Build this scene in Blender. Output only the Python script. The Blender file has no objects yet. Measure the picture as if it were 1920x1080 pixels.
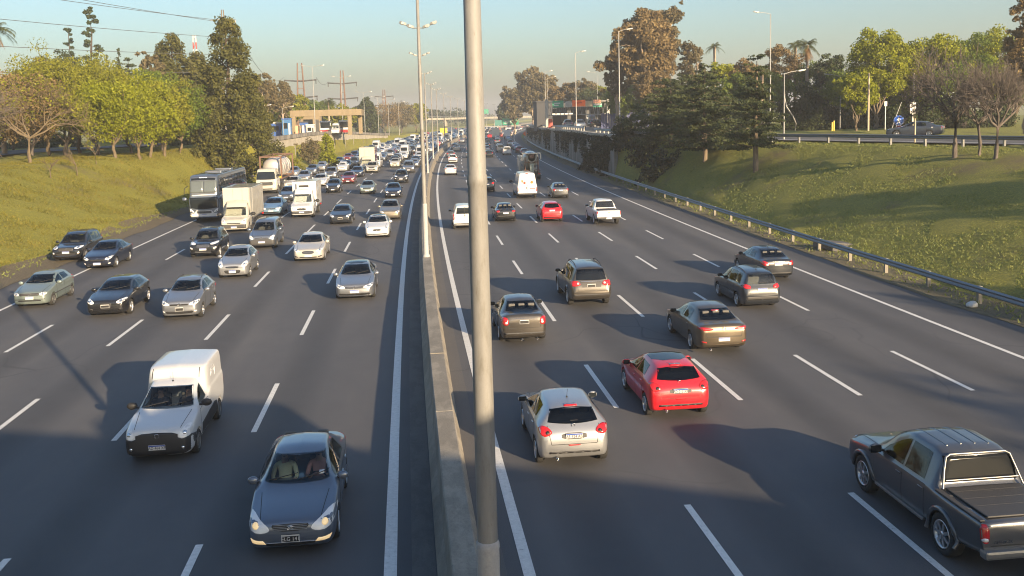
import bpy, bmesh, math, random
import numpy as np
from mathutils import Vector, Matrix
from mathutils.bvhtree import BVHTree
R = math.radians
random.seed(7)
RNG = np.random.default_rng(11)
scene = bpy.context.scene
COL = scene.collection

# ------------------------------------------------------------------ camera
CAM_H = 8.33
F_PX, PPY, PITCH, ROLL, YAW = 1810.96, 416.5, 0.11143, -0.0254, 0.11464
cam_d = bpy.data.cameras.new('camera')
cam = bpy.data.objects.new('camera', cam_d)
COL.objects.link(cam)
_cp, _sp, _cy, _sy = math.cos(PITCH), math.sin(PITCH), math.cos(YAW), math.sin(YAW)
FW = Vector((_sy*_cp, _cy*_cp, -_sp))
_r = Vector((_cy, -_sy, 0.0)); _u = _r.cross(FW)
RT = _r*math.cos(ROLL) + _u*math.sin(ROLL)
UP = -_r*math.sin(ROLL) + _u*math.cos(ROLL)
cam.matrix_world = Matrix(((RT.x, UP.x, -FW.x, 0), (RT.y, UP.y, -FW.y, 0), (RT.z, UP.z, -FW.z, CAM_H), (0, 0, 0, 1)))
cam_d.sensor_width = 36.0
cam_d.lens = F_PX/1920*36
cam_d.shift_y = -(540-PPY)/1920
cam_d.clip_start = 0.1
cam_d.clip_end = 6000
scene.camera = cam

# ------------------------------------------------------------------ light
SUN_EL = R(14.0)
TO_SUN_H = (0.454, -0.891)          # the sun stands low, behind and to the right
SUN_AZ = math.atan2(TO_SUN_H[0], TO_SUN_H[1])   # clockwise from +Y
world = bpy.data.worlds.new("World"); scene.world = world
world.use_nodes = True
wn = world.node_tree
sky = wn.nodes.new('ShaderNodeTexSky'); sky.sky_type = 'NISHITA'; sky.sun_disc = False
sky.sun_elevation = SUN_EL; sky.sun_rotation = SUN_AZ
sky.air_density = 1.2; sky.dust_density = 2.1; sky.ozone_density = 3.8; sky.altitude = 20
wn.links.new(sky.outputs[0], wn.nodes['Background'].inputs[0])
wn.nodes['Background'].inputs[1].default_value = 0.088
sun_d = bpy.data.lights.new('sun', 'SUN'); sun_d.energy = 5.0; sun_d.angle = R(0.5); sun_d.color = (1.0, 0.76, 0.48)
sun = bpy.data.objects.new('sun', sun_d); COL.objects.link(sun)
_ts = Vector((TO_SUN_H[0]*math.cos(SUN_EL), TO_SUN_H[1]*math.cos(SUN_EL), math.sin(SUN_EL)))
sun.rotation_euler = _ts.to_track_quat('Z', 'Y').to_euler()
sun.location = (60, -120, 60)
scene.view_settings.view_transform = 'Standard'
scene.view_settings.look = 'None'
scene.view_settings.exposure = 1.36
scene.view_settings.gamma = 1.0
scene.render.engine = 'CYCLES'
scene.cycles.max_bounces = 8
scene.cycles.filter_width = 1.05
scene.cycles.transparent_max_bounces = 16

# ------------------------------------------------------------------ where things stand
K = 0.00018
def s_of(z):                     # sideways shift of the bending motorway at distance z
    return K*z*z if z < 600 else K*360000 + 2*K*600*(z-600)
def head(z):
    return math.atan(2*K*min(max(z, 0), 600))
def road(u, z, h=0.0):
    return Vector((u + s_of(z), z, h))
def at(px, py, h=0.0):           # ground point seen at a pixel of the 1920x1080 photograph
    d = FW + RT*((px-960)/F_PX) - UP*((py-PPY)/F_PX)
    t = (h-CAM_H)/d.z
    return Vector((d.x*t, d.y*t, h))
def along(px, dist, h=0.0):      # point in a pixel column at a forward distance
    d = FW + RT*((px-960)/F_PX) - UP*((230-PPY)/F_PX)
    t = dist/d.y
    return Vector((d.x*t, d.y*t, h))
def height_at(py, px, dist):     # height of a pixel seen at that distance
    d = FW + RT*((px-960)/F_PX) - UP*((py-PPY)/F_PX)
    return CAM_H + d.z*dist/d.y

def smooth(a, b, x):
    t = min(1, max(0, (x-a)/(b-a))); return t*t*(3-2*t)
def lin(x, pts):
    if x <= pts[0][0]: return pts[0][1]
    for (x0, y0), (x1, y1) in zip(pts, pts[1:]):
        if x <= x1: return y0 + (y1-y0)*(x-x0)/(x1-x0)
    return pts[-1][1]
CREST_L = [(0, -36), (60, -35), (95, -33.5), (135, -27.5), (160, -24.2)]
CREST_R = [(20, 52), (62, 40.5), (80, 35.5), (90, 32), (103, 28.5), (116, 25.4), (330, 25.4)]
TOP_L = [(0, 4.6), (200, 5.0), (240, 4.6), (320, 2.4), (380, 1.2)]
TOP_R = [(0, 5.0), (160, 5.0), (250, 4.4), (330, 3.4), (420, 1.5)]
def ground_h(u, z):
    """terrain height at lateral offset u from the road axis"""
    if u < 0:
        a, b, top = -23.4, lin(z, CREST_L), lin(z, TOP_L)
        if z > 140: a = -19.9
        w = 0.0
        if z > 140:                 # strip of grass in front of the retaining wall
            r = lin(z, [(140, 2.5), (165, 1.6), (235, 0.3), (300, 0.0)])
            if u > -24.2: return r*min(1, max(0, (a-u)/(4.3)))
            return top
        if u >= a: return 0.0
        t = min(1, (a-u)/(a-b))
        return top*(t*(1.12-0.12*t) if t < 1 else 1.0) if t < 1 else top + 0.35*smooth(0, 30, b-u)
    a, b, top = 24.3, lin(z, CREST_R), lin(z, TOP_R)
    if z > 122:
        return 0.0 if u < 25.0 else top
    if u <= a: return 0.0
    t = min(1, (u-a)/(b-a))
    return top*(0.92*t + 0.08*math.sin(t*math.pi/2)) if t < 1 else top + 0.25*smooth(0, 8, u-b)
def ground_at(x, y):
    return ground_h(x - s_of(y), y)

# ------------------------------------------------------------------ object helpers
def tag(o, label=None, cat=None, group=None, kind=None):
    if label: o['label'] = label
    if cat: o['category'] = cat
    if group: o['group'] = group
    if kind: o['kind'] = kind
    return o
def empty(name, loc=(0, 0, 0), rz=0.0, label=None, cat=None, group=None):
    o = bpy.data.objects.new(name, None); COL.objects.link(o)
    o.location = loc; o.rotation_euler = (0, 0, rz); o.empty_display_size = 0.3
    return tag(o, label, cat, group)
def link(name, me, parent=None):
    o = bpy.data.objects.new(name, me); COL.objects.link(o)
    if parent: o.parent = parent
    return o
def mesh_of(name, verts, faces, mats, midx=None, smooth_=False, parent=None):
    me = bpy.data.meshes.new(name)
    me.from_pydata([tuple(v) for v in verts], [], [tuple(f) for f in faces])
    for m in (mats if isinstance(mats, (list, tuple)) else [mats]): me.materials.append(m)
    if midx is not None: me.polygons.foreach_set('material_index', midx)
    if smooth_: me.polygons.foreach_set('use_smooth', [True]*len(me.polygons))
    me.update()
    return link(name, me, parent)
def copy_tree(o, parent=None):
    c = o.copy(); COL.objects.link(c)
    if parent: c.parent = parent
    for ch in list(o.children): copy_tree(ch, c)
    return c

class MB:
    """collects primitive shapes into one mesh"""
    def __init__(s): s.v = []; s.f = []; s.m = []; s.cur = 0; s.sm = []
    def add(s, verts, faces, smooth_=False):
        b = len(s.v); s.v += [tuple(v) for v in verts]
        for f in faces: s.f.append(tuple(b+i for i in f)); s.m.append(s.cur); s.sm.append(smooth_)
        return s
    def box(s, x0, x1, y0, y1, z0, z1, mat=None, M=None, bev=0.0):
        if mat is not None: s.cur = mat
        if bev > 0:
            bm = bmesh.new(); bmesh.ops.create_cube(bm, size=1)
            for v in bm.verts: v.co = Vector(((x0+x1)/2+v.co.x*(x1-x0), (y0+y1)/2+v.co.y*(y1-y0), (z0+z1)/2+v.co.z*(z1-z0)))
            bmesh.ops.bevel(bm, geom=bm.edges[:], offset=bev, segments=2, affect='EDGES', profile=0.6)
            s.bm(bm, M); return s
        vs = [Vector((x, y, z)) for x in (x0, x1) for y in (y0, y1) for z in (z0, z1)]
        if M: vs = [M @ v for v in vs]
        return s.add(vs, [(0, 1, 3, 2), (4, 6, 7, 5), (0, 4, 5, 1), (2, 3, 7, 6), (0, 2, 6, 4), (1, 5, 7, 3)])
    def bm(s, bm, M=None, smooth_=False):
        bm.verts.index_update()
        s.add([(M @ v.co if M else v.co) for v in bm.verts], [[v.index for v in f.verts] for f in bm.faces], smooth_)
        bm.free(); return s
    def tube(s, p0, p1, r0, r1=None, n=8, mat=None, caps=True):
        if mat is not None: s.cur = mat
        r1 = r0 if r1 is None else r1
        p0 = Vector(p0); p1 = Vector(p1); d = (p1-p0)
        if d.length < 1e-6: return s
        q = d.to_track_quat('Z', 'Y').to_matrix()
        ring = [Vector((math.cos(2*math.pi*i/n), math.sin(2*math.pi*i/n), 0)) for i in range(n)]
        vs = [p0 + q @ (c*r0) for c in ring] + [p1 + q @ (c*r1) for c in ring]
        s.add(vs, [(i, (i+1) % n, n+(i+1) % n, n+i) for i in range(n)], True)
        if caps: s.add(vs[:n], [tuple(range(n))[::-1]]); s.add(vs[n:], [tuple(range(n))])
        return s
    def path(s, pts, rad, n=6, mat=None):
        if mat is not None: s.cur = mat
        pts = [Vector(p) for p in pts]
        rs = rad if isinstance(rad, (list, tuple)) else [rad]*len(pts)
        vs = []
        for i, p in enumerate(pts):
            d = (pts[min(i+1, len(pts)-1)] - pts[max(i-1, 0)])
            q = d.to_track_quat('Z', 'Y').to_matrix()
            vs += [p + q @ Vector((math.cos(2*math.pi*k/n)*rs[i], math.sin(2*math.pi*k/n)*rs[i], 0)) for k in range(n)]
        fs = [(i*n+k, i*n+(k+1) % n, (i+1)*n+(k+1) % n, (i+1)*n+k) for i in range(len(pts)-1) for k in range(n)]
        s.add(vs, fs, True)
        s.add(vs[:n], [tuple(range(n))[::-1]]); s.add(vs[-n:], [tuple(range(n))])
        return s
    def lathe(s, prof, n=24, axis='z', mat=None, M=None, smooth_=True):
        if mat is not None: s.cur = mat
        vs = []
        for r, h in prof:
            for i in range(n):
                a = 2*math.pi*i/n; c, d = r*math.cos(a), r*math.sin(a)
                v = Vector((c, d, h)) if axis == 'z' else (Vector((c, h, d)) if axis == 'y' else Vector((h, c, d)))
                vs.append(M @ v if M else v)
        fs = [(k*n+i, k*n+(i+1) % n, (k+1)*n+(i+1) % n, (k+1)*n+i) for k in range(len(prof)-1) for i in range(n)]
        return s.add(vs, fs, smooth_)
    def prism(s, poly, d0, d1, ax='y', mat=None, M=None):
        """polygon in the two other axes, extruded along ax"""
        if mat is not None: s.cur = mat
        def mk(a, b, d): return Vector((a, d, b)) if ax == 'y' else (Vector((d, a, b)) if ax == 'x' else Vector((a, b, d)))
        n = len(poly); vs = [mk(a, b, d0) for a, b in poly] + [mk(a, b, d1) for a, b in poly]
        if M: vs = [M @ v for v in vs]
        return s.add(vs, [tuple(range(n)), tuple(range(2*n-1, n-1, -1))] + [(i, n+i, n+(i+1) % n, (i+1) % n) for i in range(n)])
    def ring(s, c, r, t, ax='x', n=20, mat=None, sq=1.0):
        """thin torus"""
        if mat is not None: s.cur = mat
        pts = []
        for i in range(n+1):
            a = 2*math.pi*i/n
            q = (r*math.cos(a), r*math.sin(a)*sq)
            pts.append(Vector(c) + (Vector((0, q[0], q[1])) if ax == 'x' else Vector((q[0], 0, q[1]))))
        return s.path(pts, t, 5)
    def build(s, name, mats, parent=None, fix=True):
        o = mesh_of(name, s.v, s.f, mats, s.m, False, parent)
        o.data.polygons.foreach_set('use_smooth', s.sm)
        if fix:
            bm = bmesh.new(); bm.from_mesh(o.data); bmesh.ops.recalc_face_normals(bm, faces=bm.faces[:]); bm.to_mesh(o.data); bm.free()
        return o
# ------------------------------------------------------------------ materials
MATS = {}
def mat(name, color=(.5, .5, .5), rough=.6, metal=0.0, coat=0.0, emit=None, estr=0.0, spec=.5):
    if name in MATS: return MATS[name]
    m = bpy.data.materials.new(name); m.use_nodes = True
    b = m.node_tree.nodes['Principled BSDF']
    b.inputs['Base Color'].default_value = (*color, 1); b.inputs['Roughness'].default_value = rough
    b.inputs['Metallic'].default_value = metal; b.inputs['Coat Weight'].default_value = coat
    b.inputs['Coat Roughness'].default_value = .04; b.inputs['Specular IOR Level'].default_value = spec
    if emit: b.inputs['Emission Color'].default_value = (*emit, 1); b.inputs['Emission Strength'].default_value = estr
    MATS[name] = m; return m
class NT:
    def __init__(s, m): s.m = m; s.t = m.node_tree; s.b = s.t.nodes['Principled BSDF']
    def n(s, kind, **kw):
        nd = s.t.nodes.new('ShaderNode'+kind)
        for k, v in kw.items():
            if k in nd.inputs: nd.inputs[k].default_value = v
            else: setattr(nd, k, v)
        return nd
    def l(s, a, b): s.t.links.new(a, b)
    def coord(s, out='Object', scale=(1, 1, 1)):
        tc = s.n('TexCoord'); mp = s.n('Mapping'); mp.inputs['Scale'].default_value = scale
        s.l(tc.outputs[out], mp.inputs[0]); return mp.outputs[0]
    def noise(s, vec, scale, detail=4, rough=.6):
        nd = s.n('TexNoise'); nd.inputs['Scale'].default_value = scale; nd.inputs['Detail'].default_value = detail
        nd.inputs['Roughness'].default_value = rough; s.l(vec, nd.inputs['Vector']); return nd.outputs['Fac']
    def ramp(s, fac, stops):
        r = s.n('ValToRGB'); e = r.color_ramp.elements
        e[0].position = stops[0][0]; e[0].color = (*stops[0][1], 1); e[1].position = stops[-1][0]; e[1].color = (*stops[-1][1], 1)
        for p, c in stops[1:-1]:
            q = e.new(p); q.color = (*c, 1)
        s.l(fac, r.inputs[0]); return r.outputs[0]
    def mix(s, fac, a, b, blend='MIX'):
        nd = s.n('Mix', data_type='RGBA', blend_type=blend)
        for sock, v in ((nd.inputs[0], fac), (nd.inputs[6], a), (nd.inputs[7], b)):
            if hasattr(v, 'is_output'): s.l(v, sock)
            elif isinstance(v, tuple): sock.default_value = (*v, 1)
            else: sock.default_value = v
        return nd.outputs[2]
    def math(s, op, a, b=0.0):
        nd = s.n('Math', operation=op)
        for sock, v in ((nd.inputs[0], a), (nd.inputs[1], b)):
            if hasattr(v, 'is_output'): s.l(v, sock)
            else: sock.default_value = v
        return nd.outputs[0]
    def color(s, c): s.l(c, s.b.inputs['Base Color'])
    def bump(s, h, strength=.4, dist=.02):
        bp = s.n('Bump'); bp.inputs['Strength'].default_value = strength; bp.inputs['Distance'].default_value = dist
        s.l(h, bp.inputs['Height']); s.l(bp.outputs[0], s.b.inputs['Normal'])

def paint(name, color, metal=.35, rough=.32):
    if name in MATS: return MATS[name]
    m = mat(name, color, rough, metal, coat=.9); t = NT(m)
    v = t.coord('Object'); d = t.noise(v, 3.0, 5); g = t.math('MULTIPLY', d, .25)
    t.color(t.mix(g, color, tuple(c*.72+.03 for c in color)))      # road film
    return m
def glass(name, tint, refl=1.0):
    m = bpy.data.materials.new(name); m.use_nodes = True; MATS[name] = m
    nt = m.node_tree; nt.nodes.remove(nt.nodes['Principled BSDF'])
    tr = nt.nodes.new('ShaderNodeBsdfTransparent'); tr.inputs[0].default_value = (*tint, 1)
    gl = nt.nodes.new('ShaderNodeBsdfGlossy'); gl.inputs['Roughness'].default_value = .02; gl.inputs[0].default_value = (refl, refl, refl, 1)
    fr = nt.nodes.new('ShaderNodeFresnel'); fr.inputs[0].default_value = 1.5
    mx = nt.nodes.new('ShaderNodeMixShader')
    nt.links.new(fr.outputs[0], mx.inputs[0]); nt.links.new(tr.outputs[0], mx.inputs[1]); nt.links.new(gl.outputs[0], mx.inputs[2])
    nt.links.new(mx.outputs[0], nt.nodes['Material Output'].inputs[0]); return m

M_GLASS = glass('window_glass', (.80, .84, .82))
M_TINT = glass('tinted_glass', (.10, .115, .115))
M_DGLASS = mat('dark_glass', (.012, .016, .02), .015, 0, 0, spec=.42)
M_PRIV = mat('privacy_glass', (.012, .014, .017), .10, spec=.07)
M_BLACK = mat('black_plastic', (.018, .018, .02), .55)
M_TRIM = mat('grey_trim', (.05, .05, .052), .6)
M_DARKIN = mat('cabin_lining', (.12, .118, .112), .8)
M_SEAT = mat('seat_fabric', (.10, .097, .092), .9)
M_TYRE = mat('tyre_rubber', (.022, .022, .022), .85)
M_RIM = mat('alloy_rim', (.55, .55, .56), .3, .9)
M_STEEL = mat('steel_wheel', (.16, .16, .16), .5, .6)
M_HEAD = mat('headlamp_lens', (.70, .71, .72), .2, .0, 1.0)
M_REFL = mat('lamp_reflector', (.80, .80, .78), .12, .9, 0.6)
M_LIT = mat('lit_headlamp', (.7, .55, .3), .2, emit=(1.0, .70, .36), estr=.22)
M_LITW = mat('lit_white_headlamp', (.9, .9, .9), .2, emit=(1.0, .93, .80), estr=.9)
M_RED = mat('tail_lamp_lens', (.42, .012, .014), .12, 0, 1.0)
M_REDLIT = mat('lit_brake_lamp', (.5, .01, .01), .2, emit=(1.0, .05, .03), estr=.8)
M_AMBER = mat('amber_lens', (.75, .22, .02), .15, 0, 1.0)
M_CLEAR = mat('clear_lens', (.72, .70, .68), .12, .1, 1.0)
M_CHROME = mat('chrome', (.55, .55, .57), .18, 1.0)
M_PLATEW = mat('plate_white', (.55, .55, .54), .5)
M_PLATEB = mat('plate_black', (.02, .02, .022), .5)
M_INK = mat('plate_ink', (.03, .03, .04), .6)
M_BLUE = mat('plate_blue', (.03, .08, .35), .5)
M_SILVERP = mat('painted_silver_trim', (.24, .24, .24), .4, .7)

# paints
PAINT = {k: paint(k+'_paint', c, me, ro) for k, c, me, ro in (
    ('white', (.56, .57, .58), .0, .35), ('cream', (.46, .44, .38), .0, .4), ('silver', (.27, .285, .31), .7, .36),
    ('bright_silver', (.37, .38, .395), .65, .34), ('dark_grey', (.15, .175, .22), .6, .3), ('grey', (.17, .175, .18), .6, .33), ('gunmetal', (.10, .105, .115), .55, .32), ('charcoal', (.020, .024, .032), .25, .3),
    ('black', (.012, .013, .016), .2, .25), ('navy', (.014, .02, .042), .4, .28), ('red', (.56, .012, .022), .1, .28),
    ('dark_red', (.16, .012, .016), .2, .3), ('bronze', (.135, .108, .075), .7, .34), ('brown', (.085, .076, .066), .6, .33),
    ('pale_green', (.20, .245, .23), .4, .42), ('blue', (.05, .10, .24), .4, .3), ('slate', (.07, .085, .11), .5, .3),
    ('blue_grey', (.15, .18, .23), .6, .34), ('beige', (.26, .23, .18), .6, .36), ('pearl', (.44, .42, .38), .15, .35),
    ('orange', (.65, .16, .03), .0, .4), ('yellow', (.70, .48, .03), .0, .45), ('light_blue', (.20, .33, .46), .5, .35))}

# setting
def asphalt(name, base, warm):
    m = mat(name, base, .82); t = NT(m); uv = t.coord('UV')
    big = t.noise(t.coord('UV', (.35, .045, 1)), 1.0, 5, .65)      # long streaks along the lanes
    med = t.noise(t.coord('UV', (.9, .6, 1)), 1.0, 6, .7)
    fin = t.noise(uv, 40, 3, .7)
    c = t.ramp(big, [(.30, tuple(x*.66 for x in base)), (.52, base), (.70, tuple(x*1.34 for x in warm))])
    c = t.mix(.35, c, t.ramp(med, [(.3, tuple(x*.75 for x in base)), (.7, tuple(x*1.25 for x in warm))]))
    c = t.mix(.28, c, t.ramp(fin, [(.3, tuple(x*.55 for x in base)), (.7, tuple(x*1.6 for x in warm))]))
    # oil drip band along each lane centre, polished wheel tracks either side
    sep = t.n('SeparateXYZ'); t.l(uv, sep.inputs[0])
    ph = t.math('MULTIPLY', sep.outputs[0], 2*math.pi/3.6)
    w = t.math('COSINE', ph)
    w2 = t.math('MULTIPLY', t.math('MAXIMUM', w, 0.0), t.math('MULTIPLY', med, 1.15))
    c = t.mix(w2, c, tuple(x*.50 for x in base))
    # hairline cracks and sealed joints
    vo = t.n('TexVoronoi', feature='DISTANCE_TO_EDGE'); vo.inputs['Scale'].default_value = 1.0
    ncv = t.n('VectorMath', operation='ADD'); nz = t.n('TexNoise'); nz.inputs['Scale'].default_value = 1.3
    mp = t.coord('UV', (.16, .10, 1)); t.l(mp, nz.inputs['Vector']); t.l(mp, ncv.inputs[0]); t.l(nz.outputs['Color'], ncv.inputs[1]); t.l(ncv.outputs[0], vo.inputs['Vector'])
    cr = t.ramp(vo.outputs['Distance'], [(.002, (1, 1, 1)), (.006, (0, 0, 0))])
    crk = t.math('MULTIPLY', cr, t.ramp(t.noise(t.coord('UV', (.05, .03, 1)), 1.0, 2), [(.48, (0, 0, 0)), (.6, (.75, .75, .75))]))
    c = t.mix(crk, c, tuple(x*.35 for x in base))
    t.color(c)
    rr = t.n('MapRange'); rr.inputs[3].default_value = .62; rr.inputs[4].default_value = .9; t.l(big, rr.inputs[0]); t.l(rr.outputs[0], t.b.inputs['Roughness'])
    t.bump(fin, .35, .01); return m
M_ASPH = asphalt('asphalt', (.084, .084, .090), (.094, .092, .092))
M_ASPH2 = asphalt('worn_asphalt', (.10, .097, .095), (.12, .11, .10))
def roadpaint():
    m = mat('road_paint', (.72, .72, .70), .7); t = NT(m); v = t.coord('Object')
    n = t.noise(v, 9.0, 6, .75); c = t.ramp(n, [(.27, (.18, .18, .18)), (.38, (.58, .58, .56)), (.7, (.74, .74, .72))]); t.color(c); return m
M_LINE = roadpaint()
def concrete(name, a, b, stain=.5):
    m = mat(name, a, .85); t = NT(m); v = t.coord('Object')
    n1 = t.noise(v, .6, 6, .7); n2 = t.noise(t.coord('Object', (.9, .35, .05)), 1.6, 5, .7); n3 = t.noise(v, 22, 4, .7)
    c = t.ramp(n1, [(.3, b), (.65, a)]); c = t.mix(t.math('MULTIPLY', t.ramp(n2, [(.45, (1, 1, 1)), (.55, (0, 0, 0))]), stain), c, tuple(x*.38 for x in b))
    c = t.mix(.3, c, t.ramp(n3, [(.3, tuple(x*.6 for x in a)), (.7, tuple(x*1.25 for x in a))]))
    t.color(c); t.bump(n3, .3, .01); return m
M_BARR = concrete('barrier_concrete', (.30, .27, .22), (.19, .17, .14), .45)
M_WALL = concrete('retaining_concrete', (.30, .28, .25), (.15, .14, .125), .95)
M_WALLL = concrete('pale_concrete', (.44, .40, .33), (.34, .31, .26), .3)
M_PORTAL = concrete('tan_concrete', (.24, .19, .12), (.19, .15, .095), .2)
M_GUTTER = concrete('gutter_concrete', (.12, .115, .11), (.08, .078, .075), .4)
def grass_mat(name, cols, scale=.22):
    m = mat(name, cols[1], .9); t = NT(m); v = t.coord('Object')
    n1 = t.noise(v, scale, 5, .65); n2 = t.noise(t.coord('Object', (.7, 1.6, 1)), 2.2, 6, .75); n3 = t.noise(t.coord('Object', (1, 1, .5)), 9, 4, .75)
    c = t.ramp(n1, [(.28, cols[0]), (.5, cols[1]), (.72, cols[2])])
    sx = t.n('SeparateXYZ'); t.l(t.coord('Object', (.02, 1, 1)), sx.inputs[0]); fx = t.math('ADD', sx.outputs[0], .0); fx.node.use_clamp = True   # greener turf on the right: less dry, with the bank's shade also tinted in
    c = t.mix(t.math('MULTIPLY', fx, 1.0), c, (.21, .26, .095))
    c = t.mix(.45, c, t.ramp(n2, [(.3, cols[0]), (.7, cols[2])]))
    c = t.mix(.6, c, t.ramp(n3, [(.30, tuple(x*.35 for x in cols[0])), (.55, cols[1]), (.75, tuple(min(1, x*1.5) for x in cols[2]))]))
    # bare earth patches
    d = t.ramp(t.noise(v, .13, 6, .7), [(.55, (0, 0, 0)), (.68, (.75, .75, .75))]); c = t.mix(d, c, (.16, .12, .07))
    t.color(c); t.bump(t.mix(.45, n2, n3), 1.0, .40); return m
M_GRASS = grass_mat('meadow_grass', [(.14, .155, .014), (.25, .245, .022), (.37, .31, .042)])
M_VERGE = grass_mat('dusty_verge', [(.12, .10, .06), (.17, .14, .09), (.22, .18, .12)], .6)
M_GALV = mat('galvanised_steel', (.46, .47, .47), .42, .75)
def galv():
    t = NT(M_GALV); v = t.coord('Object'); n = t.noise(t.coord('Object', (1, 1, .25)), 5, 6, .7)
    t.color(t.ramp(n, [(.3, (.20, .19, .18)), (.55, (.30, .30, .295)), (.75, (.38, .38, .37))])); return
galv()
M_RAIL = mat('weathered_rail', (.20, .22, .24), .5, .5)
M_POST = mat('weathered_post', (.22, .20, .165), .8, .1)
M_POLE = mat('mast_paint', (.58, .56, .50), .6, .08)
def polemat():
    t = NT(M_POLE); n = t.noise(t.coord('Object', (6, 6, 1.3)), 1.0, 7, .75); n2 = t.noise(t.coord('Object', (30, 30, 12)), 1.0, 3)
    c = t.ramp(n, [(.33, (.145, .138, .122)), (.48, (.20, .196, .186)), (.7, (.235, .233, .226))])
    c = t.mix(t.ramp(n2, [(.66, (0, 0, 0)), (.76, (.5, .5, .5))]), c, (.12, .10, .08)); t.color(c)
polemat()
M_SLEEVE = concrete('shade_lightened_sleeve', (.38, .38, .38), (.31, .31, .31), .15)  # paler than the mast to offset the footbridge shade falling on it
M_WPOLE = mat('white_mast', (.30, .295, .28), .5)
M_WOOD = mat('timber_pole', (.42, .34, .24), .85)
M_WIRE = mat('cable', (.10, .10, .10), .6)
M_RUST = mat('rusty_steel', (.15, .085, .06), .75, .1)
M_LAMP = mat('lamp_housing', (.30, .30, .29), .45, .2)
M_SGREEN = mat('sign_green', (.01, .24, .14), .5); M_SORANGE = mat('sign_orange', (.90, .14, .02), .5)
M_SBLUE = mat('sign_blue', (.02, .12, .55), .5); M_SWHITE = mat('sign_white', (.5, .5, .49), .5); M_SRED = mat('sign_red', (.36, .04, .025), .5)
M_SPEACH = mat('sign_peach', (.75, .33, .2), .5); M_STAN = mat('sign_tan', (.40, .32, .2), .6)
M_SBACK = mat('sign_back', (.22, .22, .21), .6, .3)
def bark(name, a, b):
    m = mat(name, a, .9); t = NT(m); n = t.noise(t.coord('Object', (5, 5, 1.2)), 1.0, 6, .7); t.color(t.ramp(n, [(.35, b), (.65, a)])); t.bump(n, .8, .04); return m
M_BARK = bark('bark', (.20, .155, .105), (.10, .078, .055)); M_BARKD = bark('dark_bark', (.085, .062, .045), (.04, .03, .024))
M_BARKE = bark('pale_bark', (.42, .34, .26), (.24, .17, .12)); M_TWIG = bark('twig_bark', (.135, .112, .095), (.07, .058, .05)); M_TWIGY = bark('yellowish_twig', (.155, .118, .07), (.085, .065, .042))  # M_TWIGY is a yellower brown than M_TWIG
def leaf(name, a, b, c, trans=.35):
    m = bpy.data.materials.new(name); m.use_nodes = True; MATS[name] = m; t = NT(m)
    oi = t.n('ObjectInfo'); v = t.coord('Object'); n = t.noise(v, .55, 3, .6); n2 = t.noise(v, 7, 2)
    col = t.ramp(n, [(.32, a), (.5, b), (.68, c)]); col = t.mix(.4, col, t.ramp(n2, [(.3, a), (.7, c)]))
    t.color(col); t.b.inputs['Roughness'].default_value = .6; t.b.inputs['Specular IOR Level'].default_value = .25
    tl = t.n('BsdfTranslucent'); t.l(col, tl.inputs[0]); mx = t.n('MixShader'); mx.inputs[0].default_value = trans
    t.l(t.b.outputs[0], mx.inputs[1]); t.l(tl.outputs[0], mx.inputs[2]); t.l(mx.outputs[0], t.t.nodes['Material Output'].inputs[0]); return m
L_OLIVE = leaf('olive_leaves', (.115, .125, .012), (.195, .205, .016), (.28, .275, .028))
L_SPRING = leaf('spring_leaves', (.13, .155, .007), (.21, .235, .009), (.30, .31, .02))
L_GREEN = leaf('green_leaves', (.065, .10, .014), (.115, .165, .02), (.18, .23, .035))
L_DARK = leaf('dark_leaves', (.022, .034, .012), (.042, .060, .02), (.075, .092, .03), .25)
L_CEDAR = leaf('cedar_needles', (.024, .038, .017), (.050, .070, .028), (.095, .11, .042), .2)
L_CASU = leaf('casuarina_needles', (.045, .052, .012), (.082, .085, .018), (.135, .125, .03), .25)
L_EUC = leaf('eucalyptus_leaves', (.075, .07, .032), (.13, .11, .055), (.20, .155, .08), .25)
L_RUST = leaf('rusty_leaves', (.11, .08, .036), (.19, .135, .06), (.25, .185, .085), .25)
L_PALM = leaf('palm_fronds', (.04, .06, .018), (.075, .09, .03), (.12, .125, .05), .2)
L_DEAD = leaf('dead_fronds', (.16, .09, .035), (.24, .14, .06), (.3, .19, .09), .2)
L_IVY = leaf('ivy_leaves', (.010, .016, .008), (.022, .030, .012), (.04, .05, .018), .15)
# ------------------------------------------------------------------ vehicles
def pchip(kn):
    x = np.array([k[0] for k in kn], float); y = np.array([k[1] for k in kn], float)
    if len(x) == 1: return lambda q: np.full_like(np.asarray(q, float), y[0])
    h = np.diff(x); d = np.diff(y)/h; m = np.zeros(len(x))
    for i in range(1, len(x)-1):
        if d[i-1]*d[i] > 0:
            w1, w2 = 2*h[i]+h[i-1], h[i]+2*h[i-1]; m[i] = (w1+w2)/(w1/d[i-1]+w2/d[i])
    m[0] = d[0]; m[-1] = d[-1]
    def f(q):
        q = np.clip(np.asarray(q, float), x[0], x[-1]); i = np.clip(np.searchsorted(x, q)-1, 0, len(x)-2)
        t = (q-x[i])/h[i]; t2 = t*t; t3 = t2*t
        return (2*t3-3*t2+1)*y[i]+(t3-2*t2+t)*h[i]*m[i]+(-2*t3+3*t2)*y[i+1]+(t3-t2)*h[i]*m[i+1]
    return f
def chaikin(p, it, closed=False):
    p = [tuple(a) for a in p]
    for _ in range(it):
        q = []
        n = len(p); rng = range(n if closed else n-1)
        if not closed: q.append(p[0])
        for i in rng:
            a, b = p[i], p[(i+1) % n]
            q.append(tuple(.75*u+.25*v for u, v in zip(a, b))); q.append(tuple(.25*u+.75*v for u, v in zip(a, b)))
        if not closed: q.append(p[-1])
        p = q
    return p
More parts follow.
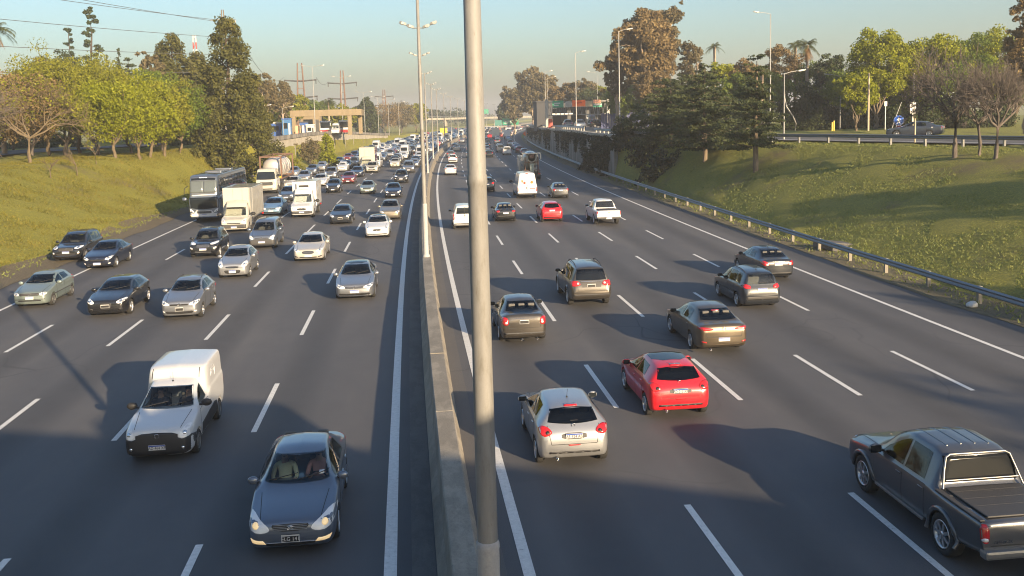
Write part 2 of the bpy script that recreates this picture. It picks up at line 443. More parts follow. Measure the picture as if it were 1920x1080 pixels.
class Shape:
    def __init__(s, S):
        s.S = S; s.L = S['L']; s.W = S['W']
        for k in ('top', 'belt', 'low', 'hw', 'tw', 'ed'): setattr(s, k, pchip(S[k]))
    def ctrl(s, x):
        S = s.S; zt = float(s.top(x)); zl = float(s.low(x)); hw = float(s.hw(x))*s.W/2; tw = min(float(s.tw(x)), hw*.98); ed = float(s.ed(x))
        zb = min(float(s.belt(x)), zt-ed-.004); zb = max(zb, zl+.12)
        sb = S.get('bulge', .985); sq = S.get('sq', .80)
        return [(0, zl), (hw*.82, zl), (hw*.965, zl+.05), (hw, zl+(zb-zl)*.42), (hw*.998, zl+(zb-zl)*.62), (hw*sb, zb-.05), (hw*S.get('sh', .95), zb), (tw, zt-ed), (tw*sq, zt-ed*.30), (0, zt)]
    def body(s, n=46, it=2):
        S = s.S; L = s.L
        xs = set(np.round(np.linspace(.2, L-.2, n), 3)) | {0, .012, .03, .06, .10, .15, L-.15, L-.10, L-.06, L-.03, L-.012, L}
        xs |= {round(k[0], 3) for k in S['top']}
        xs = sorted(xs); ys = [xs[0]]
        for x in xs[1:]:
            if x-ys[-1] > .009: ys.append(x)
        if ys[-1] != L: ys[-1] = L
        V = []; F = []; nh = 0
        for x in ys:
            h = chaikin(s.ctrl(x), it); nh = len(h)
            ring = [(L/2-x, y, z) for y, z in h] + [(L/2-x, -y, z) for y, z in h[-2:0:-1]]
            V += ring
        m = 2*nh-2
        for i in range(len(ys)-1):
            for k in range(m):
                a, b = i*m+k, i*m+(k+1) % m
                F.append((a, b, b+m, a+m))
        for base, flip in ((0, 1), ((len(ys)-1)*m, 0)):
            for k in range(nh-1):
                l = [base+k, base+k+1, base+(m-k-1) % m, base+(m-k) % m]
                l = list(dict.fromkeys(l))
                if len(l) > 2: F.append(tuple(l if flip else l[::-1]))
        return V, F
    def cavity(s, x0, x1, drop=.22, roof=.055):
        V = []; F = []
        xs = np.linspace(x0, x1, 14); n = 0
        for x in xs:
            zt = float(s.top(x))-roof; zb = float(s.belt(x))-drop; hw = float(s.hw(x))*s.W/2; tw = float(s.tw(x))
            zt = max(zt, zb+.03)
            f = min(1, max(0, (zt-zb)/(float(s.top(x))-float(s.ed(x))-zb+1e-6)))
            wb = hw*.9-.05; wt = min(wb, tw-.03)
            ring = [(s.L/2-x, wb, zb), (s.L/2-x, wt+(wb-wt)*.25, zt-.10 if zt-zb > .2 else zt-.01), (s.L/2-x, wt*.8, zt), (s.L/2-x, -wt*.8, zt), (s.L/2-x, -wt-(wb-wt)*.25, zt-.10 if zt-zb > .2 else zt-.01), (s.L/2-x, -wb, zb)]
            V += ring; n = len(ring)
        for i in range(len(xs)-1):
            for k in range(n):
                a, b = i*n+k, i*n+(k+1) % n; F.append((a, b, b+n, a+n))
        F.append(tuple(range(n))[::-1]); F.append(tuple(range((len(xs)-1)*n, len(xs)*n)))
        return V, F

def bmesh_from(V, F):
    bm = bmesh.new(); vs = [bm.verts.new(v) for v in V]
    for f in F:
        try: bm.faces.new([vs[i] for i in f])
        except ValueError: pass
    bmesh.ops.recalc_face_normals(bm, faces=bm.faces[:]); return bm
def patch(bvh, L, poly, view, sign=1, off=.004, step=.07, rnd=0):
    if rnd: poly = chaikin(poly, rnd, True)
    bm = bmesh.new(); vs = [bm.verts.new((a, b, 0)) for a, b in poly]; bm.faces.new(vs)
    for ax in (0, 1):
        lo = min(p[ax] for p in poly); hi = max(p[ax] for p in poly); n = int((hi-lo)/step)
        for i in range(1, n+1):
            c = lo + (hi-lo)*i/(n+1); co = [0, 0, 0]; no = [0, 0, 0]; co[ax] = c; no[ax] = 1
            bmesh.ops.bisect_plane(bm, geom=bm.verts[:]+bm.edges[:]+bm.faces[:], plane_co=co, plane_no=no)
    edge = {v for e in bm.edges if e.is_boundary for v in e.verts}
    nor = {}
    for v in bm.verts:
        a, b = v.co.x, v.co.y
        if view == 'F': o, d = Vector((20, a, b)), Vector((-1, 0, 0))
        elif view == 'R': o, d = Vector((-20, a, b)), Vector((1, 0, 0))
        elif view == 'S': o, d = Vector((L/2-a, 4*sign, b)), Vector((0, -sign, 0))
        else: o, d = Vector((L/2-a, b, 9)), Vector((0, 0, -1))
        p, n, i, di = bvh.ray_cast(o, d)
        if p is None:
            o2 = o.copy()
            if view in 'FR': o2.x = L/2*(1 if view == 'F' else -1)
            elif view == 'S': o2.y = sign*.8
            else: o2.z = 1.4
            p, n, i, di = bvh.find_nearest(o2)
        if n.dot(d) > 0: n = -n
        v.co = p + n*off; nor[v] = n
    if off > .007:
        e = [e for e in bm.edges if e.is_boundary]
        g = bmesh.ops.extrude_edge_only(bm, edges=e)['geom']
        for v in g:
            if isinstance(v, bmesh.types.BMVert):
                src = min(edge, key=lambda q: (q.co-v.co).length_squared) if edge else v
                v.co = v.co - nor[src]*(off+.006)
    bmesh.ops.recalc_face_normals(bm, faces=bm.faces[:])
    # make it face outward
    acc = sum((f.normal.dot(nor[f.verts[0]]) for f in bm.faces if f.verts[0] in nor), 0.0)
    if acc < 0: bmesh.ops.reverse_faces(bm, faces=bm.faces[:])
    return bm
def inset_poly(poly, d):
    cx = sum(p[0] for p in poly)/len(poly); cy = sum(p[1] for p in poly)/len(poly)
    out = []
    for a, b in poly:
        v = Vector((a-cx, b-cy)); l = v.length; out.append((cx+v.x*(l-d)/l, cy+v.y*(l-d)/l))
    return out
def obj_bm(name, bm, mats, parent=None, smooth_=True):
    me = bpy.data.meshes.new(name); bm.to_mesh(me); bm.free()
    for m in (mats if isinstance(mats, (list, tuple)) else [mats]): me.materials.append(m)
    if smooth_: me.polygons.foreach_set('use_smooth', [True]*len(me.polygons))
    return link(name, me, parent)
def sharp(o, ang=38):
    bm = bmesh.new(); bm.from_mesh(o.data)
    for e in bm.edges:
        e.smooth = not (len(e.link_faces) == 2 and e.calc_face_angle(0) > R(ang))
    bm.to_mesh(o.data); bm.free()
def apply_bool(o, cutters):
    for c in cutters:
        md = o.modifiers.new('b', 'BOOLEAN'); md.object = c; md.operation = 'DIFFERENCE'; md.solver = 'EXACT'; md.use_hole_tolerant = False
    dg = bpy.context.evaluated_depsgraph_get(); ev = o.evaluated_get(dg)
    me = bpy.data.meshes.new_from_object(ev, depsgraph=dg); o.modifiers.clear(); old = o.data; o.data = me; me.name = old.name
    bpy.data.meshes.remove(old)
    for c in cutters:
        d = c.data; bpy.data.objects.remove(c); bpy.data.meshes.remove(d)

# ---- wheels, shared meshes
WH = {}
def wheel_mesh(r, w, style):
    key = (round(r, 3), round(w, 3), style)
    if key in WH: return WH[key]
    t = MB(); ri = r*.66
    t.lathe([(ri, -w/2+.01), (r*.90, -w/2), (r*.975, -w/2+.02), (r, -w/2+.05), (r, w/2-.05), (r*.975, w/2-.02), (r*.90, w/2), (ri, w/2-.01), (ri, -w/2+.01)], 28, 'y', 0)
    to = t.build('wheel', [M_TYRE]); tm = to.data; bpy.data.objects.remove(to)
    q = MB(); q.cur = 1
    q.lathe([(.01, .02), (ri*.97, .02)], 24, 'y')                       # dark well behind spokes
    q.cur = 0
    q.lathe([(ri*1.01, w/2-.012), (ri*1.0, w/2+.004), (ri*.90, w/2-.006), (ri*.88, .02)], 28, 'y')
    q.lathe([(.005, w/2-.005), (ri*.22, w/2-.008), (ri*.26, w/2-.05)], 14, 'y')
    ns = {'five': 5, 'ten': 10, 'multi': 7, 'steel': 8}[style]
    for i in range(ns):
        a = 2*math.pi*i/ns; ww = {'five': .075, 'ten': .032, 'multi': .05, 'steel': .07}[style]*r/.31
        M = Matrix.Rotation(a, 4, 'Y')
        q.prism([(ri*.15, -ww*.6), (ri*.92, -ww*.42), (ri*.92, ww*.42), (ri*.15, ww*.6)], w/2-.055, w/2-.014, 'y', 0, M)
    ro = q.build('rim', [M_RIM if style != 'steel' else M_STEEL, M_BLACK]); rm = ro.data; bpy.data.objects.remove(ro)
    WH[key] = (tm, rm); return WH[key]
def add_wheels(root, xs, r, w, half, style='five', dual_rear=False):
    tm, rm = wheel_mesh(r, w, style)
    for i, x in enumerate(xs):
        for s in (1, -1):
            o = link('wheel', tm, root); o.location = (x, s*(half-w/2), r); q = link('rim', rm, o)
            if s < 0: o.rotation_euler = (0, 0, math.pi)

def text_mesh(txt, size, depth=.002):
    c = bpy.data.curves.new('t', 'FONT'); c.body = txt; c.size = size; c.align_x = 'CENTER'; c.align_y = 'CENTER'; c.extrude = depth
    c.resolution_u = 2
    o = bpy.data.objects.new('t', c); COL.objects.link(o)
    dg = bpy.context.evaluated_depsgraph_get(); me = bpy.data.meshes.new_from_object(o.evaluated_get(dg))
    V = [v.co.copy() for v in me.vertices]; F = [tuple(p.vertices) for p in me.polygons]
    bpy.data.objects.remove(o); bpy.data.curves.remove(c); bpy.data.meshes.remove(me)
    return V, F
def plate(parent, x, z, facing, txt, style='white', w=.42, h=.14, tilt=0.0):
    """number plate on the front (facing=1) or rear (-1)"""
    m = MB(); m.cur = 0
    m.box(-.008, .004, -w/2, w/2, -h/2, h/2, bev=.003)
    if style == 'white':
        m.cur = 2; m.box(.004, .0055, -w/2+.006, w/2-.006, h/2-.035, h/2-.005)
    else:
        m.cur = 1
        for a, b, c, d in ((-w/2, w/2, h/2-.03, h/2-.003), (-w/2, w/2, -h/2+.003, -h/2+.012), (-w/2, -w/2+.012, -h/2, h/2), (w/2-.012, w/2, -h/2, h/2)): m.box(.004, .0055, a, b, c, d)
    if txt:
        V, F = text_mesh(txt, h*(.78 if style == 'white' else .72)); m.cur = 1
        m.add([Vector((.006+v.z, v.x*.86, v.y-.012)) for v in V], F)
    mats = [M_PLATEW, M_INK, M_BLUE] if style == 'white' else [M_PLATEB, M_PLATEW, M_PLATEW]
    o = m.build('number_plate', mats, parent)
    o.location = (x, 0, z); o.rotation_euler = (0, -tilt*facing, 0 if facing > 0 else math.pi)
    return o

def mirror_part(root, x, y, z, mat_, size=1.0):
    for s in (1, -1):
        m = MB(); m.cur = 0
        bm = bmesh.new(); bmesh.ops.create_uvsphere(bm, u_segments=12, v_segments=8, radius=.5)
        for v in bm.verts:
            v.co = Vector((v.co.x*.13*size*(1 if v.co.x > 0 else .45), v.co.y*.24*size, v.co.z*.17*size))
        m.bm(bm, Matrix.Translation((0, 0, 0)), True)
        m.cur = 2; m.box(-.033*size, -.028*size, -.09*size, .09*size, -.06*size, .06*size)
        m.cur = 1; m.tube((.01, -s*.20*size, -.06), (.0, 0, -.03), .03, .025, 8)
        o = m.build('wing_mirror', [mat_, M_BLACK, M_DGLASS], root); o.location = (x, s*(y+.15*size), z)

def seats(root, xs, zf, y=.36, h=.62, mat_=None):
    me = None
    for x, rear in xs:
        for yy in ((y, -y) if not rear else (y, 0, -y)):
            if me is None:
                m = MB(); m.cur = 0
                m.box(-.07, .07, -.23, .23, -.1, h*.78, bev=.05, M=Matrix.Rotation(R(-12), 4, 'Y'))
                m.box(-.20, -.08, -.12, .12, h*.80, h*.80+.19, bev=.04)
                m.box(0, .45, -.23, .23, -.16, -.04, bev=.04)
                o = m.build('seat', [mat_ or M_SEAT], root); me = o.data
            else: o = link('seat', me, root)
            o.location = (x, yy, zf)

def build_car(S, colour, name, lod=0, roof=None):
    """returns the root Empty of a car made of parts; lod=1 gives one joined mesh"""
    sh = Shape(S); L = S['L']; pm = PAINT[colour]
    V, F = sh.body(*( (46, 2) if lod == 0 else (16, 1)))
    bm = bmesh_from(V, F); bvh = BVHTree.FromBMesh(bm)
    root = empty(name) if lod == 0 else None
    out = []                                  # (part name, bmesh, materials, parent key)
    def put(n, b, m, key=None): out.append([n, b, m, key])
    step = .07 if lod == 0 else .22
    belt, top, ed = sh.belt, sh.top, sh.ed
    # windows
    side = []
    for (xa, xb, sl0, sl1) in S.get('side', []):
        lo = []; hi = []
        for x in np.linspace(xa, xb, 12):
            z0 = float(belt(x))+S.get('wlo', .04); z1 = float(top(x)-ed(x))-S.get('whi', .045)
            t = (x-xa)/(xb-xa)
            lo.append((x+sl0*0, z0)); hi.append((x, max(z1, z0+.02)))
        # slant the ends
        p = [(x + (sl1 if False else 0), z) for x, z in lo] + hi[::-1]
        zlo = lo[0][1]; 
        def sk(q):
            t = (q[0]-xa)/(xb-xa); k = (q[1]-zlo)/.35
            return (q[0] + k*(sl0*(1-t) + sl1*t), q[1])
        side.append([sk(q) for q in p])
    ws = S.get('ws'); rw = S.get('rw')
    def trapezoid(q, r=0.0):
        z0, w0, z1, w1 = q[:4]; cr = q[4] if len(q) > 4 else .02
        n = 8; lo = [(-w0+2*w0*i/n, z0 - cr*(1-(2*i/n-1)**2)) for i in range(n+1)]; hi = [(w1-2*w1*i/n, z1+cr*.8*(1-(2*i/n-1)**2)) for i in range(n+1)]
        return lo+hi
    wsp = trapezoid(ws) if ws else None; rwp = trapezoid(rw) if rw else None
    cut = []
    if lod == 0:
        if S.get('cav'):
            cv = bmesh_from(*sh.cavity(*S['cav'])); cut.append(obj_bm('c', cv, M_DARKIN, None, False))
            x0, x1 = S['cav'][:2]
            def prism(poly, d0, d1, ax, M=None):
                m = MB(); m.prism(poly, d0, d1, ax); o = m.build('c', [M_BLACK]); cut.append(o)
            if wsp: prism(inset_poly(wsp, .02), L/2-S['wsx'][1], L/2-S['wsx'][0], 'x')
            if rwp and not S.get('rw_solid'): prism(inset_poly(rwp, .02), L/2-S['rwx'][1], L/2-S['rwx'][0], 'x')
            for p in side:
                q = [(L/2-a, b) for a, b in inset_poly(p, .018)]
                prism(q, .40, 1.3, 'y'); prism(q, -1.3, -.40, 'y')
        for x in S['axles']:
            for s in (1, -1):
                m = MB(); rr = S['r']+S.get('arch', .055)
                m.lathe([(.001, S['W']/2-.30), (rr, S['W']/2-.30), (rr, S['W']/2+.2), (.001, S['W']/2+.2)], 28, 'y', smooth_=False)
                o = m.build('c', [M_BLACK]); o.data.transform(Matrix.Translation((L/2-x, 0, S['r'])) @ (Matrix.Identity(4) if s > 0 else Matrix.Rotation(math.pi, 4, 'Z'))); cut.append(o)
    gl = S.get('glass', M_GLASS) if lod == 0 and S.get('cav') else M_DGLASS
    glr = M_TINT if (S.get('tint') and gl is not M_DGLASS) else gl
    if wsp: put('windscreen', patch(bvh, L, wsp, 'F', 1, .005, step), gl)
    if rwp: put('rear_window', patch(bvh, L, rwp, 'R', 1, .005, step), glr if not S.get('rw_solid') else M_DGLASS)
    for p in side:
        for s in (1, -1): put('side_window', patch(bvh, L, p, 'S', s, .005, step), glr)
    if lod == 0:
        for q in S.get('doors', []):          # (x0, x1) front and rear edges
            x0, x1, lo = q; n = 8
            poly = [(x0+(x1-x0)*i/n, lo) for i in range(n+1)] + [(x1-(x1-x0)*i/n, float(belt(x1-(x1-x0)*i/n))-.035) for i in range(n+1)]
            for s in (1, -1):
                put('door_seam', patch(bvh, L, [(x0-.012, lo-.012), (x1+.012, lo-.012), (x1+.012, float(belt(x1))-.03), (x0-.012, float(belt(x0))-.03)], 'S', s, .002, .09), M_BLACK)
                put('door', patch(bvh, L, poly, 'S', s, .006, .09), pm, 'door%s%d' % (q, s))
                hm = MB(); hx = L/2-(x1-.13); hz = float(belt(x1-.15))-.13
                p, n_, i_, d_ = bvh.ray_cast(Vector((hx, 3*s, hz)), Vector((0, -s, 0)))
                hm.box(hx-.09, hx+.09, p.y-.02, p.y+.02, hz-.016, hz+.016, bev=.008)
                b2 = bmesh.new(); [b2.verts.new(v) for v in hm.v]; b2.verts.ensure_lookup_table(); [b2.faces.new([b2.verts[i] for i in f]) for f in hm.f]
                put('door_handle', b2, S.get('handle', pm), ('>', 'door%s%d' % (q, s)))
    for it in S.get('patches', []):
        nm, mt, view, poly, sides, off = it[:6]; opt = it[6] if len(it) > 6 else {}
        if lod and opt.get('near'): continue
        for s in ((1, -1) if sides == 2 else (1,)):
            pl = [(a*s, b) if view in 'FR' else (a, b) for a, b in poly]
            if view == 'T' and sides == 2: pl = [(a, b*s) for a, b in poly]
            b = patch(bvh, L, pl, view, s if view == 'S' else 1, off, opt.get('step', step), opt.get('rnd', 0))
            m_ = pm if mt == 'paint' else (mt if isinstance(mt, bpy.types.Material) else PAINT[mt])
            put(nm, b, m_, opt.get('key', None) and (opt['key']+str(s)) or (('>', opt['under']+str(s)) if opt.get('under') else None))
    if lod:
        m = MB(); mats = [pm]
        def idx(x):
            if x not in mats: mats.append(x)
            return mats.index(x)
        m.cur = 0; m.bm(bm, None, True)
        for n, b, mt, key in out: m.cur = idx(mt); m.bm(b, None, True)
        for x in S['axles']:
            for s in (1, -1):
                m.cur = idx(M_TYRE); m.lathe([(.01, S['W']/2-.2), (S['r'], S['W']/2-.2), (S['r'], S['W']/2+.01), (S['r']*.62, S['W']/2+.012)], 12, 'y', M=Matrix.Translation((L/2-x, 0, S['r'])) @ (Matrix.Identity(4) if s > 0 else Matrix.Rotation(math.pi, 4, 'Z')))
                m.cur = idx(M_STEEL); m.lathe([(S['r']*.62, S['W']/2+.012), (.01, S['W']/2+.014)], 10, 'y', M=Matrix.Translation((L/2-x, 0, S['r'])) @ (Matrix.Identity(4) if s > 0 else Matrix.Rotation(math.pi, 4, 'Z')))
        for s in (1, -1):
            m.cur = 0; bb = bmesh.new(); bmesh.ops.create_cube(bb, size=1)
            for v in bb.verts: v.co = Vector((v.co.x*.10, v.co.y*.2, v.co.z*.14))
            mx, my, mz = S['mirror']; m.bm(bb, Matrix.Translation((L/2-mx, s*(my+.12), mz)))
        o = m.build(name, mats, None, fix=False)
        return o
    body = obj_bm('body', bm, [pm], root)
    apply_bool(body, cut); sharp(body)
    keys = {}
    late = []
    for n, b, mt, key in out:
        if isinstance(key, tuple): late.append((n, b, mt, key[1])); continue
        o = obj_bm(n, b, mt, root)
        if key: keys[key] = o
        if n == 'door_seam': o.parent = body
    for n, b, mt, key in late: obj_bm(n, b, mt, keys.get(key, root))
    add_wheels(root, [L/2-x for x in S['axles']], S['r'], S.get('tw_', .20), S['W']/2-.012, S.get('rim', 'five'))
    mx, my, mz = S['mirror']; mirror_part(root, L/2-mx, my, mz, pm if not S.get('mirror_black') else M_BLACK, S.get('msize', 1.0))
    if S.get('seats'): seats(root, [(L/2-x, r_) for x, r_ in S['seats']], S.get('seatz', .62))
    for f in S.get('extra', []): f(root, sh, bvh, pm)
    if roof:
        o = obj_bm('roof_panel', patch(bvh, L, S['roofpoly'], 'T', 1, .004, .12, 1), roof, root)
    return root

def mk_spec(**k): return dict(k)
def E_antenna(x, y=0, h=.22, lean=-.15):
    def f(root, sh, bvh, pm):
        z = float(sh.top(x)); m = MB(); m.cur = 0
        m.tube((0, 0, -.01), (0, 0, .03), .03, .015, 8); m.tube((0, 0, .02), (lean, 0, h), .006, .004, 5)
        o = m.build('antenna', [M_BLACK], root); o.location = (sh.L/2-x, y, z)
    return f
def E_wipers(bx, bz, dx=.02):
    def f(root, sh, bvh, pm):
        for y0, y1 in ((-.55, .02), (.05, .62)):
            m = MB(); pts = []
            for i in range(8):
                y = y0+(y1-y0)*i/7; z = bz+.012*i
                p, n, _, _ = bvh.ray_cast(Vector((20, y, z)), Vector((-1, 0, 0)))
                if p: pts.append(p+n*.02)
            m.path(pts, .010, 5); m.build('wiper', [M_BLACK], root)
    return f
def E_plate(facing, z, txt, style='white', w=.42, h=.14, tilt=0.0, pad=.004):
    def f(root, sh, bvh, pm):
        p, n, _, _ = bvh.ray_cast(Vector((20*facing, .0, z)), Vector((-facing, 0, 0)))
        plate(root, p.x+facing*(.012+pad), z, facing, txt, style, w, h, tilt)
    return f
def E_ring(facing, y, z, r, t=.008, sq=1.0, m_=M_CHROME, name='emblem', extra=None):
    def f(root, sh, bvh, pm):
        p, n, _, _ = bvh.ray_cast(Vector((20*facing, y, z)), Vector((-facing, 0, 0)))
        m = MB(); m.cur = 0; m.ring((0, 0, 0), r, t, 'x', 18, 0, sq)
        if extra == 'ovals':
            m.ring((0, 0, r*sq*.25), r*.55, t*.8, 'x', 14, 0, sq*.6); m.ring((0, 0, -r*.02), r*.26, t*.8, 'x', 12, 0, sq*2.4)
        if extra == 'vee':
            for a in ((-.55, .75, -.2, -.8), (.55, .75, .2, -.8), (-.2, -.8, 0, -.1), (.2, -.8, 0, -.1)): m.tube((0, a[0]*r, a[1]*r), (0, a[2]*r, a[3]*r), t*.8, None, 5)
        if extra == 'disc': m.lathe([(.001, .004), (r, .004)], 16, 'x')
        if extra == 'blades':
            for a in (-.45, .45): m.prism([(a*r*2-.5*r*.5, -r*.6), (a*r*2+.2*r, -r*.6), (a*r*2+.3*r, r*.5), (a*r*2-.1*r, r*.7)], 0, .012, 'x')
        o = m.build(name, [m_], root); o.location = (p.x+facing*.012, y, z)
        if facing < 0: o.rotation_euler = (0, 0, math.pi)
    return f
def E_rails(x0, x1, y, lift=.06):
    def f(root, sh, bvh, pm):
        for s in (1, -1):
            pts = []
            for i in range(9):
                x = x0+(x1-x0)*i/8; p, n, _, _ = bvh.ray_cast(Vector((sh.L/2-x, s*y, 9)), Vector((0, 0, -1)))
                pts.append(p+Vector((0, 0, lift*min(1, 4*min(i/8, 1-i/8)))))
            m = MB(); m.path(pts, .018, 6); m.build('roof_rail', [M_TRIM], root)
    return f
def E_bar(part, facing, y0, y1, z0, z1, m_, depth=.03, n=1, gap=.03):
    """horizontal bars that follow the nose or tail"""
    def f(root, sh, bvh, pm):
        m = MB()
        for k in range(n):
            z = z0+(z1-z0)*(k+.5)/n; pts = []
            for i in range(9):
                y = y0+(y1-y0)*i/8; p, nn, _, _ = bvh.ray_cast(Vector((20*facing, y, z)), Vector((-facing, 0, 0)))
                if p: pts.append(p+nn*(depth*.3))
            if len(pts) > 2: m.path(pts, depth*.5 if n == 1 else (z1-z0)/n*.26, 6)
        m.build(part, [m_], root)
    return f
def E_exhaust(x, y, z=.24):
    def f(root, sh, bvh, pm):
        m = MB(); m.lathe([(.028, 0), (.034, 0), (.034, -.14), (.028, -.14), (.028, 0)], 12, 'x'); o = m.build('exhaust', [M_CHROME], root); o.location = (-sh.L/2+x, y, z)
    return f
def E_steps(x0, x1, y, z):
    def f(root, sh, bvh, pm):
        for s in (1, -1):
            m = MB(); m.box(sh.L/2-x1, sh.L/2-x0, y-.11, y+.05, z-.03, z+.03, bev=.015) if s > 0 else m.box(sh.L/2-x1, sh.L/2-x0, -y-.05, -y+.11, z-.03, z+.03, bev=.015)
            m.build('side_step', [M_SILVERP], root)
    return f
def E_flares(m_='paint', t=.03):
    def f(root, sh, bvh, pm):
        S = sh.S
        for x in S['axles']:
            for s in (1, -1):
                pts = []
                for i in range(13):
                    a = R(-8)+R(196)*i/12; rr = S['r']+S.get('arch', .055)+.02
                    px, pz = sh.L/2-x+rr*math.cos(a), S['r']+rr*math.sin(a)
                    p, n, _, _ = bvh.ray_cast(Vector((px, 3*s, max(pz, .32))), Vector((0, -s, 0)))
                    yy = p.y if p else s*S['W']/2
                    pts.append(Vector((px, yy+s*.005, pz)))
                m = MB(); m.path(pts, t, 6); m.build('wheel_arch', [pm if m_ == 'paint' else m_], root)
    return f
# ------------------------------------------------------------------ vehicle designs (x from the nose, metres)
def scale_spec(S, L, W, H, **over):
    lr, wr, hr = L/S['L'], W/S['W'], H/S['H']; Q = dict(S)
    for k in ('top', 'belt', 'low', 'ed'): Q[k] = [(x*lr, z*hr) for x, z in S[k]]
    Q['hw'] = [(x*lr, v) for x, v in S['hw']]; Q['tw'] = [(x*lr, v*wr) for x, v in S['tw']]
    Q['side'] = [(a*lr, b*lr, c, d) for a, b, c, d in S.get('side', [])]
    for k in ('ws', 'rw'):
        if S.get(k): q = S[k]; Q[k] = (q[0]*hr, q[1]*wr, q[2]*hr, q[3]*wr) + tuple(q[4:])
    for k in ('wsx', 'rwx'):
        if S.get(k): Q[k] = tuple(a*lr for a in S[k])
    if S.get('cav'): Q['cav'] = (S['cav'][0]*lr, S['cav'][1]*lr) + tuple(S['cav'][2:])
    Q['axles'] = [a*lr for a in S['axles']]; Q['doors'] = [(a*lr, b*lr, c*hr) for a, b, c in S.get('doors', [])]
    Q['mirror'] = (S['mirror'][0]*lr, S['mirror'][1]*wr, S['mirror'][2]*hr); Q['L'], Q['W'], Q['H'] = L, W, H
    Q['seats'] = [(a*lr, b) for a, b in S.get('seats', [])]; Q['seatz'] = S.get('seatz', .62)*hr
    def sp(p):
        nm, mt, v, poly = p[:4]
        return (nm, mt, v, [((a*wr, b*hr) if v in 'FR' else ((a*lr, b*hr) if v == 'S' else (a*lr, b*wr))) for a, b in poly]) + tuple(p[4:])
    Q['patches'] = [sp(p) for p in S.get('patches', [])]
    if 'r' not in over: Q['r'] = S['r']
    Q.update(over); return Q
NEAR = {'near': 1}
def rect(y0, y1, z0, z1): return [(y0, z0), (y1, z0), (y1, z1), (y0, z1)]
def bar_c(w, z0, z1, c=.0):     # full width band, sagging by c at the ends
    n = 6; return [(-w+2*w*i/n, z0+c*(2*i/n-1)**2) for i in range(n+1)] + [(w-2*w*i/n, z1+c*(1-2*i/n)**2) for i in range(n+1)]
def lamp(poly, lit=None, c=None, r=.06, inner=True):
    """front lamp: housing, clear lens reflector and bulb"""
    out = [('headlight', M_HEAD, 'F', poly, 2, .006, {'rnd': 1, 'key': 'hl', 'step': .06})]
    cx, cz = c or (sum(p[0] for p in poly)/len(poly), sum(p[1] for p in poly)/len(poly))
    circ = [(cx+r*math.cos(a*math.pi/5), cz+r*.9*math.sin(a*math.pi/5)) for a in range(10)]
    if inner: out.append(('bulb' if lit else 'reflector', lit or M_REFL, 'F', circ, 2, .010, {'under': 'hl', 'step': .05}))
    return out
SEDAN = mk_spec(L=4.53, W=1.72, H=1.47, r=.315, axles=[.90, 3.50], bulge=.985,
    top=[(0, .58), (.015, .67), (.06, .735), (.16, .775), (.45, .84), (1.20, .985), (1.27, 1.01), (2.02, 1.40), (2.5, 1.468), (3.05, 1.455), (3.38, 1.39), (4.02, 1.09), (4.10, 1.07), (4.40, 1.045), (4.49, .97), (4.53, .84)],
    belt=[(0, .55), (.06, .69), (.2, .745), (.5, .79), (1.25, .93), (3.3, .98), (4.2, .99), (4.5, .93), (4.53, .82)],
    low=[(0, .34), (.06, .24), (.25, .18), (.6, .17), (4.1, .19), (4.42, .26), (4.53, .36)],
    hw=[(0, .70), (.03, .77), (.12, .87), (.3, .94), (.8, .985), (1.5, 1), (3.5, 1), (4.1, .965), (4.4, .90), (4.5, .84), (4.53, .78)],
    tw=[(0, .46), (.3, .60), (1.2, .69), (1.3, .67), (2.05, .555), (2.6, .565), (3.1, .55), (3.4, .55), (4.05, .66), (4.4, .64), (4.53, .55)],
    ed=[(0, .03), (1.2, .05), (1.5, .07), (2.1, .085), (3.3, .085), (4, .04), (4.53, .03)],
    side=[(1.62, 2.43, .30, .0), (2.52, 3.28, .0, -.12)], ws=(1.03, .66, 1.375, .53, .02), rw=(1.105, .60, 1.365, .50, .02),
    wsx=(.9, 2.3), rwx=(3.0, 4.3), cav=(1.45, 3.95), doors=[(1.42, 2.46, .30), (2.49, 3.30, .30)], mirror=(1.62, .76, 1.0),
    seats=[(2.55, 0), (3.45, 1)], seatz=.66, rim='five')
HATCH = mk_spec(L=3.97, W=1.74, H=1.46, r=.315, axles=[.80, 3.34], bulge=.985,
    top=[(0, .60), (.015, .70), (.06, .77), (.15, .80), (.4, .865), (1.05, 1.0), (1.12, 1.02), (1.85, 1.375), (2.3, 1.455), (2.9, 1.445), (3.42, 1.39), (3.53, 1.345), (3.76, 1.07), (3.84, .98), (3.90, .90), (3.955, .78), (3.97, .66)],
    belt=[(0, .57), (.06, .72), (.2, .77), (.5, .82), (1.1, .94), (2.0, .97), (3.2, 1.03), (3.7, 1.0), (3.9, .86), (3.97, .64)],
    low=[(0, .34), (.06, .22), (.3, .18), (3.6, .2), (3.88, .27), (3.97, .40)],
    hw=[(0, .72), (.03, .79), (.12, .88), (.3, .945), (.8, .99), (1.4, 1), (3.3, 1), (3.6, .985), (3.8, .945), (3.92, .87), (3.97, .76)],
    tw=[(0, .48), (.3, .62), (1.1, .70), (1.2, .68), (1.9, .565), (2.5, .575), (3.4, .555), (3.53, .56), (3.78, .69), (3.97, .62)],
    ed=[(0, .03), (1.1, .05), (1.4, .07), (1.9, .085), (3.4, .085), (3.75, .04), (3.97, .03)],
    side=[(1.45, 2.26, .28, .0), (2.34, 3.15, .0, -.16)], ws=(1.045, .66, 1.35, .54, .02), rw=(1.085, .60, 1.325, .51, .045),
    wsx=(.8, 2.1), rwx=(3.1, 4.0), cav=(1.3, 3.62), doors=[(1.28, 2.30, .30), (2.33, 3.12, .32)], mirror=(1.46, .77, 1.02),
    seats=[(2.35, 0), (3.15, 1)], seatz=.66, rim='five')
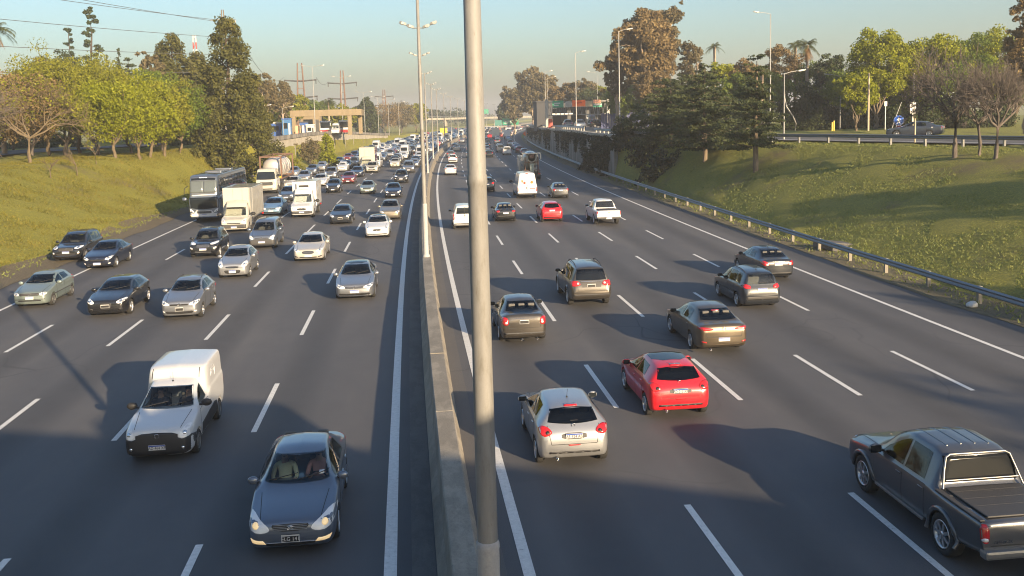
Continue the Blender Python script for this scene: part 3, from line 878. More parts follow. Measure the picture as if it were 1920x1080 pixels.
SUV = mk_spec(L=4.70, W=1.84, H=1.80, r=.38, axles=[.92, 3.67], bulge=.99, tw_=.24,
    top=[(0, .62), (.02, .82), (.1, .94), (.5, 1.03), (1.15, 1.13), (1.22, 1.16), (1.9, 1.665), (2.4, 1.785), (3.3, 1.795), (4.2, 1.73), (4.36, 1.665), (4.57, 1.16), (4.62, 1.05), (4.675, .9), (4.70, .75)],
    belt=[(0, .6), (.1, .84), (.5, .95), (1.2, 1.06), (4.2, 1.13), (4.55, 1.06), (4.7, .74)],
    low=[(0, .45), (.08, .32), (.4, .27), (4.2, .3), (4.6, .38), (4.7, .5)],
    hw=[(0, .74), (.04, .82), (.14, .9), (.35, .96), (.9, .99), (1.5, 1), (3.9, 1), (4.4, .97), (4.6, .92), (4.7, .82)],
    tw=[(0, .55), (.4, .70), (1.2, .76), (1.3, .74), (1.95, .635), (2.5, .65), (4.2, .63), (4.36, .63), (4.58, .74), (4.7, .68)],
    ed=[(0, .03), (1.2, .05), (1.5, .08), (2.0, .10), (4.3, .10), (4.55, .05), (4.7, .03)],
    side=[(1.56, 2.42, .30, .0), (2.52, 3.35, .0, 0), (3.44, 4.08, 0, -.10)], ws=(1.185, .70, 1.63, .60, .02), rw=(1.20, .66, 1.63, .58, .02),
    wsx=(.9, 2.2), rwx=(3.9, 5.0), cav=(1.42, 4.45), doors=[(1.38, 2.46, .42), (2.49, 3.38, .42)], mirror=(1.60, .84, 1.20),
    seats=[(2.6, 0), (3.5, 1)], seatz=.86, rim='ten')
PICKUP = mk_spec(L=5.25, W=1.95, H=1.83, r=.40, axles=[.93, 4.03], bulge=.99, tw_=.26, sq=.86,
    top=[(0, .66), (.02, .88), (.1, 1.0), (.5, 1.08), (1.22, 1.17), (1.28, 1.19), (1.98, 1.71), (2.5, 1.825), (3.15, 1.82), (3.46, 1.76), (3.52, 1.72), (3.66, 1.20), (3.70, 1.155), (3.9, 1.145), (5.12, 1.135), (5.2, 1.115), (5.235, 1.03), (5.25, .8)],
    belt=[(0, .62), (.1, .9), (.5, 1.0), (1.25, 1.10), (3.5, 1.14), (3.75, 1.115), (5.15, 1.10), (5.25, .78)],
    low=[(0, .5), (.08, .38), (.4, .32), (3.4, .34), (4.6, .42), (5.15, .52), (5.25, .56)],
    hw=[(0, .76), (.04, .84), (.14, .91), (.35, .96), (.9, .985), (1.5, .985), (3.6, .985), (4.03, 1), (4.6, .99), (5.1, .97), (5.2, .955), (5.25, .93)],
    tw=[(0, .6), (.4, .74), (1.25, .79), (1.35, .77), (2.0, .66), (2.6, .68), (3.4, .67), (3.52, .67), (3.68, .84), (3.9, .86), (5.1, .86), (5.25, .80)],
    ed=[(0, .03), (1.2, .05), (1.5, .08), (2.05, .10), (3.45, .10), (3.66, .04), (3.8, .02), (5.25, .02)],
    side=[(1.62, 2.50, .30, .0), (2.58, 3.30, .0, -.05)], ws=(1.215, .74, 1.685, .62, .02), rw=(1.225, .74, 1.675, .63, .01),
    wsx=(1.0, 2.3), rwx=(3.2, 4.2), cav=(1.48, 3.50), doors=[(1.42, 2.54, .46), (2.57, 3.38, .46)], mirror=(1.66, .87, 1.22), msize=1.25,
    seats=[(2.62, 0), (3.25, 1)], seatz=.88, rim='multi', seat=1)
FIORINO = mk_spec(L=4.38, W=1.66, H=1.90, r=.30, axles=[.86, 3.58], bulge=.99, sq=.88,
    top=[(0, .58), (.02, .80), (.08, .88), (.4, .96), (.98, 1.08), (1.05, 1.10), (1.74, 1.53), (2.05, 1.60), (2.16, 1.615), (2.24, 1.68), (2.36, 1.82), (2.6, 1.885), (3.2, 1.90), (4.2, 1.885), (4.33, 1.85), (4.37, 1.75), (4.38, 1.6)],
    belt=[(0, .56), (.08, .8), (.5, .9), (1.05, 1.02), (1.9, 1.04), (2.2, 1.10), (2.6, 1.25), (4.3, 1.25), (4.38, 1.2)],
    low=[(0, .36), (.06, .24), (.3, .2), (4.1, .26), (4.38, .36)],
    hw=[(0, .78), (.03, .84), (.1, .90), (.3, .955), (.8, .985), (1.4, .99), (2.1, .99), (2.5, 1), (4.2, 1), (4.33, .98), (4.38, .93)],
    tw=[(0, .50), (.3, .62), (1.0, .69), (1.1, .68), (1.78, .575), (2.1, .585), (2.24, .62), (2.4, .715), (2.8, .76), (4.3, .76), (4.38, .72)],
    ed=[(0, .03), (1.0, .05), (1.4, .08), (2.1, .09), (2.5, .10), (4.2, .09), (4.38, .07)],
    side=[(1.40, 2.12, .30, -.02)], ws=(1.12, .66, 1.50, .54, .02), rw=None, whi=.06,
    wsx=(.8, 2.0), cav=(1.25, 2.5, .22), doors=[(1.22, 2.18, .32)], mirror=(1.42, .76, 1.12), mirror_black=True, msize=1.15,
    seats=[(2.15, 0)], seatz=.72, rim='steel', handle=M_BLACK)
KANGOO = mk_spec(L=4.21, W=1.78, H=1.80, r=.31, axles=[.84, 3.54], bulge=.99, sq=.84,
    top=[(0, .58), (.02, .80), (.08, .88), (.4, .97), (.92, 1.10), (.98, 1.12), (1.62, 1.62), (2.0, 1.76), (2.6, 1.80), (3.9, 1.79), (4.1, 1.74), (4.17, 1.66), (4.20, 1.45), (4.21, 1.2)],
    belt=[(0, .56), (.08, .8), (.5, .92), (1.0, 1.04), (4.1, 1.10), (4.21, 1.0)],
    low=[(0, .36), (.06, .24), (.3, .2), (4.0, .26), (4.21, .38)],
    hw=[(0, .78), (.03, .84), (.1, .90), (.3, .955), (.8, .985), (1.4, 1), (4.0, 1), (4.15, .97), (4.21, .92)],
    tw=[(0, .54), (.3, .66), (.95, .73), (1.05, .72), (1.68, .63), (2.2, .65), (4.0, .65), (4.21, .63)],
    ed=[(0, .03), (1.0, .05), (1.4, .08), (1.9, .12), (4.1, .12), (4.21, .10)],
    side=[(1.34, 2.10, .30, .0), (2.20, 3.0, 0, 0), (3.12, 3.88, 0, 0)], ws=(1.15, .69, 1.60, .60, .02), rw=(1.15, .62, 1.58, .58, .01),
    wsx=(.75, 1.95), rwx=(3.7, 4.5), cav=(1.2, 4.05), doors=[(1.16, 2.14, .34), (2.17, 3.06, .34)], mirror=(1.38, .82, 1.16), msize=1.2,
    seats=[(2.2, 0), (3.1, 1)], seatz=.80, rim='steel')
SPRINTER = mk_spec(L=5.9, W=1.99, H=2.60, r=.345, axles=[1.0, 4.66], bulge=.995, sq=.86, tw_=.22, arch=.07,
    top=[(0, .66), (.02, .95), (.1, 1.06), (.5, 1.18), (.85, 1.30), (.90, 1.33), (1.55, 2.08), (1.9, 2.42), (2.4, 2.58), (3.0, 2.60), (5.7, 2.60), (5.83, 2.55), (5.89, 2.4), (5.9, 2.2)],
    belt=[(0, .62), (.1, .98), (.5, 1.1), (.95, 1.24), (5.8, 1.30), (5.9, 1.25)],
    low=[(0, .40), (.06, .3), (.3, .26), (5.5, .32), (5.9, .42)],
    hw=[(0, .76), (.04, .84), (.14, .91), (.4, .965), (.9, .99), (1.5, 1), (5.7, 1), (5.85, .985), (5.9, .95)],
    tw=[(0, .6), (.4, .72), (.88, .80), (1.0, .79), (1.6, .76), (2.2, .78), (5.7, .78), (5.9, .76)],
    ed=[(0, .03), (.9, .05), (1.4, .10), (2.0, .16), (5.8, .16), (5.9, .12)],
    side=[(1.30, 2.12, .36, 0)], ws=(1.37, .79, 2.02, .70, .03), rw=None, whi=.34,
    wsx=(.6, 2.0), cav=(1.2, 2.6), doors=[(1.12, 2.20, .42)], mirror=(1.25, .98, 1.45), msize=1.6, mirror_black=True,
    seats=[(2.2, 0)], seatz=1.0, rim='steel')
BASE = {'sedan': SEDAN, 'hatch': HATCH, 'suv': SUV, 'pickup': PICKUP, 'fiorino': FIORINO, 'kangoo': KANGOO, 'sprinter': SPRINTER}

# ---- lamps and trims by design
def front_std(hl, grille, low, lit=None, gmat=M_BLACK, fog=None, fogm=M_CLEAR, c=None, r=.055):
    o = lamp(hl, lit, c, r)
    if grille: o.append(('grille', gmat, 'F', grille, 1, .008, {'rnd': 1}))
    if low: o.append(('lower_intake', M_BLACK, 'F', low, 1, .006, {'rnd': 1}))
    if fog: o.append(('fog_lamp', fogm, 'F', fog, 2, .010, {'rnd': 1}))
    return o
def rear_std(tl, low=None, extra=None, m_=M_RED, inner=None, inner_m=M_CLEAR):
    o = [('tail_light', m_, 'R', tl, 2, .009, {'rnd': 1, 'key': 'tl', 'step': .06})]
    if inner: o.append(('reverse_lamp', inner_m, 'R', inner, 2, .013, {'under': 'tl', 'rnd': 1}))
    if low: o.append(('bumper_trim', M_BLACK, 'R', low, 1, .008, {}))
    return o + (extra or [])
SEDAN_TL = [(.45, .80), (.72, .78), (.80, .86), (.79, .98), (.62, 1.0), (.47, .97)]
HATCH_TL = [(.50, .82), (.66, .76), (.81, .84), (.80, 1.0), (.68, 1.02), (.56, .96)]
SUV_TL = [(.46, .98), (.80, .94), (.88, 1.02), (.86, 1.18), (.62, 1.17), (.50, 1.12)]

SP = {}
# dark grey saloon in the foreground
SP['corolla'] = dict(SEDAN, patches=lamp([(.38, .585), (.50, .545), (.70, .56), (.84, .66), (.84, .80), (.74, .81), (.56, .745), (.42, .67)], M_LIT, (.65, .675), .062)
    + [('grille', M_BLACK, 'F', [(-.35, .66), (-.30, .60), (-.15, .565), (0, .56), (.15, .565), (.30, .60), (.35, .66), (.33, .69), (0, .70), (-.33, .69)], 1, .006, {}),
       ('lower_intake', M_BLACK, 'F', bar_c(.46, .27, .325, .03), 1, .006, {}),
       ('fog_lamp', M_LIT, 'F', [(.46, .335), (.72, .345), (.76, .415), (.52, .40)], 2, .012, {}), 
       ('toll_sticker', M_PLATEW, 'F', rect(.44, .54, 1.10, 1.15), 1, .009, {})]
    + rear_std(SEDAN_TL),
    extra=[E_bar('grille_slat', 1, -.31, .31, .575, .69, M_GALV, .03, 4), E_ring(1, 0, .632, .062, .009, .68, extra='ovals'), E_plate(1, .425, 'ELG 141', 'black', .34, .16, R(-6)),
           E_wipers(0, 1.05), E_bar('bumper_trim', 1, -.5, .5, .34, .352, M_CHROME, .012), E_plate(-1, .86, 'ELG 141', 'black', .34, .16)])
SP['passat'] = scale_spec(SEDAN, 4.86, 1.83, 1.48, r=.33, rim='ten')
SP['passat']['patches'] += front_std([(.42, .60), (.66, .60), (.84, .70), (.84, .79), (.66, .745), (.44, .69)], bar_c(.41, .585, .675, .01), bar_c(.70, .27, .36, .03), None, M_TRIM) + rear_std(SEDAN_TL)
SP['passat']['extra'] = [E_bar('grille_slat', 1, -.38, .38, .59, .67, M_CHROME, .02, 3), E_ring(1, 0, .63, .06, .007, 1, extra='vee'), E_plate(1, .46, '', 'white'), E_bar('bumper_trim', 1, -.72, .72, .262, .272, M_CHROME, .018), E_wipers(0, 1.05)]
SP['passat']['roofpoly'] = [(2.25, -.5), (3.3, -.48), (3.3, .48), (2.25, .5)]
SP['fusion'] = scale_spec(SEDAN, 4.87, 1.85, 1.47, r=.33, rim='ten')
SP['fusion']['patches'] += front_std([(.46, .635), (.70, .66), (.86, .74), (.86, .79), (.68, .76), (.48, .70)], [(-.36, .60), (-.30, .52), (0, .49), (.30, .52), (.36, .60), (.30, .67), (0, .69), (-.30, .67)], bar_c(.5, .27, .33, .02), None, M_TRIM, [(.56, .31), (.76, .34), (.78, .42), (.58, .37)], M_BLACK) + rear_std(SEDAN_TL)
SP['fusion']['extra'] = [E_bar('grille_slat', 1, -.30, .30, .52, .66, M_CHROME, .02, 5), E_plate(1, .40, '', 'white'), E_wipers(0, 1.05)]
SP['dark_sedan'] = scale_spec(SEDAN, 4.50, 1.74, 1.48)
SP['dark_sedan']['patches'] += front_std([(.44, .59), (.62, .575), (.80, .67), (.82, .79), (.66, .74), (.48, .67)], bar_c(.40, .50, .60, .02), bar_c(.5, .27, .36, .03), None, M_BLACK, [(.60, .33), (.74, .36), (.75, .42), (.62, .40)]) + rear_std(SEDAN_TL)
SP['dark_sedan']['extra'] = [E_ring(1, 0, .645, .05, .008, .7), E_plate(1, .36, '', 'white'), E_wipers(0, 1.05), E_plate(-1, .80, '', 'white')]
SP['logan'] = scale_spec(SEDAN, 4.35, 1.75, 1.53, r=.31)      # short saloon seen from behind
SP['logan']['top'] = [(x, z*(1.03 if x > 3.9 else 1)) for x, z in SP['logan']['top']]
SP['logan']['patches'] += rear_std([(.56, .78), (.70, .74), (.82, .80), (.82, 1.02), (.68, 1.04), (.58, .98)], None, [('bumper_trim', M_TRIM, 'R', bar_c(.72, .42, .47, .0), 1, .012, {}), ('brake_lamp', M_RED, 'R', rect(-.10, .10, 1.33, 1.35), 1, .012, {})], M_RED, rect(.60, .70, .80, .88)) + front_std([(.44, .62), (.76, .66), (.80, .80), (.5, .74)], None, None)
SP['logan']['extra'] = [E_bar('trunk_lid_trim', -1, -.40, .40, .975, .985, M_CHROME, .016), E_plate(-1, .86, '', 'black', .34, .15), E_exhaust(.03, -.45), E_exhaust(.03, .1)]
SP['fluence'] = scale_spec(SEDAN, 4.60, 1.81, 1.49, r=.325, rim='ten')
SP['fluence']['patches'] += rear_std([(.36, .88), (.60, .85), (.84, .89), (.84, .98), (.62, .97), (.40, .93)], None, [('bumper_reflector', M_RED, 'R', [(.60, .44), (.78, .47), (.77, .51), (.62, .48)], 2, .01, {}), ('brake_lamp', M_RED, 'R', rect(-.14, .14, 1.345, 1.362), 1, .012, {})], M_RED) + front_std([(.44, .62), (.76, .66), (.80, .80), (.5, .74)], None, None)
SP['fluence']['extra'] = [E_plate(-1, .55, '', 'white', .40, .13), E_ring(-1, 0, .91, .045, .008, 1.3), E_bar('bumper_trim', -1, -.62, .62, .65, .66, M_BLACK, .012), E_exhaust(.03, .5)]
SP['versa'] = scale_spec(SEDAN, 4.45, 1.70, 1.50, r=.305)
SP['versa']['patches'] += rear_std([(.42, .80), (.66, .76), (.80, .84), (.79, 1.0), (.66, 1.01), (.52, .92)], bar_c(.66, .34, .44, .02), None, M_RED, [(.46, .81), (.62, .78), (.62, .86), (.52, .88)]) + front_std([(.44, .62), (.76, .66), (.78, .80), (.5, .74)], None, None)
SP['versa']['extra'] = [E_plate(-1, .84, '', 'white', .40, .13), E_bar('trunk_lid_trim', -1, -.30, .30, .955, .97, M_CHROME, .02), E_antenna(3.0)]
SP['old_sedan'] = scale_spec(SEDAN, 4.2, 1.66, 1.40, r=.29, rim='steel')
SP['old_sedan']['patches'] += rear_std([(.46, .80), (.76, .78), (.78, .92), (.48, .93)], bar_c(.74, .42, .54, .0)) + front_std([(.46, .60), (.74, .62), (.76, .74), (.48, .71)], bar_c(.42, .60, .70, 0), bar_c(.7, .28, .36, 0))
SP['old_sedan']['extra'] = [E_plate(-1, .72, '', 'white'), E_plate(1, .42, '', 'white')]

P208 = rear_std([(.50, .885), (.60, .82), (.72, .80), (.82, .90), (.81, 1.0), (.70, 1.03), (.58, .98)], None,
    [('brake_lamp', M_RED, 'R', [(-.16, 1.372), (.16, 1.372), (.15, 1.398), (-.15, 1.398)], 1, .014, {}),
     ('bumper_trim', M_BLACK, 'R', bar_c(.60, .40, .445, -.0), 1, .010, {}), ('bumper_reflector', M_RED, 'R', [(-.16, .60), (-.12, .575), (.12, .575), (.16, .60)], 1, .010, {}),
     ('plate_recess', M_TRIM, 'R', rect(-.30, .30, .725, .87), 1, .003, {'rnd': 1})], M_RED, [(.56, .87), (.66, .84), (.68, .90), (.60, .93)], M_BLACK)
SP['hatch208'] = dict(HATCH, patches=P208 + front_std([(.44, .62), (.76, .68), (.80, .82), (.5, .76)], bar_c(.4, .5, .62), None), tint=True,
    extra=[E_plate(-1, .80, 'AE 924 AB', 'white', .40, .13, R(8)), E_antenna(2.95, 0, .24, -.12), E_ring(-1, 0, 1.01, .04, .008, 1.2), E_exhaust(.02, .42, .30), E_bar('rear_wiper', -1, -.12, .06, 1.10, 1.11, M_BLACK, .02)])
SP['hatch208']['roofpoly'] = [(1.95, -.50), (3.05, -.50), (3.05, .50), (1.95, .50)]
SP['red208'] = dict(SP['hatch208'], extra=[E_plate(-1, .80, 'AD 013 XR', 'white', .40, .13, R(8)), E_ring(-1, 0, 1.01, .04, .008, 1.2), E_exhaust(.02, .42, .30), E_bar('spoiler_trim', -1, -.2, .2, 1.40, 1.41, M_CHROME, .014)])
SP['white208'] = dict(HATCH, patches=front_std([(.44, .66), (.62, .64), (.82, .76), (.82, .84), (.66, .80), (.5, .73)], [(-.30, .60), (-.22, .54), (.22, .54), (.30, .60), (.22, .66), (-.22, .66)], bar_c(.68, .28, .34, .02), None, M_BLACK, [(.58, .36), (.72, .38), (.73, .44), (.60, .43)], M_CLEAR) + rear_std(HATCH_TL),
    extra=[E_ring(1, 0, .60, .045, .01, 1.1), E_plate(1, .42, '', 'white'), E_wipers(0, 1.07)], roofpoly=[(1.95, -.5), (3.2, -.5), (3.2, .5), (1.95, .5)])
SP['fox'] = scale_spec(HATCH, 3.90, 1.66, 1.55, r=.30)
SP['fox']['patches'] += front_std([(.40, .66), (.62, .66), (.78, .76), (.78, .85), (.62, .82), (.44, .75)], bar_c(.38, .655, .72, .0), bar_c(.56, .30, .40, .03), None, M_BLACK, [(.60, .36), (.70, .38), (.71, .44), (.62, .43)]) + rear_std(HATCH_TL)
SP['fox']['extra'] = [E_ring(1, 0, .69, .055, .008, 1, extra='vee'), E_plate(1, .50, '', 'black', .34, .16), E_wipers(0, 1.13), E_rails(2.1, 3.5, .50)]
SP['micra'] = scale_spec(HATCH, 3.80, 1.67, 1.53, r=.30)
SP['micra']['patches'] += front_std([(.48, .70), (.60, .64), (.76, .72), (.76, .88), (.62, .92), (.50, .82)], [(-.36, .64), (-.24, .60), (.24, .60), (.36, .64), (.30, .70), (-.30, .70)], [(-.44, .46), (-.34, .30), (.34, .30), (.44, .46), (.36, .50), (-.36, .50)], None, M_BLACK) + rear_std(HATCH_TL)
SP['micra']['extra'] = [E_bar('grille_slat', 1, -.30, .30, .63, .655, M_CHROME, .02), E_plate(1, .42, '', 'white', .36, .15), E_wipers(0, 1.11)]
SP['gol'] = scale_spec(HATCH, 3.81, 1.63, 1.42, r=.29, rim='steel')
SP['gol']['patches'] += front_std([(.44, .60), (.70, .62), (.74, .74), (.46, .72)], bar_c(.43, .60, .71, 0), bar_c(.50, .34, .40, 0), None, M_TRIM) + rear_std(HATCH_TL) + [('bumper_trim', M_TRIM, 'F', bar_c(.66, .42, .45, 0), 1, .014, {}), ('bumper_trim', M_TRIM, 'S', [(.6, .52), (3.3, .54), (3.3, .58), (.6, .56)], 2, .012, {'near': 1})]
SP['gol']['extra'] = [E_ring(1, 0, .66, .05, .007), E_plate(1, .50, '', 'white', .36, .14), E_wipers(0, 1.03)]
SP['a3'] = scale_spec(HATCH, 4.29, 1.77, 1.43, r=.325, rim='ten')
SP['a3']['patches'] += front_std([(.46, .64), (.60, .61), (.82, .72), (.82, .81), (.64, .78), (.48, .72)], [(-.25, .66), (-.27, .60), (-.19, .34), (.19, .34), (.27, .60), (.25, .66), (0, .69)], None, None, M_BLACK, [(.50, .33), (.70, .37), (.72, .45), (.54, .44)], M_BLACK) + rear_std(HATCH_TL)
SP['a3']['extra'] = [E_plate(1, .52, '', 'black', .36, .15), E_wipers(0, 1.03)] + [E_bar('grille_trim', 1, y-.012, y+.012, .36, .67, M_CHROME, .02) for y in (-.25, .25)]
SP['honda'] = scale_spec(HATCH, 4.05, 1.69, 1.53, r=.31, tint=True)
SP['honda']['patches'] += rear_std([(.46, .92), (.66, .86), (.80, .96), (.80, 1.16), (.70, 1.14), (.60, 1.02)], bar_c(.64, .36, .44), None, M_RED) + front_std([(.44, .62), (.76, .68), (.80, .82), (.5, .76)], None, None)
SP['honda']['extra'] = [E_plate(-1, .90, '', 'white'), E_bar('tailgate_trim', -1, -.3, .3, 1.0, 1.015, M_CHROME, .02)]
SP['suran'] = scale_spec(SUV, 4.20, 1.68, 1.60, r=.315, axles=[.82, 3.30], rim='five', tw_=.2)
SP['suran']['low'] = [(x, z-.10) for x, z in SP['suran']['low']]
SP['suran']['patches'] += rear_std([(.46, .90), (.66, .88), (.80, .96), (.79, 1.08), (.62, 1.07), (.48, 1.0)], bar_c(.70, .42, .58, .0), None, M_RED) + front_std([(.44, .66), (.74, .70), (.78, .84), (.48, .80)], None, None) + [('door_moulding', M_BLACK, 'S', [(1.2, .58), (3.0, .60), (3.0, .65), (1.2, .63)], 2, .014, {'near': 1})]
SP['suran']['extra'] = [E_plate(-1, .84, '', 'white'), E_rails(1.9, 3.7, .54), E_antenna(3.4, 0, .2), E_bar('rear_wiper', -1, -.2, .1, 1.11, 1.12, M_BLACK, .02)]
SP['fortuner'] = dict(SUV, H=1.80, patches=rear_std(SUV_TL, None, [('bumper_trim', M_TRIM, 'R', bar_c(.78, .56, .60, 0), 1, .012, {}), ('plate_recess', M_TRIM, 'R', rect(-.42, .42, .90, 1.08), 1, .004, {})], M_RED, [(.52, 1.04), (.62, 1.02), (.62, 1.10), (.54, 1.11)]) + front_std([(.46, .78), (.80, .82), (.84, .98), (.5, .94)], None, None), tint=True,
    extra=[E_plate(-1, .97, '', 'black', .36, .15), E_bar('tailgate_trim', -1, -.45, .45, 1.115, 1.15, M_CHROME, .04), E_rails(1.9, 4.1, .56, .08), E_steps(1.4, 3.2, .86, .42), E_flares('paint', .035)])
SP['ecosport'] = scale_spec(SUV, 4.10, 1.77, 1.68, r=.335, axles=[.82, 3.34], rim='ten')
SP['ecosport']['patches'] += front_std([(.42, .86), (.60, .84), (.84, .90), (.84, .98), (.66, .97), (.46, .93)], [(-.42, .80), (-.36, .66), (.36, .66), (.42, .80), (.36, .88), (-.36, .88)], bar_c(.48, .40, .48, .02), M_LITW, M_TRIM, [(.60, .58), (.80, .62), (.80, .74), (.62, .66)], M_CLEAR, (.62, .90), .04) + rear_std(SUV_TL)
SP['ecosport']['extra'] = [E_bar('grille_slat', 1, -.36, .36, .68, .87, M_CHROME, .02, 4), E_plate(1, .58, '', 'white'), E_wipers(0, 1.13), E_rails(1.8, 3.6, .54), E_bar('skid_plate', 1, -.5, .5, .36, .42, M_SILVERP, .03)]
SP['rav'] = scale_spec(SUV, 4.60, 1.85, 1.70, r=.36, rim='multi')
SP['rav']['patches'] += front_std([(.48, .86), (.64, .82), (.86, .88), (.86, .97), (.66, .96), (.5, .93)], [(-.46, .86), (-.40, .70), (.40, .70), (.46, .86), (.36, .92), (-.36, .92)], [(-.6, .60), (-.5, .44), (.5, .44), (.6, .60)], None, M_TRIM, [(.66, .54), (.78, .56), (.79, .66), (.68, .64)], M_CLEAR) + rear_std(SUV_TL)
SP['rav']['extra'] = [E_bar('grille_slat', 1, -.38, .38, .71, .90, M_TRIM, .02, 5), E_ring(1, 0, .85, .05, .008, .7), E_plate(1, .64, '', 'white'), E_bar('skid_plate', 1, -.6, .6, .40, .44, M_CHROME, .03), E_wipers(0, 1.13), E_rails(1.9, 4.0, .56), E_flares(M_BLACK, .03)]
def E_sail(root, sh, bvh, pm):
    m = MB(); L2 = sh.L/2
    m.path([(L2-3.78, -.80, 1.16), (L2-3.66, -.72, 1.45), (L2-3.58, -.64, 1.69), (L2-3.56, -.55, 1.735), (L2-3.56, .55, 1.735), (L2-3.58, .64, 1.69), (L2-3.66, .72, 1.45), (L2-3.78, .80, 1.16)], .022, 8)
    m.build('styling_bar', [M_SILVERP], root)
    m = MB(); m.tube((L2-3.74, -.72, 1.30), (L2-3.74, .72, 1.30), .016); m.build('window_guard', [M_SILVERP], root)
    m = MB(); m.box(L2-5.08, L2-3.76, -.74, .74, 1.14, 1.17, bev=.02)
    for k in range(3): m.box(L2-4.62+.33*k, L2-4.61+.33*k, -.73, .73, 1.166, 1.172)
    m.build('bed_cover', [M_TRIM], root)
    for s in (1, -1):
        m = MB(); m.box(L2-5.16, L2-3.72, s*.885-.05, s*.885+.05, 1.118, 1.15, bev=.014); m.build('bed_rail', [M_TRIM], root)
    m = MB(); m.box(-L2-.12, -L2+.10, -.93, .93, .50, .66, bev=.05); m.build('rear_bumper', [M_SILVERP], root)
def E_roofribs(x0, x1, ys):
    def f(root, sh, bvh, pm):
        for y in ys:
            m = MB(); pts = []
            for i in range(7):
                x = x0+(x1-x0)*i/6; p, n, _, _ = bvh.ray_cast(Vector((sh.L/2-x, y, 9)), Vector((0, 0, -1))); pts.append(p+Vector((0, 0, -.006)))
            m.path(pts, .02, 6); m.build('roof_rib', [pm], root)
    return f
def E_text(facing, y, z, txt, size, m_=M_CHROME):
    def f(root, sh, bvh, pm):
        V, F = text_mesh(txt, size); p, n, _, _ = bvh.ray_cast(Vector((20*facing, y, z)), Vector((-facing, 0, 0)))
        m = MB(); m.add([Vector((.012+v.z, v.x, v.y)) for v in V], F); o = m.build('lettering', [m_], root); o.location = (p.x, y, z)
        if facing < 0: o.rotation_euler = (0, 0, math.pi)
    return f
SP['amarok'] = dict(PICKUP, rw=None, patches=[('rear_window', M_PRIV, 'R', [(-.74, 1.225), (.74, 1.225), (.72, 1.40), (.64, 1.675), (-.64, 1.675), (-.72, 1.40)], 1, .030, {'step': .05})]+rear_std([(.80, .76), (.93, .76), (.93, 1.08), (.80, 1.08)], None, [('tailgate_seam', M_BLACK, 'R', [(-.78, .70), (.78, .70), (.78, .715), (-.78, .715)], 1, .006, {})], M_RED, rect(.82, .92, .79, .85)) + front_std([(.5, .82), (.84, .84), (.88, 1.0), (.54, .98)], None, None), tint=True, glass=M_GLASS,
    extra=[E_sail, E_roofribs(2.15, 3.25, (-.42, -.14, .14, .42)), E_plate(-1, .60, 'AE 531 CD', 'white', .42, .14, 0, .12), E_text(-1, .55, .775, 'AMAROK', .085), E_flares('paint', .05), E_steps(1.5, 3.4, .93, .42)])
SP['white_pickup'] = scale_spec(PICKUP, 5.3, 1.88, 1.80, r=.39, tint=True, rim='ten')
SP['white_pickup']['patches'] += rear_std([(.80, .78), (.92, .78), (.92, 1.06), (.80, 1.06)]) + front_std([(.5, .82), (.84, .84), (.88, 1.0), (.54, .98)], None, None)
def E_wp(root, sh, bvh, pm):
    L2 = sh.L/2; m = MB(); m.box(-L2-.10, -L2+.08, -.86, .86, .50, .64, bev=.04); m.build('rear_bumper', [M_TRIM], root)
    m = MB(); m.box(L2-5.1, L2-3.78, -.70, .70, 1.115, 1.14, bev=.02); m.build('bed_cover', [M_TRIM], root)
SP['white_pickup']['extra'] = [E_wp, E_plate(-1, .57, '', 'white', .42, .14, 0, .10), E_ring(-1, 0, .97, .06, .012, .5, M_BLACK), E_bar('brake_lamp', -1, -.12, .12, 1.70, 1.72, M_RED, .02)]
def E_vanlogo(root, sh, bvh, pm):
    for s in (1, -1):
        m = MB()
        for k in range(4):
            pts = []
            for i in range(8):
                a = .2+i*.28; rr = .10+.055*k; px = sh.L/2-3.0+rr*1.5*math.cos(a+k*.5); pz = 1.42+rr*math.sin(a+k*.4)
                p, n, _, _ = bvh.ray_cast(Vector((px, 3*s, pz)), Vector((0, -s, 0))); pts.append(p+n*.002)
            m.path(pts, .007, 4)
        m.build('livery_swirl', [mat('livery_grey', (.50, .53, .58), .5)], root)
def E_seam_cab(root, sh, bvh, pm):
    for s in (1, -1):
        pts = []
        for z, x in ((1.58, 2.20), (1.66, 2.30), (1.74, 2.36), (1.80, 2.44)):
            p, n, _, _ = bvh.ray_cast(Vector((20, s*.60, z)), Vector((-1, 0, 0)))
            pts.append(p+n*.003)
        m = MB(); m.path(pts, .012, 5); m.build('roof_seam', [M_BLACK], root)
SP['fiorino'] = dict(FIORINO, patches=lamp([(.52, .70), (.66, .655), (.79, .72), (.80, .86), (.70, .92), (.58, .86)], None, (.66, .78), .05)
    + [('front_bumper', M_BLACK, 'F', [(-.80, .34), (-.6, .27), (0, .25), (.6, .27), (.80, .34), (.81, .62), (.78, .69), (.60, .645), (.50, .68), (.50, .76), (.36, .80), (0, .815), (-.36, .80), (-.50, .76), (-.50, .68), (-.60, .645), (-.78, .69), (-.81, .62)], 1, .016, {'key': 'fb'}),
       ('fog_lamp', M_REFL, 'F', [(.58, .40), (.63, .39), (.66, .43), (.63, .47), (.58, .46)], 2, .024, {'rnd': 1}),
       ('side_moulding', M_BLACK, 'S', [(1.30, .34), (3.20, .36), (3.20, .66), (2.9, .72), (1.30, .62)], 2, .012, {})]
    + rear_std([(.70, .8), (.80, .8), (.80, 1.15), (.72, 1.15)]),
    extra=[E_ring(1, 0, .735, .055, .009, .9, extra='blades'), E_plate(1, .46, 'AD 464 XF', 'white', .40, .13, R(-5), .02), E_antenna(1.95, 0, .24, -.02), E_wipers(0, 1.14), E_vanlogo, E_seam_cab,
           E_bar('bumper_slat', 1, -.50, .50, .33, .41, M_TRIM, .02, 3)])
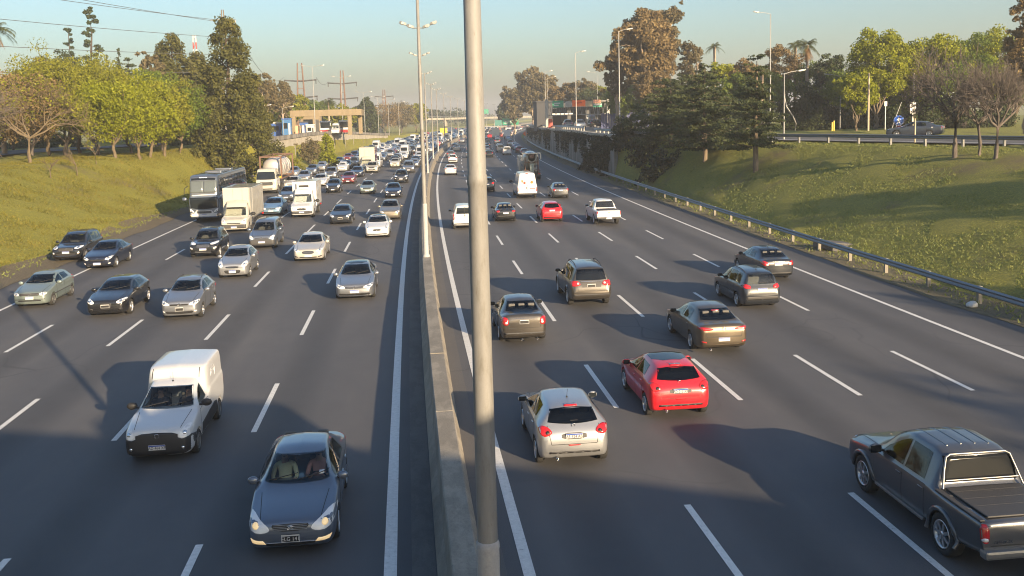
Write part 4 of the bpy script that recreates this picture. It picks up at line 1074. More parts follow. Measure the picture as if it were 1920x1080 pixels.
SP['kangoo'] = dict(KANGOO, patches=lamp([(.50, .68), (.64, .66), (.80, .76), (.82, .88), (.70, .90), (.56, .80)], M_LIT, (.66, .77), .045)
    + [('front_bumper', M_TRIM, 'F', [(-.83, .34), (-.6, .27), (0, .26), (.6, .27), (.83, .34), (.84, .58), (.60, .62), (.44, .66), (.42, .76), (0, .78), (-.42, .76), (-.44, .66), (-.60, .62), (-.84, .58)], 1, .014, {})] + rear_std([(.74, .85), (.86, .85), (.86, 1.3), (.76, 1.3)]),
    extra=[E_ring(1, 0, .72, .06, .010, 1.3), E_plate(1, .48, '', 'white'), E_bar('grille_slat', 1, -.40, .40, .64, .76, M_CHROME, .016, 2), E_wipers(0, 1.17)])
SP['white_kangoo'] = dict(KANGOO, rw=(1.16, .62, 1.60, .56, .01), side=[(1.34, 2.10, .30, .0)], patches=rear_std([(.74, .72), (.86, .72), (.86, 1.18), (.76, 1.18)], None, [('bumper_trim', M_TRIM, 'R', bar_c(.80, .40, .46, 0), 1, .012, {}), ('door_seam', M_BLACK, 'R', rect(-.008, .008, .55, 1.68), 1, .006, {}), ('door_handle', M_BLACK, 'R', rect(-.05, .02, .98, 1.10), 1, .014, {})]) + front_std([(.50, .68), (.64, .66), (.80, .76), (.82, .88), (.56, .80)], None, None), rw_solid=True, cav=None,
    extra=[E_plate(-1, .80, '', 'white')])
SP['sprinter'] = dict(SPRINTER, patches=rear_std([(.86, .72), (.97, .72), (.97, 1.14), (.88, 1.14)], None,
        [('rear_bumper', M_TRIM, 'R', bar_c(.92, .42, .56, 0), 1, .05, {}), ('door_seam', M_BLACK, 'R', rect(-.01, .01, .60, 2.35), 1, .006, {}), ('brake_lamp', M_RED, 'R', rect(-.14, .14, 2.46, 2.51), 1, .02, {}),
         ('livery_emblem', M_SORANGE, 'R', [(-.46+.14*math.cos(a*.5236), 1.62+.15*math.sin(a*.5236)) for a in range(12)], 1, .008, {}),
         ('livery_emblem', M_SRED, 'R', [(.26+.12*math.cos(a*.5236), 1.58+.12*math.sin(a*.5236)) for a in range(12)], 1, .008, {}),
         ('livery_emblem', M_SORANGE, 'R', [(.42, 1.62), (.54, 1.66), (.58, 1.92), (.50, 1.80), (.46, 1.90), (.40, 1.74)], 1, .008, {}),
         ('livery_stripe', M_RED, 'R', rect(-.78, -.24, .98, 1.03), 1, .008, {}), ('door_handle', M_BLACK, 'R', rect(.06, .12, 1.0, 1.16), 1, .02, {})]) + front_std([(.5, .74), (.8, .78), (.86, 1.0), (.62, .98)], None, None),
    extra=[E_plate(-1, .78, '', 'white')])

def strip(a, b, w=.007):
    d = Vector((b[0]-a[0], b[1]-a[1])).normalized(); n = Vector((-d.y, d.x))*w
    return [(a[0]+n.x, a[1]+n.y), (b[0]+n.x, b[1]+n.y), (b[0]-n.x, b[1]-n.y), (a[0]-n.x, a[1]-n.y)]
for k_, S_ in SP.items():
    l_, w_, h_ = S_['L'], S_['W'], S_['H']; hood = S_['wsx'][0]+.22 if S_.get('wsx') else 1.1
    S_['patches'] = S_['patches']+[('hood_seam', M_BLACK, 'T', strip((.14, .33*w_), (hood, .385*w_)), 2, .003, {'near': 1})]
    if k_ in ('hatch208', 'red208', 'honda', 'fortuner', 'suran'):
        zb = .42*h_; S_['patches'] += [('tailgate_seam', M_BLACK, 'R', strip((.31*w_, zb), (.355*w_, .70*h_)), 2, .003, {'near': 1}), ('tailgate_seam', M_BLACK, 'R', strip((-.31*w_, zb), (.31*w_, zb)), 1, .003, {'near': 1})]
    elif k_ in ('logan', 'fluence', 'versa', 'passat'):
        S_['patches'] += [('trunk_seam', M_BLACK, 'R', strip((.33*w_, .42*h_), (.37*w_, .66*h_)), 2, .003, {'near': 1}), ('trunk_seam', M_BLACK, 'R', strip((-.33*w_, .42*h_), (.33*w_, .42*h_)), 1, .003, {'near': 1})]
    if k_ not in ('amarok', 'white_pickup'): S_['patches'] += [('fuel_flap', 'paint', 'S', rect(l_-.92, l_-.76, .55*h_, .63*h_), 1, .005, {'near': 1})]
# ---------------- big vehicles
def box_truck(colour, L=7.2, cabL=2.1, W=2.25, boxH=3.35, boxcol='white', cargo_side=None, reefer=False, cab='light', name='box_truck', z0=.95):
    """cab with cargo box; built of parts, nose towards +x"""
    root = empty(name); L2 = L/2
    if cab == 'sprinter':
        S = scale_spec(SPRINTER, 5.9, 1.99, 2.45); S['L'] = 5.9
        for k in ('top', 'belt', 'low', 'hw', 'tw', 'ed'): S[k] = [q for q in S[k] if q[0] <= 2.45]
        S['L'] = 2.5; S['axles'] = [1.0]; S['cav'] = (1.2, 2.3); S['rim'] = 'steel'; S['seats'] = []
        for k, v in (('top', 2.38), ('belt', 1.22), ('low', .3), ('hw', .99), ('tw', .78), ('ed', .16)): S[k] = S[k]+[(2.5, v)]
        S['patches'] = front_std([(.56, .72), (.78, .76), (.88, .98), (.72, 1.02), (.60, .86)], [(-.40, .76), (-.30, .66), (.30, .66), (.40, .76), (.32, .84), (-.32, .84)], bar_c(.6, .36, .48, 0), None, M_BLACK, [(.72, .46), (.84, .48), (.84, .56), (.74, .54)], M_LIT, (.72, .84), .05) + [('front_bumper', M_TRIM, 'F', [(-.85, .38), (.85, .38), (.86, .60), (-.86, .60)], 1, .016, {})]
        S['extra'] = [E_plate(1, .50, '', 'white', .42, .14, 0, .02), E_ring(1, 0, .76, .07, .01), E_wipers(0, 1.32)]
    else:
        S = scale_spec(SPRINTER, 5.9, 2.05, 2.35)
        for k in ('top', 'belt', 'low', 'hw', 'tw', 'ed'): S[k] = [(q[0]*.86, q[1]) for q in S[k] if q[0] <= 2.45]
        S['L'] = 2.15; S['axles'] = [.95]; S['cav'] = (1.05, 2.0); S['rim'] = 'steel'; S['seats'] = []
        for q in ('side',): S[q] = [(1.10, 1.85, .32, 0)]
        S['doors'] = [(.98, 1.92, .42)]; S['wsx'] = (.5, 1.8)
        for k, v in (('top', 2.28), ('belt', 1.18), ('low', .3), ('hw', .99), ('tw', .80), ('ed', .15)): S[k] = S[k]+[(2.15, v)]
        S['patches'] = front_std([(.56, .74), (.80, .78), (.90, .98), (.88, 1.06), (.66, .96)], bar_c(.50, .68, .76, 0), None, None, M_TRIM, [(.62, .58), (.84, .60), (.84, .66), (.64, .65)], M_CLEAR) + [('front_bumper', M_TRIM, 'F', [(-.88, .36), (.88, .36), (.9, .64), (-.9, .64)], 1, .016, {})]
        S['extra'] = [E_plate(1, .44, '', 'white', .42, .14, 0, .02), E_wipers(0, 1.27)]
    c = build_car(S, colour, 'cab')
    for ch in list(c.children):
        ch.parent = root; ch.location.x += L2-S['L']/2
    bpy.data.objects.remove(c)
    for o in root.children:
        if o.name.split('.')[0] == 'body': o.name = 'cab'
    bx1 = L2-S['L']+.05
    m = MB(); m.cur = 0; m.box(-L2, bx1, -W/2, W/2, z0, boxH, bev=.05)
    m.cur = 1
    for y in (-W/2, W/2):
        for k in range(7): x = -L2+.4+k*(bx1+L2-.8)/6; m.box(x-.012, x+.012, y-.006, y+.006, z0+.1, boxH-.1)
    m.cur = 2; m.box(-L2, bx1, -W/2-.008, W/2+.008, z0-.02, z0+.07); m.box(-L2+.02, bx1-.02, -W/2-.006, W/2+.006, boxH-.07, boxH-.045)
    m.cur = 1
    for y in (-.35, .35): m.box(bx1, bx1+.006, y-.01, y+.01, z0+.5, boxH-.08)
    if cargo_side: m.cur = 3; m.box(-L2+.1, bx1-.06, W/2-.004, W/2+.009, z0+.12, boxH-.1); m.box(-L2+.1, bx1-.06, -W/2-.009, -W/2+.004, z0+.12, boxH-.1)
    m.build('cargo_box', [PAINT[boxcol], M_GALV, M_GALV, cargo_side or M_GALV], root)
    m = MB(); m.cur = 0; m.box(-L2+.05, bx1+.1, -.45, .45, .55, z0-.01); m.box(-L2-.02, -L2+.06, -W/2+.1, W/2-.1, .45, .60)
    for s in (1, -1): m.box(-.9, .9, s*W/2*.9-.03, s*W/2*.9+.03, .5, .78)
    m.build('chassis', [M_BLACK], root)
    tm, rm = wheel_mesh(.38, .26, 'steel')
    for s in (1, -1):
        o = link('wheel', tm, root); o.location = (-L2+1.7, s*(W/2-.16), .38); q = link('rim', rm, o); o.rotation_euler = (0, 0, 0 if s > 0 else math.pi)
    for s in (1, -1):
        m = MB(); m.cur = 0; m.box(-L2-.03, -L2, s*(W/2-.12)-.07, s*(W/2-.12)+.07, z0-.22, z0-.06, bev=.01); m.build('tail_light', [M_RED], root)
    if reefer:
        m = MB(); m.cur = 0; m.box(bx1, bx1+.30, -.62, .62, boxH-.62, boxH-.12, bev=.06); m.cur = 1
        m.box(bx1+.30, bx1+.31, -.42, .42, boxH-.48, boxH-.30); m.build('cooling_unit', [PAINT[boxcol], M_BLACK], root)
    return root
COACH = mk_spec(L=13.2, W=2.55, H=4.0, r=.50, axles=[2.7, 9.4, 10.8], bulge=.998, sq=.88, tw_=.3, arch=.08,
    top=[(0, 1.25), (.02, 1.75), (.06, 2.2), (.16, 2.9), (.36, 3.6), (.55, 3.86), (.9, 3.97), (2, 4.0), (12.8, 4.0), (13.1, 3.9), (13.18, 3.6), (13.2, 3.0)],
    belt=[(0, 1.2), (.06, 1.9), (.3, 2.15), (1, 2.2), (12.9, 2.2), (13.2, 2.0)],
    low=[(0, .50), (.1, .40), (.5, .36), (12.6, .38), (13.2, .6)],
    hw=[(0, .86), (.03, .90), (.12, .945), (.35, .98), (.9, 1), (12.8, 1), (13.1, .98), (13.2, .93)],
    tw=[(0, 1.0), (.3, 1.10), (1, 1.16), (12.9, 1.16), (13.2, 1.10)], ed=[(0, .04), (.4, .12), (1, .14), (12.9, .14), (13.2, .1)],
    ws=None, rw=None, mirror=(.25, 1.30, 2.0), msize=1.9, mirror_black=False, rim='multi', side=[], seats=[])
M_BUSGLASS = mat('coach_glass', (.10, .115, .11), .06, 0, 0, spec=.9)
COACH['patches'] = [
    ('windscreen', M_DGLASS, 'F', [(-1.17, 1.28), (-.6, 1.18), (0, 1.14), (.6, 1.18), (1.17, 1.28), (1.18, 1.98), (1.10, 2.12), (-1.10, 2.12), (-1.18, 1.98)], 1, .010, {'step': .12}),
    ('upper_windscreen', M_BUSGLASS, 'F', [(-1.14, 2.50), (-.02, 2.50), (-.02, 3.48), (-1.08, 3.48)], 1, .010, {'step': .12}),
    ('upper_windscreen', M_BUSGLASS, 'F', [(.02, 2.50), (1.14, 2.50), (1.08, 3.48), (.02, 3.48)], 1, .010, {'step': .12}),
    ('upper_front_frame', 'grey', 'F', [(-1.22, 2.30), (1.22, 2.30), (1.15, 3.74), (-1.15, 3.74)], 1, .004, {'step': .12}),
    ('destination_band', M_DGLASS, 'F', bar_c(1.10, 3.54, 3.70, -.03), 1, .012, {'step': .15}),
    ('white_band', 'white', 'F', [(-.95, 2.24), (-.1, 2.28), (1.0, 2.28), (1.05, 2.38), (-.1, 2.36), (-.95, 2.32)], 1, .014, {'step': .12}),
    ('headlight', M_HEAD, 'F', [(.78, .86), (1.10, .98), (1.17, 1.22), (1.05, 1.18), (.86, 1.02)], 2, .012, {'key': 'hl'}),
    ('bulb', M_REFL, 'F', [(.95, .95), (1.04, .99), (1.06, 1.08), (.97, 1.05)], 2, .018, {'under': 'hl'}),
    ('fog_lamp', M_LIT, 'F', [(1.0, .56), (1.12, .60), (1.12, .70), (1.0, .66)], 2, .014, {}),
    ('bumper_trim', M_CHROME, 'F', bar_c(1.10, .50, .54, .02), 1, .016, {'step': .12}),
    ('front_apron', 'white', 'F', [(-1.2, .56), (1.2, .56), (1.22, .84), (.8, .80), (.62, 1.06), (0, 1.02), (-.62, 1.06), (-.8, .80), (-1.22, .84)], 1, .005, {'step': .12}),
    ('grille', M_TRIM, 'F', bar_c(.60, .78, .98, .02), 1, .006, {'step': .12}),
    ('emblem', M_BLACK, 'F', [(.06*math.cos(a), .88+.06*math.sin(a)) for a in np.linspace(0, 6.0, 9)], 1, .014, {}),
    ('side_window_band', M_DGLASS, 'S', [(.62, 2.48), (12.8, 2.48), (12.8, 3.62), (1.0, 3.62), (.75, 3.3)], 2, .006, {'step': .5}),
    ('lower_side_window', M_DGLASS, 'S', [(.55, 1.30), (4.5, 1.36), (4.5, 2.05), (.62, 2.05)], 2, .006, {'step': .4}),
    ('livery_stripe', 'white', 'S', [(.8, 2.14), (12.8, 2.14), (12.8, 2.30), (.8, 2.22)], 2, .008, {'step': .5}),
    ('luggage_door', 'slate', 'S', [(4.6, .55), (8.4, .55), (8.4, 1.9), (4.6, 1.9)], 2, .006, {'step': .5})]
def E_buslook(root, sh, bvh, pm):
    for s in (1, -1):
        for k in range(8):
            x = sh.L/2-1.9-k*1.42; m = MB(); p, n, _, _ = bvh.ray_cast(Vector((x, 4*s, 3.0)), Vector((0, -s, 0)))
            m.box(x-.03, x+.03, min(p.y, p.y+s*.016), max(p.y, p.y+s*.016), 2.46, 3.64); m.build('window_pillar', [M_BLACK], root)
    for k in range(2):
        m = MB(); m.box(-2.2+k*4-.6, -2.2+k*4+.6, -.7, .7, 3.98, 4.10, bev=.05); m.build('roof_hatch', [PAINT['silver']], root)
    for k in range(5):
        m = MB(); x = sh.L/2-.40; m.box(x, x+.04, -.30+k*.13, -.22+k*.13, 3.72, 3.77); m.build('marker_lamp', [M_LITW], root)
    m = MB(); m.path([(sh.L/2-.3, 1.25, 3.1), (sh.L/2+.25, 1.42, 2.9), (sh.L/2+.30, 1.46, 2.4)], .03); m.build('mirror_arm', [M_BLACK], root)
    m = MB(); m.path([(sh.L/2-.3, -1.25, 3.1), (sh.L/2+.25, -1.42, 2.9), (sh.L/2+.30, -1.46, 2.4)], .03); m.build('mirror_arm', [M_BLACK], root)
COACH['extra'] = [E_buslook, E_plate(1, .66, '', 'white', .42, .14, 0, .0)]

def tank_truck():
    root = empty('tank_truck'); L = 13.0; L2 = L/2
    S = mk_spec(L=2.3, W=2.4, H=2.9, r=.5, axles=[1.3], bulge=.995, sq=.88, arch=.08, tw_=.3,
        top=[(0, 1.2), (.02, 1.5), (.10, 1.9), (.25, 2.55), (.45, 2.8), (.8, 2.9), (2.2, 2.92), (2.3, 2.85)], belt=[(0, 1.15), (.1, 1.6), (.5, 1.7), (2.3, 1.7)],
        low=[(0, .45), (.3, .4), (2.3, .6)], hw=[(0, .88), (.05, .93), (.2, .98), (.6, 1), (2.3, 1)], tw=[(0, .95), (.3, 1.02), (2.3, 1.04)], ed=[(0, .04), (.4, .12), (2.3, .12)],
        ws=(1.66, 1.06, 2.50, .98, .03), rw=None, side=[(.75, 1.6, .1, 0)], mirror=(.2, 1.2, 2.1), msize=1.9, mirror_black=True, rim='steel', whi=.2,
        patches=front_std([(.80, .70), (1.02, .72), (1.04, .92), (.82, .92)], bar_c(.75, .98, 1.36, 0), bar_c(.7, .5, .64, 0), None, M_TRIM))
    c = build_car(S, 'cream', 'cab')
    for ch in list(c.children): ch.parent = root; ch.location.x += L2-1.15
    bpy.data.objects.remove(c)
    for o in root.children:
        if o.name.split('.')[0] == 'body': o.name = 'cab'
    x0, x1 = -L2+.3, -L2+6.4+3.0
    zb, zt = 1.45, 4.15
    m = MB(); m.lathe([(.02, x1-.55), (.55, x1-.56), (.95, x1-.68), (1.14, x1-1.0), (1.16, x1-1.3), (1.16, x0+1.3), (1.14, x0+1.0), (.95, x0+.68), (.55, x0+.56), (.02, x0+.55)], 26, 'x', M=Matrix.Translation((0, 0, 2.75)))
    for k in range(5): xx = x0+1.6+k*1.4; m.ring((xx, 0, 2.75), 1.17, .03, 'x', 24)
    m.build('tank', [mat('tank_steel', (.50, .47, .44), .45, .5)], root)
    m = MB(); m.cur = 0
    for x in (x0, x1):
        for y in (-1.2, 1.2): m.box(x-.08, x+.08, y-.08, y+.08, zb, zt)
        m.box(x-.07, x+.07, -1.12, 1.12, zt-.16, zt-.01); m.box(x-.07, x+.07, -1.12, 1.12, zb+.01, zb+.16)
    for y in (-1.2, 1.2): m.box(x0+.08, x1-.08, y-.06, y+.06, zt-.14, zt-.02); m.box(x0+.08, x1-.08, y-.06, y+.06, zb+.02, zb+.14)
    for x in (x0, x1):
        for s in (1, -1): m.tube((x, s*1.14, zb+.2), (x, s*.5, zb+.95), .05)
    m.build('container_frame', [M_RUST], root)
    m = MB(); m.box(x1+.09, x1+.15, .75, 1.18, 1.62, 2.0); m.build('warning_panel', [PAINT['yellow']], root)
    m = MB(); m.box(-L2, L2-2.1, -.5, .5, 1.0, 1.42); m.box(-L2+.1, x1, -1.2, 1.2, 1.28, 1.44); m.build('trailer_chassis', [M_BLACK], root)
    tm, rm = wheel_mesh(.5, .3, 'steel')
    for x in (-L2+1.4, -L2+2.7, -L2+4.0, L2-4.6):
        for s in (1, -1):
            o = link('wheel', tm, root); o.location = (x, s*1.02, .5); link('rim', rm, o); o.rotation_euler = (0, 0, 0 if s > 0 else math.pi)
    for s in (1, -1):
        m = MB(); m.box(-L2+.6, -L2+5.0, s*1.1-.14, s*1.1+.14, 1.06, 1.10); m.build('mudguard', [M_BLACK], root)
    return root
def mixer_truck():
    """white-topped works truck with a frame of machinery at its back"""
    root = empty('works_truck'); L = 8.0; L2 = L/2
    m = MB(); m.cur = 0; m.box(L2-2.2, L2, -1.2, 1.2, .6, 2.9, bev=.12); m.cur = 1; m.box(L2-.02, L2+.01, -1.05, 1.05, 1.7, 2.5); m.build('cab', [PAINT['cream'], M_DGLASS], root)
    m = MB(); m.box(-L2+.3, L2-2.3, -.5, .5, .7, 1.1); m.box(-L2, -L2+.14, -1.15, 1.15, .5, .7); m.build('chassis', [M_BLACK], root)
    M = Matrix.Translation((-.9, 0, 2.35)) @ Matrix.Rotation(R(10), 4, 'Y')
    m = MB(); m.lathe([(.5, -3.0), (.62, -2.9), (1.12, -1.1), (1.18, .4), (.95, 1.6), (.4, 2.1), (.02, 2.1)], 24, 'x', M=M)
    m.build('drum', [PAINT['cream']], root)
    m = MB(); m.cur = 0
    for y in (-.85, .85):
        m.tube((-L2+.2, y, .9), (-L2+.4, y*.95, 2.9), .06); m.tube((-L2+1.3, y, 1.0), (-L2+.4, y*.95, 2.6), .05)
    m.box(-L2+.25, -L2+.45, -.9, .9, 2.2, 2.32); m.box(-L2+.15, -L2+.35, -1.0, 1.0, 1.2, 1.32)
    m.prism([(-.35, 3.35), (.35, 3.35), (.22, 2.75), (-.22, 2.75)], -L2+.1, -L2+.8, 'x'); m.build('rear_frame', [M_RUST], root)
    m = MB(); m.box(-L2-.15, -L2+1.1, -1.18, 1.18, 3.30, 3.42, bev=.03); m.box(-L2-.1, -L2+.1, -1.18, -1.05, 2.6, 3.3); m.box(-L2-.1, -L2+.1, 1.05, 1.18, 2.6, 3.3); m.build('hopper_hood', [PAINT['cream']], root)
    m = MB(); m.prism([(-.2, .9), (.2, .9), (.3, 2.1), (-.3, 2.1)], -L2-.1, -L2+.1, 'x'); m.build('chute', [PAINT['pale_green']], root)
    for s in (1, -1):
        m = MB(); m.box(-L2-.02, -L2, s*.9-.14, s*.9+.14, .74, .88); m.build('tail_light', [M_RED], root)
        m = MB(); m.box(-L2+.3, -L2+3.4, s*1.0-.18, s*1.0+.18, 1.12, 1.16); m.build('mudguard', [M_BLACK], root)
    tm, rm = wheel_mesh(.5, .34, 'steel')
    for x in (-L2+1.2, -L2+2.5, L2-1.4):
        for s in (1, -1):
            o = link('wheel', tm, root); o.location = (x, s*.98, .5); link('rim', rm, o); o.rotation_euler = (0, 0, 0 if s > 0 else math.pi)
    return root
# ------------------------------------------------------------------ ground, road, markings
def ribbon(name, u0, u1, z0, z1, h, m, step=4.0, nu=1, kind='structure', uv=False, hf=None):
    f0 = u0 if callable(u0) else (lambda z: u0); f1 = u1 if callable(u1) else (lambda z: u1)
    V = []; F = []; UVs = []
    n = max(1, int(math.ceil((z1-z0)/step)))
    for i in range(n+1):
        z = z0+(z1-z0)*i/n
        for j in range(nu+1):
            u = f0(z)+(f1(z)-f0(z))*j/nu
            V.append((u+s_of(z), z, h + (hf(u, z) if hf else 0))); UVs.append((u, z))
    for i in range(n):
        for j in range(nu):
            a = i*(nu+1)+j; F.append((a, a+1, a+nu+2, a+nu+1))
    o = mesh_of(name, V, F, m, None, True)
    if uv:
        l = o.data.uv_layers.new(name='UVMap')
        for p in o.data.polygons:
            for li in p.loop_indices: l.data[li].uv = UVs[o.data.loops[li].vertex_index]
    if kind: o['kind'] = kind
    return o
def build_terrain():
    us = [-1500, -900, -600, -400, -260, -160, -100, -70, -55, -46, -42, -39, -37, -35, -33.5, -32, -30.5, -29, -27.5, -26, -25, -24.4, -24.1, -23.4, -22.6, -21.6, -20.6, -19.8, -10, 0, 10, 20, 23.6, 24.2, 24.9, 25.1, 25.6, 26.4, 27.4, 28.5, 29.7, 31, 32.3, 33.6, 35, 36.5, 38, 40, 42.5, 45, 48, 52, 57, 64, 75, 95, 130, 200, 330, 520, 900, 1500]
    zs = list(np.arange(-120, 20, 10)) + list(np.arange(20, 180, 2.0)) + list(np.arange(180, 420, 8)) + [430, 480, 540, 600, 700, 850, 1050, 1400, 1900, 2800]
    V = []; F = []
    rg = np.random.default_rng(3)
    for z in zs:
        for u in us:
            h = ground_h(u, max(z, 0)); 
            rough = 0.0 if (-23 < u < 24.5) else .10
            if u < -300 or u > 300: h = max(h, 3)
            if -19.9 < u < 23.7: h = -.08
            V.append((u+s_of(max(z, 0)), z, h-.02 + rg.normal(0, rough)*(1 if abs(u) < 60 else 0)))
    n = len(us)
    for i in range(len(zs)-1):
        for j in range(n-1): a = i*n+j; F.append((a, a+1, a+n+1, a+n))
    o = mesh_of('terrain', V, F, M_GRASS, None, True); o['kind'] = 'structure'
build_terrain()
ZEND = 900
ribbon('road', -21.4, 22.5, -30, ZEND, 0.0, M_ASPH, 4, 8, uv=True)
def vl(z): return -23.6 + .35*math.sin(z*.21) + .25*math.sin(z*.057+1)
def vr(z): return 24.2 + .3*math.sin(z*.17) + .2*math.sin(z*.41)
ribbon('verge', vl, lambda z: -21.0 + .18*math.sin(z*.33)+.1*math.sin(z*.9), 10, 128, .012, M_VERGE, 1.5, 4, hf=lambda u, z: max(0, ground_h(u, z))+.01)
ribbon('verge', lambda z: 22.35+.16*math.sin(z*.27)+.1*math.sin(z*.8), vr, 10, 330, .012, M_VERGE, 1.5, 3, hf=lambda u, z: .005)
ribbon('gutter', -.10, .34, -30, ZEND, .006, M_GUTTER, 6)
ribbon('gutter', 1.20, 1.62, -30, ZEND, .006, M_ASPH2, 6, uv=True)
LW = {'Ri': 2.02, 'Li': -.5, 'E': 19.83, 'L5': -18.74}
for u, w in ((2.02, .22), (-.5, .24), (19.83, .18), (-18.74, .17)):
    ribbon('lane_marking', u-w/2, u+w/2, -10, 620, .008, M_LINE, 5)
def dashes(us, start, per=11.7, ln=4.8):
    V = []; F = []
    rg = np.random.default_rng(5)
    for u in us:
        k0 = start+rg.uniform(-.4, .4)
        z = k0-per*4
        while z < 560:
            a, b = u-.075, u+.075
            i = len(V)
            V += [(a+s_of(z), z, .008), (b+s_of(z), z, .008), (b+s_of(z+ln), z+ln, .008), (a+s_of(z+ln), z+ln, .008)]; F.append((i, i+1, i+2, i+3)); z += per
    mesh_of('lane_marking', V, F, M_LINE)['kind'] = 'structure'
dashes((5.72, 9.36, 12.85, 16.2), 25.8); dashes((-4.28, -7.9, -11.45, -15.05), 37.3)

def extrude_profile(m, prof, zs, du=0.0, closed=True, hf=None):
    n = len(prof); V = []; F = []
    for z in zs:
        s = s_of(max(z, 0)); hh = hf(z) if hf else 0
        for u, h in prof: V.append((u+s+du, z, h+hh))
    for i in range(len(zs)-1):
        for k in range(n if closed else n-1):
            a, b = i*n+k, i*n+(k+1) % n; F.append((a, b, b+n, a+n))
    if closed: F.append(tuple(range(n))); F.append(tuple(range((len(zs)-1)*n, len(zs)*n))[::-1])
    m.add(V, F)
# median barrier, cast in lengths
m = MB()
z = -24.0
while z < ZEND:
    ln = 5.97 if z < 320 else 29.97
    d = .015*math.sin(z*1.3)
    prof = [(.36, 0), (.40, .10), (.52, .34), (.56+d*.3, .90+d), (.585, .925+d), (1.00, .925+d), (1.03, .90+d), (1.07, .34), (1.19, .10), (1.22, 0)]
    extrude_profile(m, prof, [z, z+ln*.5, z+ln]); z += ln+.004
tag(m.build('median_barrier', [M_BARR]), 'long concrete barrier along the middle of the motorway', 'barrier')
# retaining walls
m = MB()
zs = np.arange(118, 331, 6.0)
V = []; 
def rwall(u, zs, side, topf, thick=.5):
    V = []; F = []
    for z in zs:
        s = s_of(z); t = topf(z)
        V += [(u+s, z, -.3), (u+s, z, t), (u+s+thick*side, z, t), (u+s+thick*side, z, -.3)]
    n = 4
    for i in range(len(zs)-1):
        for k in range(4): a, b = i*n+k, i*n+(k+1) % n; F.append((a, b, b+n, a+n))
    F.append((0, 1, 2, 3)); F.append(tuple(range((len(zs)-1)*n, len(zs)*n))[::-1]); return V, F
V, F = rwall(24.25, np.arange(119, 334, 5.0), 1, lambda z: lin(z, TOP_R)+.06); m.add(V, F)
m2 = MB(); V, F = rwall(24.05, np.arange(119, 334, 5.0), 1, lambda z: 0, .9)
V2 = []
for i, v in enumerate(V): V2.append((v[0], v[1], lin(v[1], TOP_R)+(.08 if i % 4 in (0, 3) else .42)))
m2.add(V2, F)
rt = empty('retaining_wall', road(24.3, 119), 0, 'stained concrete retaining wall with a pale coping under the raised slip road', 'retaining wall')
def fit_parent(o, r): o.parent = r; o.matrix_parent_inverse = Matrix.Translation(-r.location); return o
fit_parent(m.build('wall_face', [M_WALL]), rt); fit_parent(m2.build('coping', [M_WALLL]), rt)
m = MB(); m.cur = 0
V, F = rwall(-24.3, np.arange(150, 345, 5.0), -1, lambda z: lin(z, TOP_L)+.08); m.add(V, F)
m.cur = 1
for z in (178, 186, 201, 215, 229, 247, 262, 281, 300):
    s = s_of(z); m.box(-24.28+s, -24.16+s, z-.35, z+.35, .0, lin(z, TOP_L)*.72)
m2 = MB(); V, F = rwall(-24.05, np.arange(148, 345, 5.0), -1, lambda z: 0, .85); m2.add([(v[0], v[1], lin(v[1], TOP_L)+(.10 if i % 4 in (0, 3) else .75)) for i, v in enumerate(V)], F)
rt = empty('retaining_wall', road(-24.3, 150), 0, 'pale sunlit retaining wall with a parapet below the tan portal frame', 'retaining wall')
fit_parent(m.build('wall_face', [M_WALLL, M_WALL]), rt); fit_parent(m2.build('coping', [M_WALL]), rt)
# upper roads
ribbon('upper_road', lambda z: lin(z, [(20, -42), (118, -47), (140, -41), (157, -39), (260, -37)]), lambda z: lin(z, [(20, -50), (118, -55), (140, -50), (157, -48), (260, -46)]), 20, 300, .16, M_ASPH2, 5, 4, uv=True, hf=lambda u, z: ground_h(u, z))
RAILU = [(20, 60), (40, 51.5), (62, 43.0), (80, 37.2), (90, 33.2), (103, 29.2), (116, 26.2), (335, 25.6)]
ribbon('upper_road', lambda z: lin(z, RAILU)+1.2, lambda z: lin(z, RAILU)+10.5+.04*max(0, z-90), 20, 335, .14, M_ASPH2, 4, 8, uv=True, hf=lambda u, z: ground_h(u, z))
ribbon('lane_marking', lambda z: lin(z, RAILU)+1.75, lambda z: lin(z, RAILU)+1.95, 20, 330, .16, M_LINE, 4, hf=lambda u, z: ground_h(u, z))
ribbon('lane_marking', lambda z: lin(z, RAILU)+9.9, lambda z: lin(z, RAILU)+10.05, 20, 120, .16, M_LINE, 4, hf=lambda u, z: ground_h(u, z))

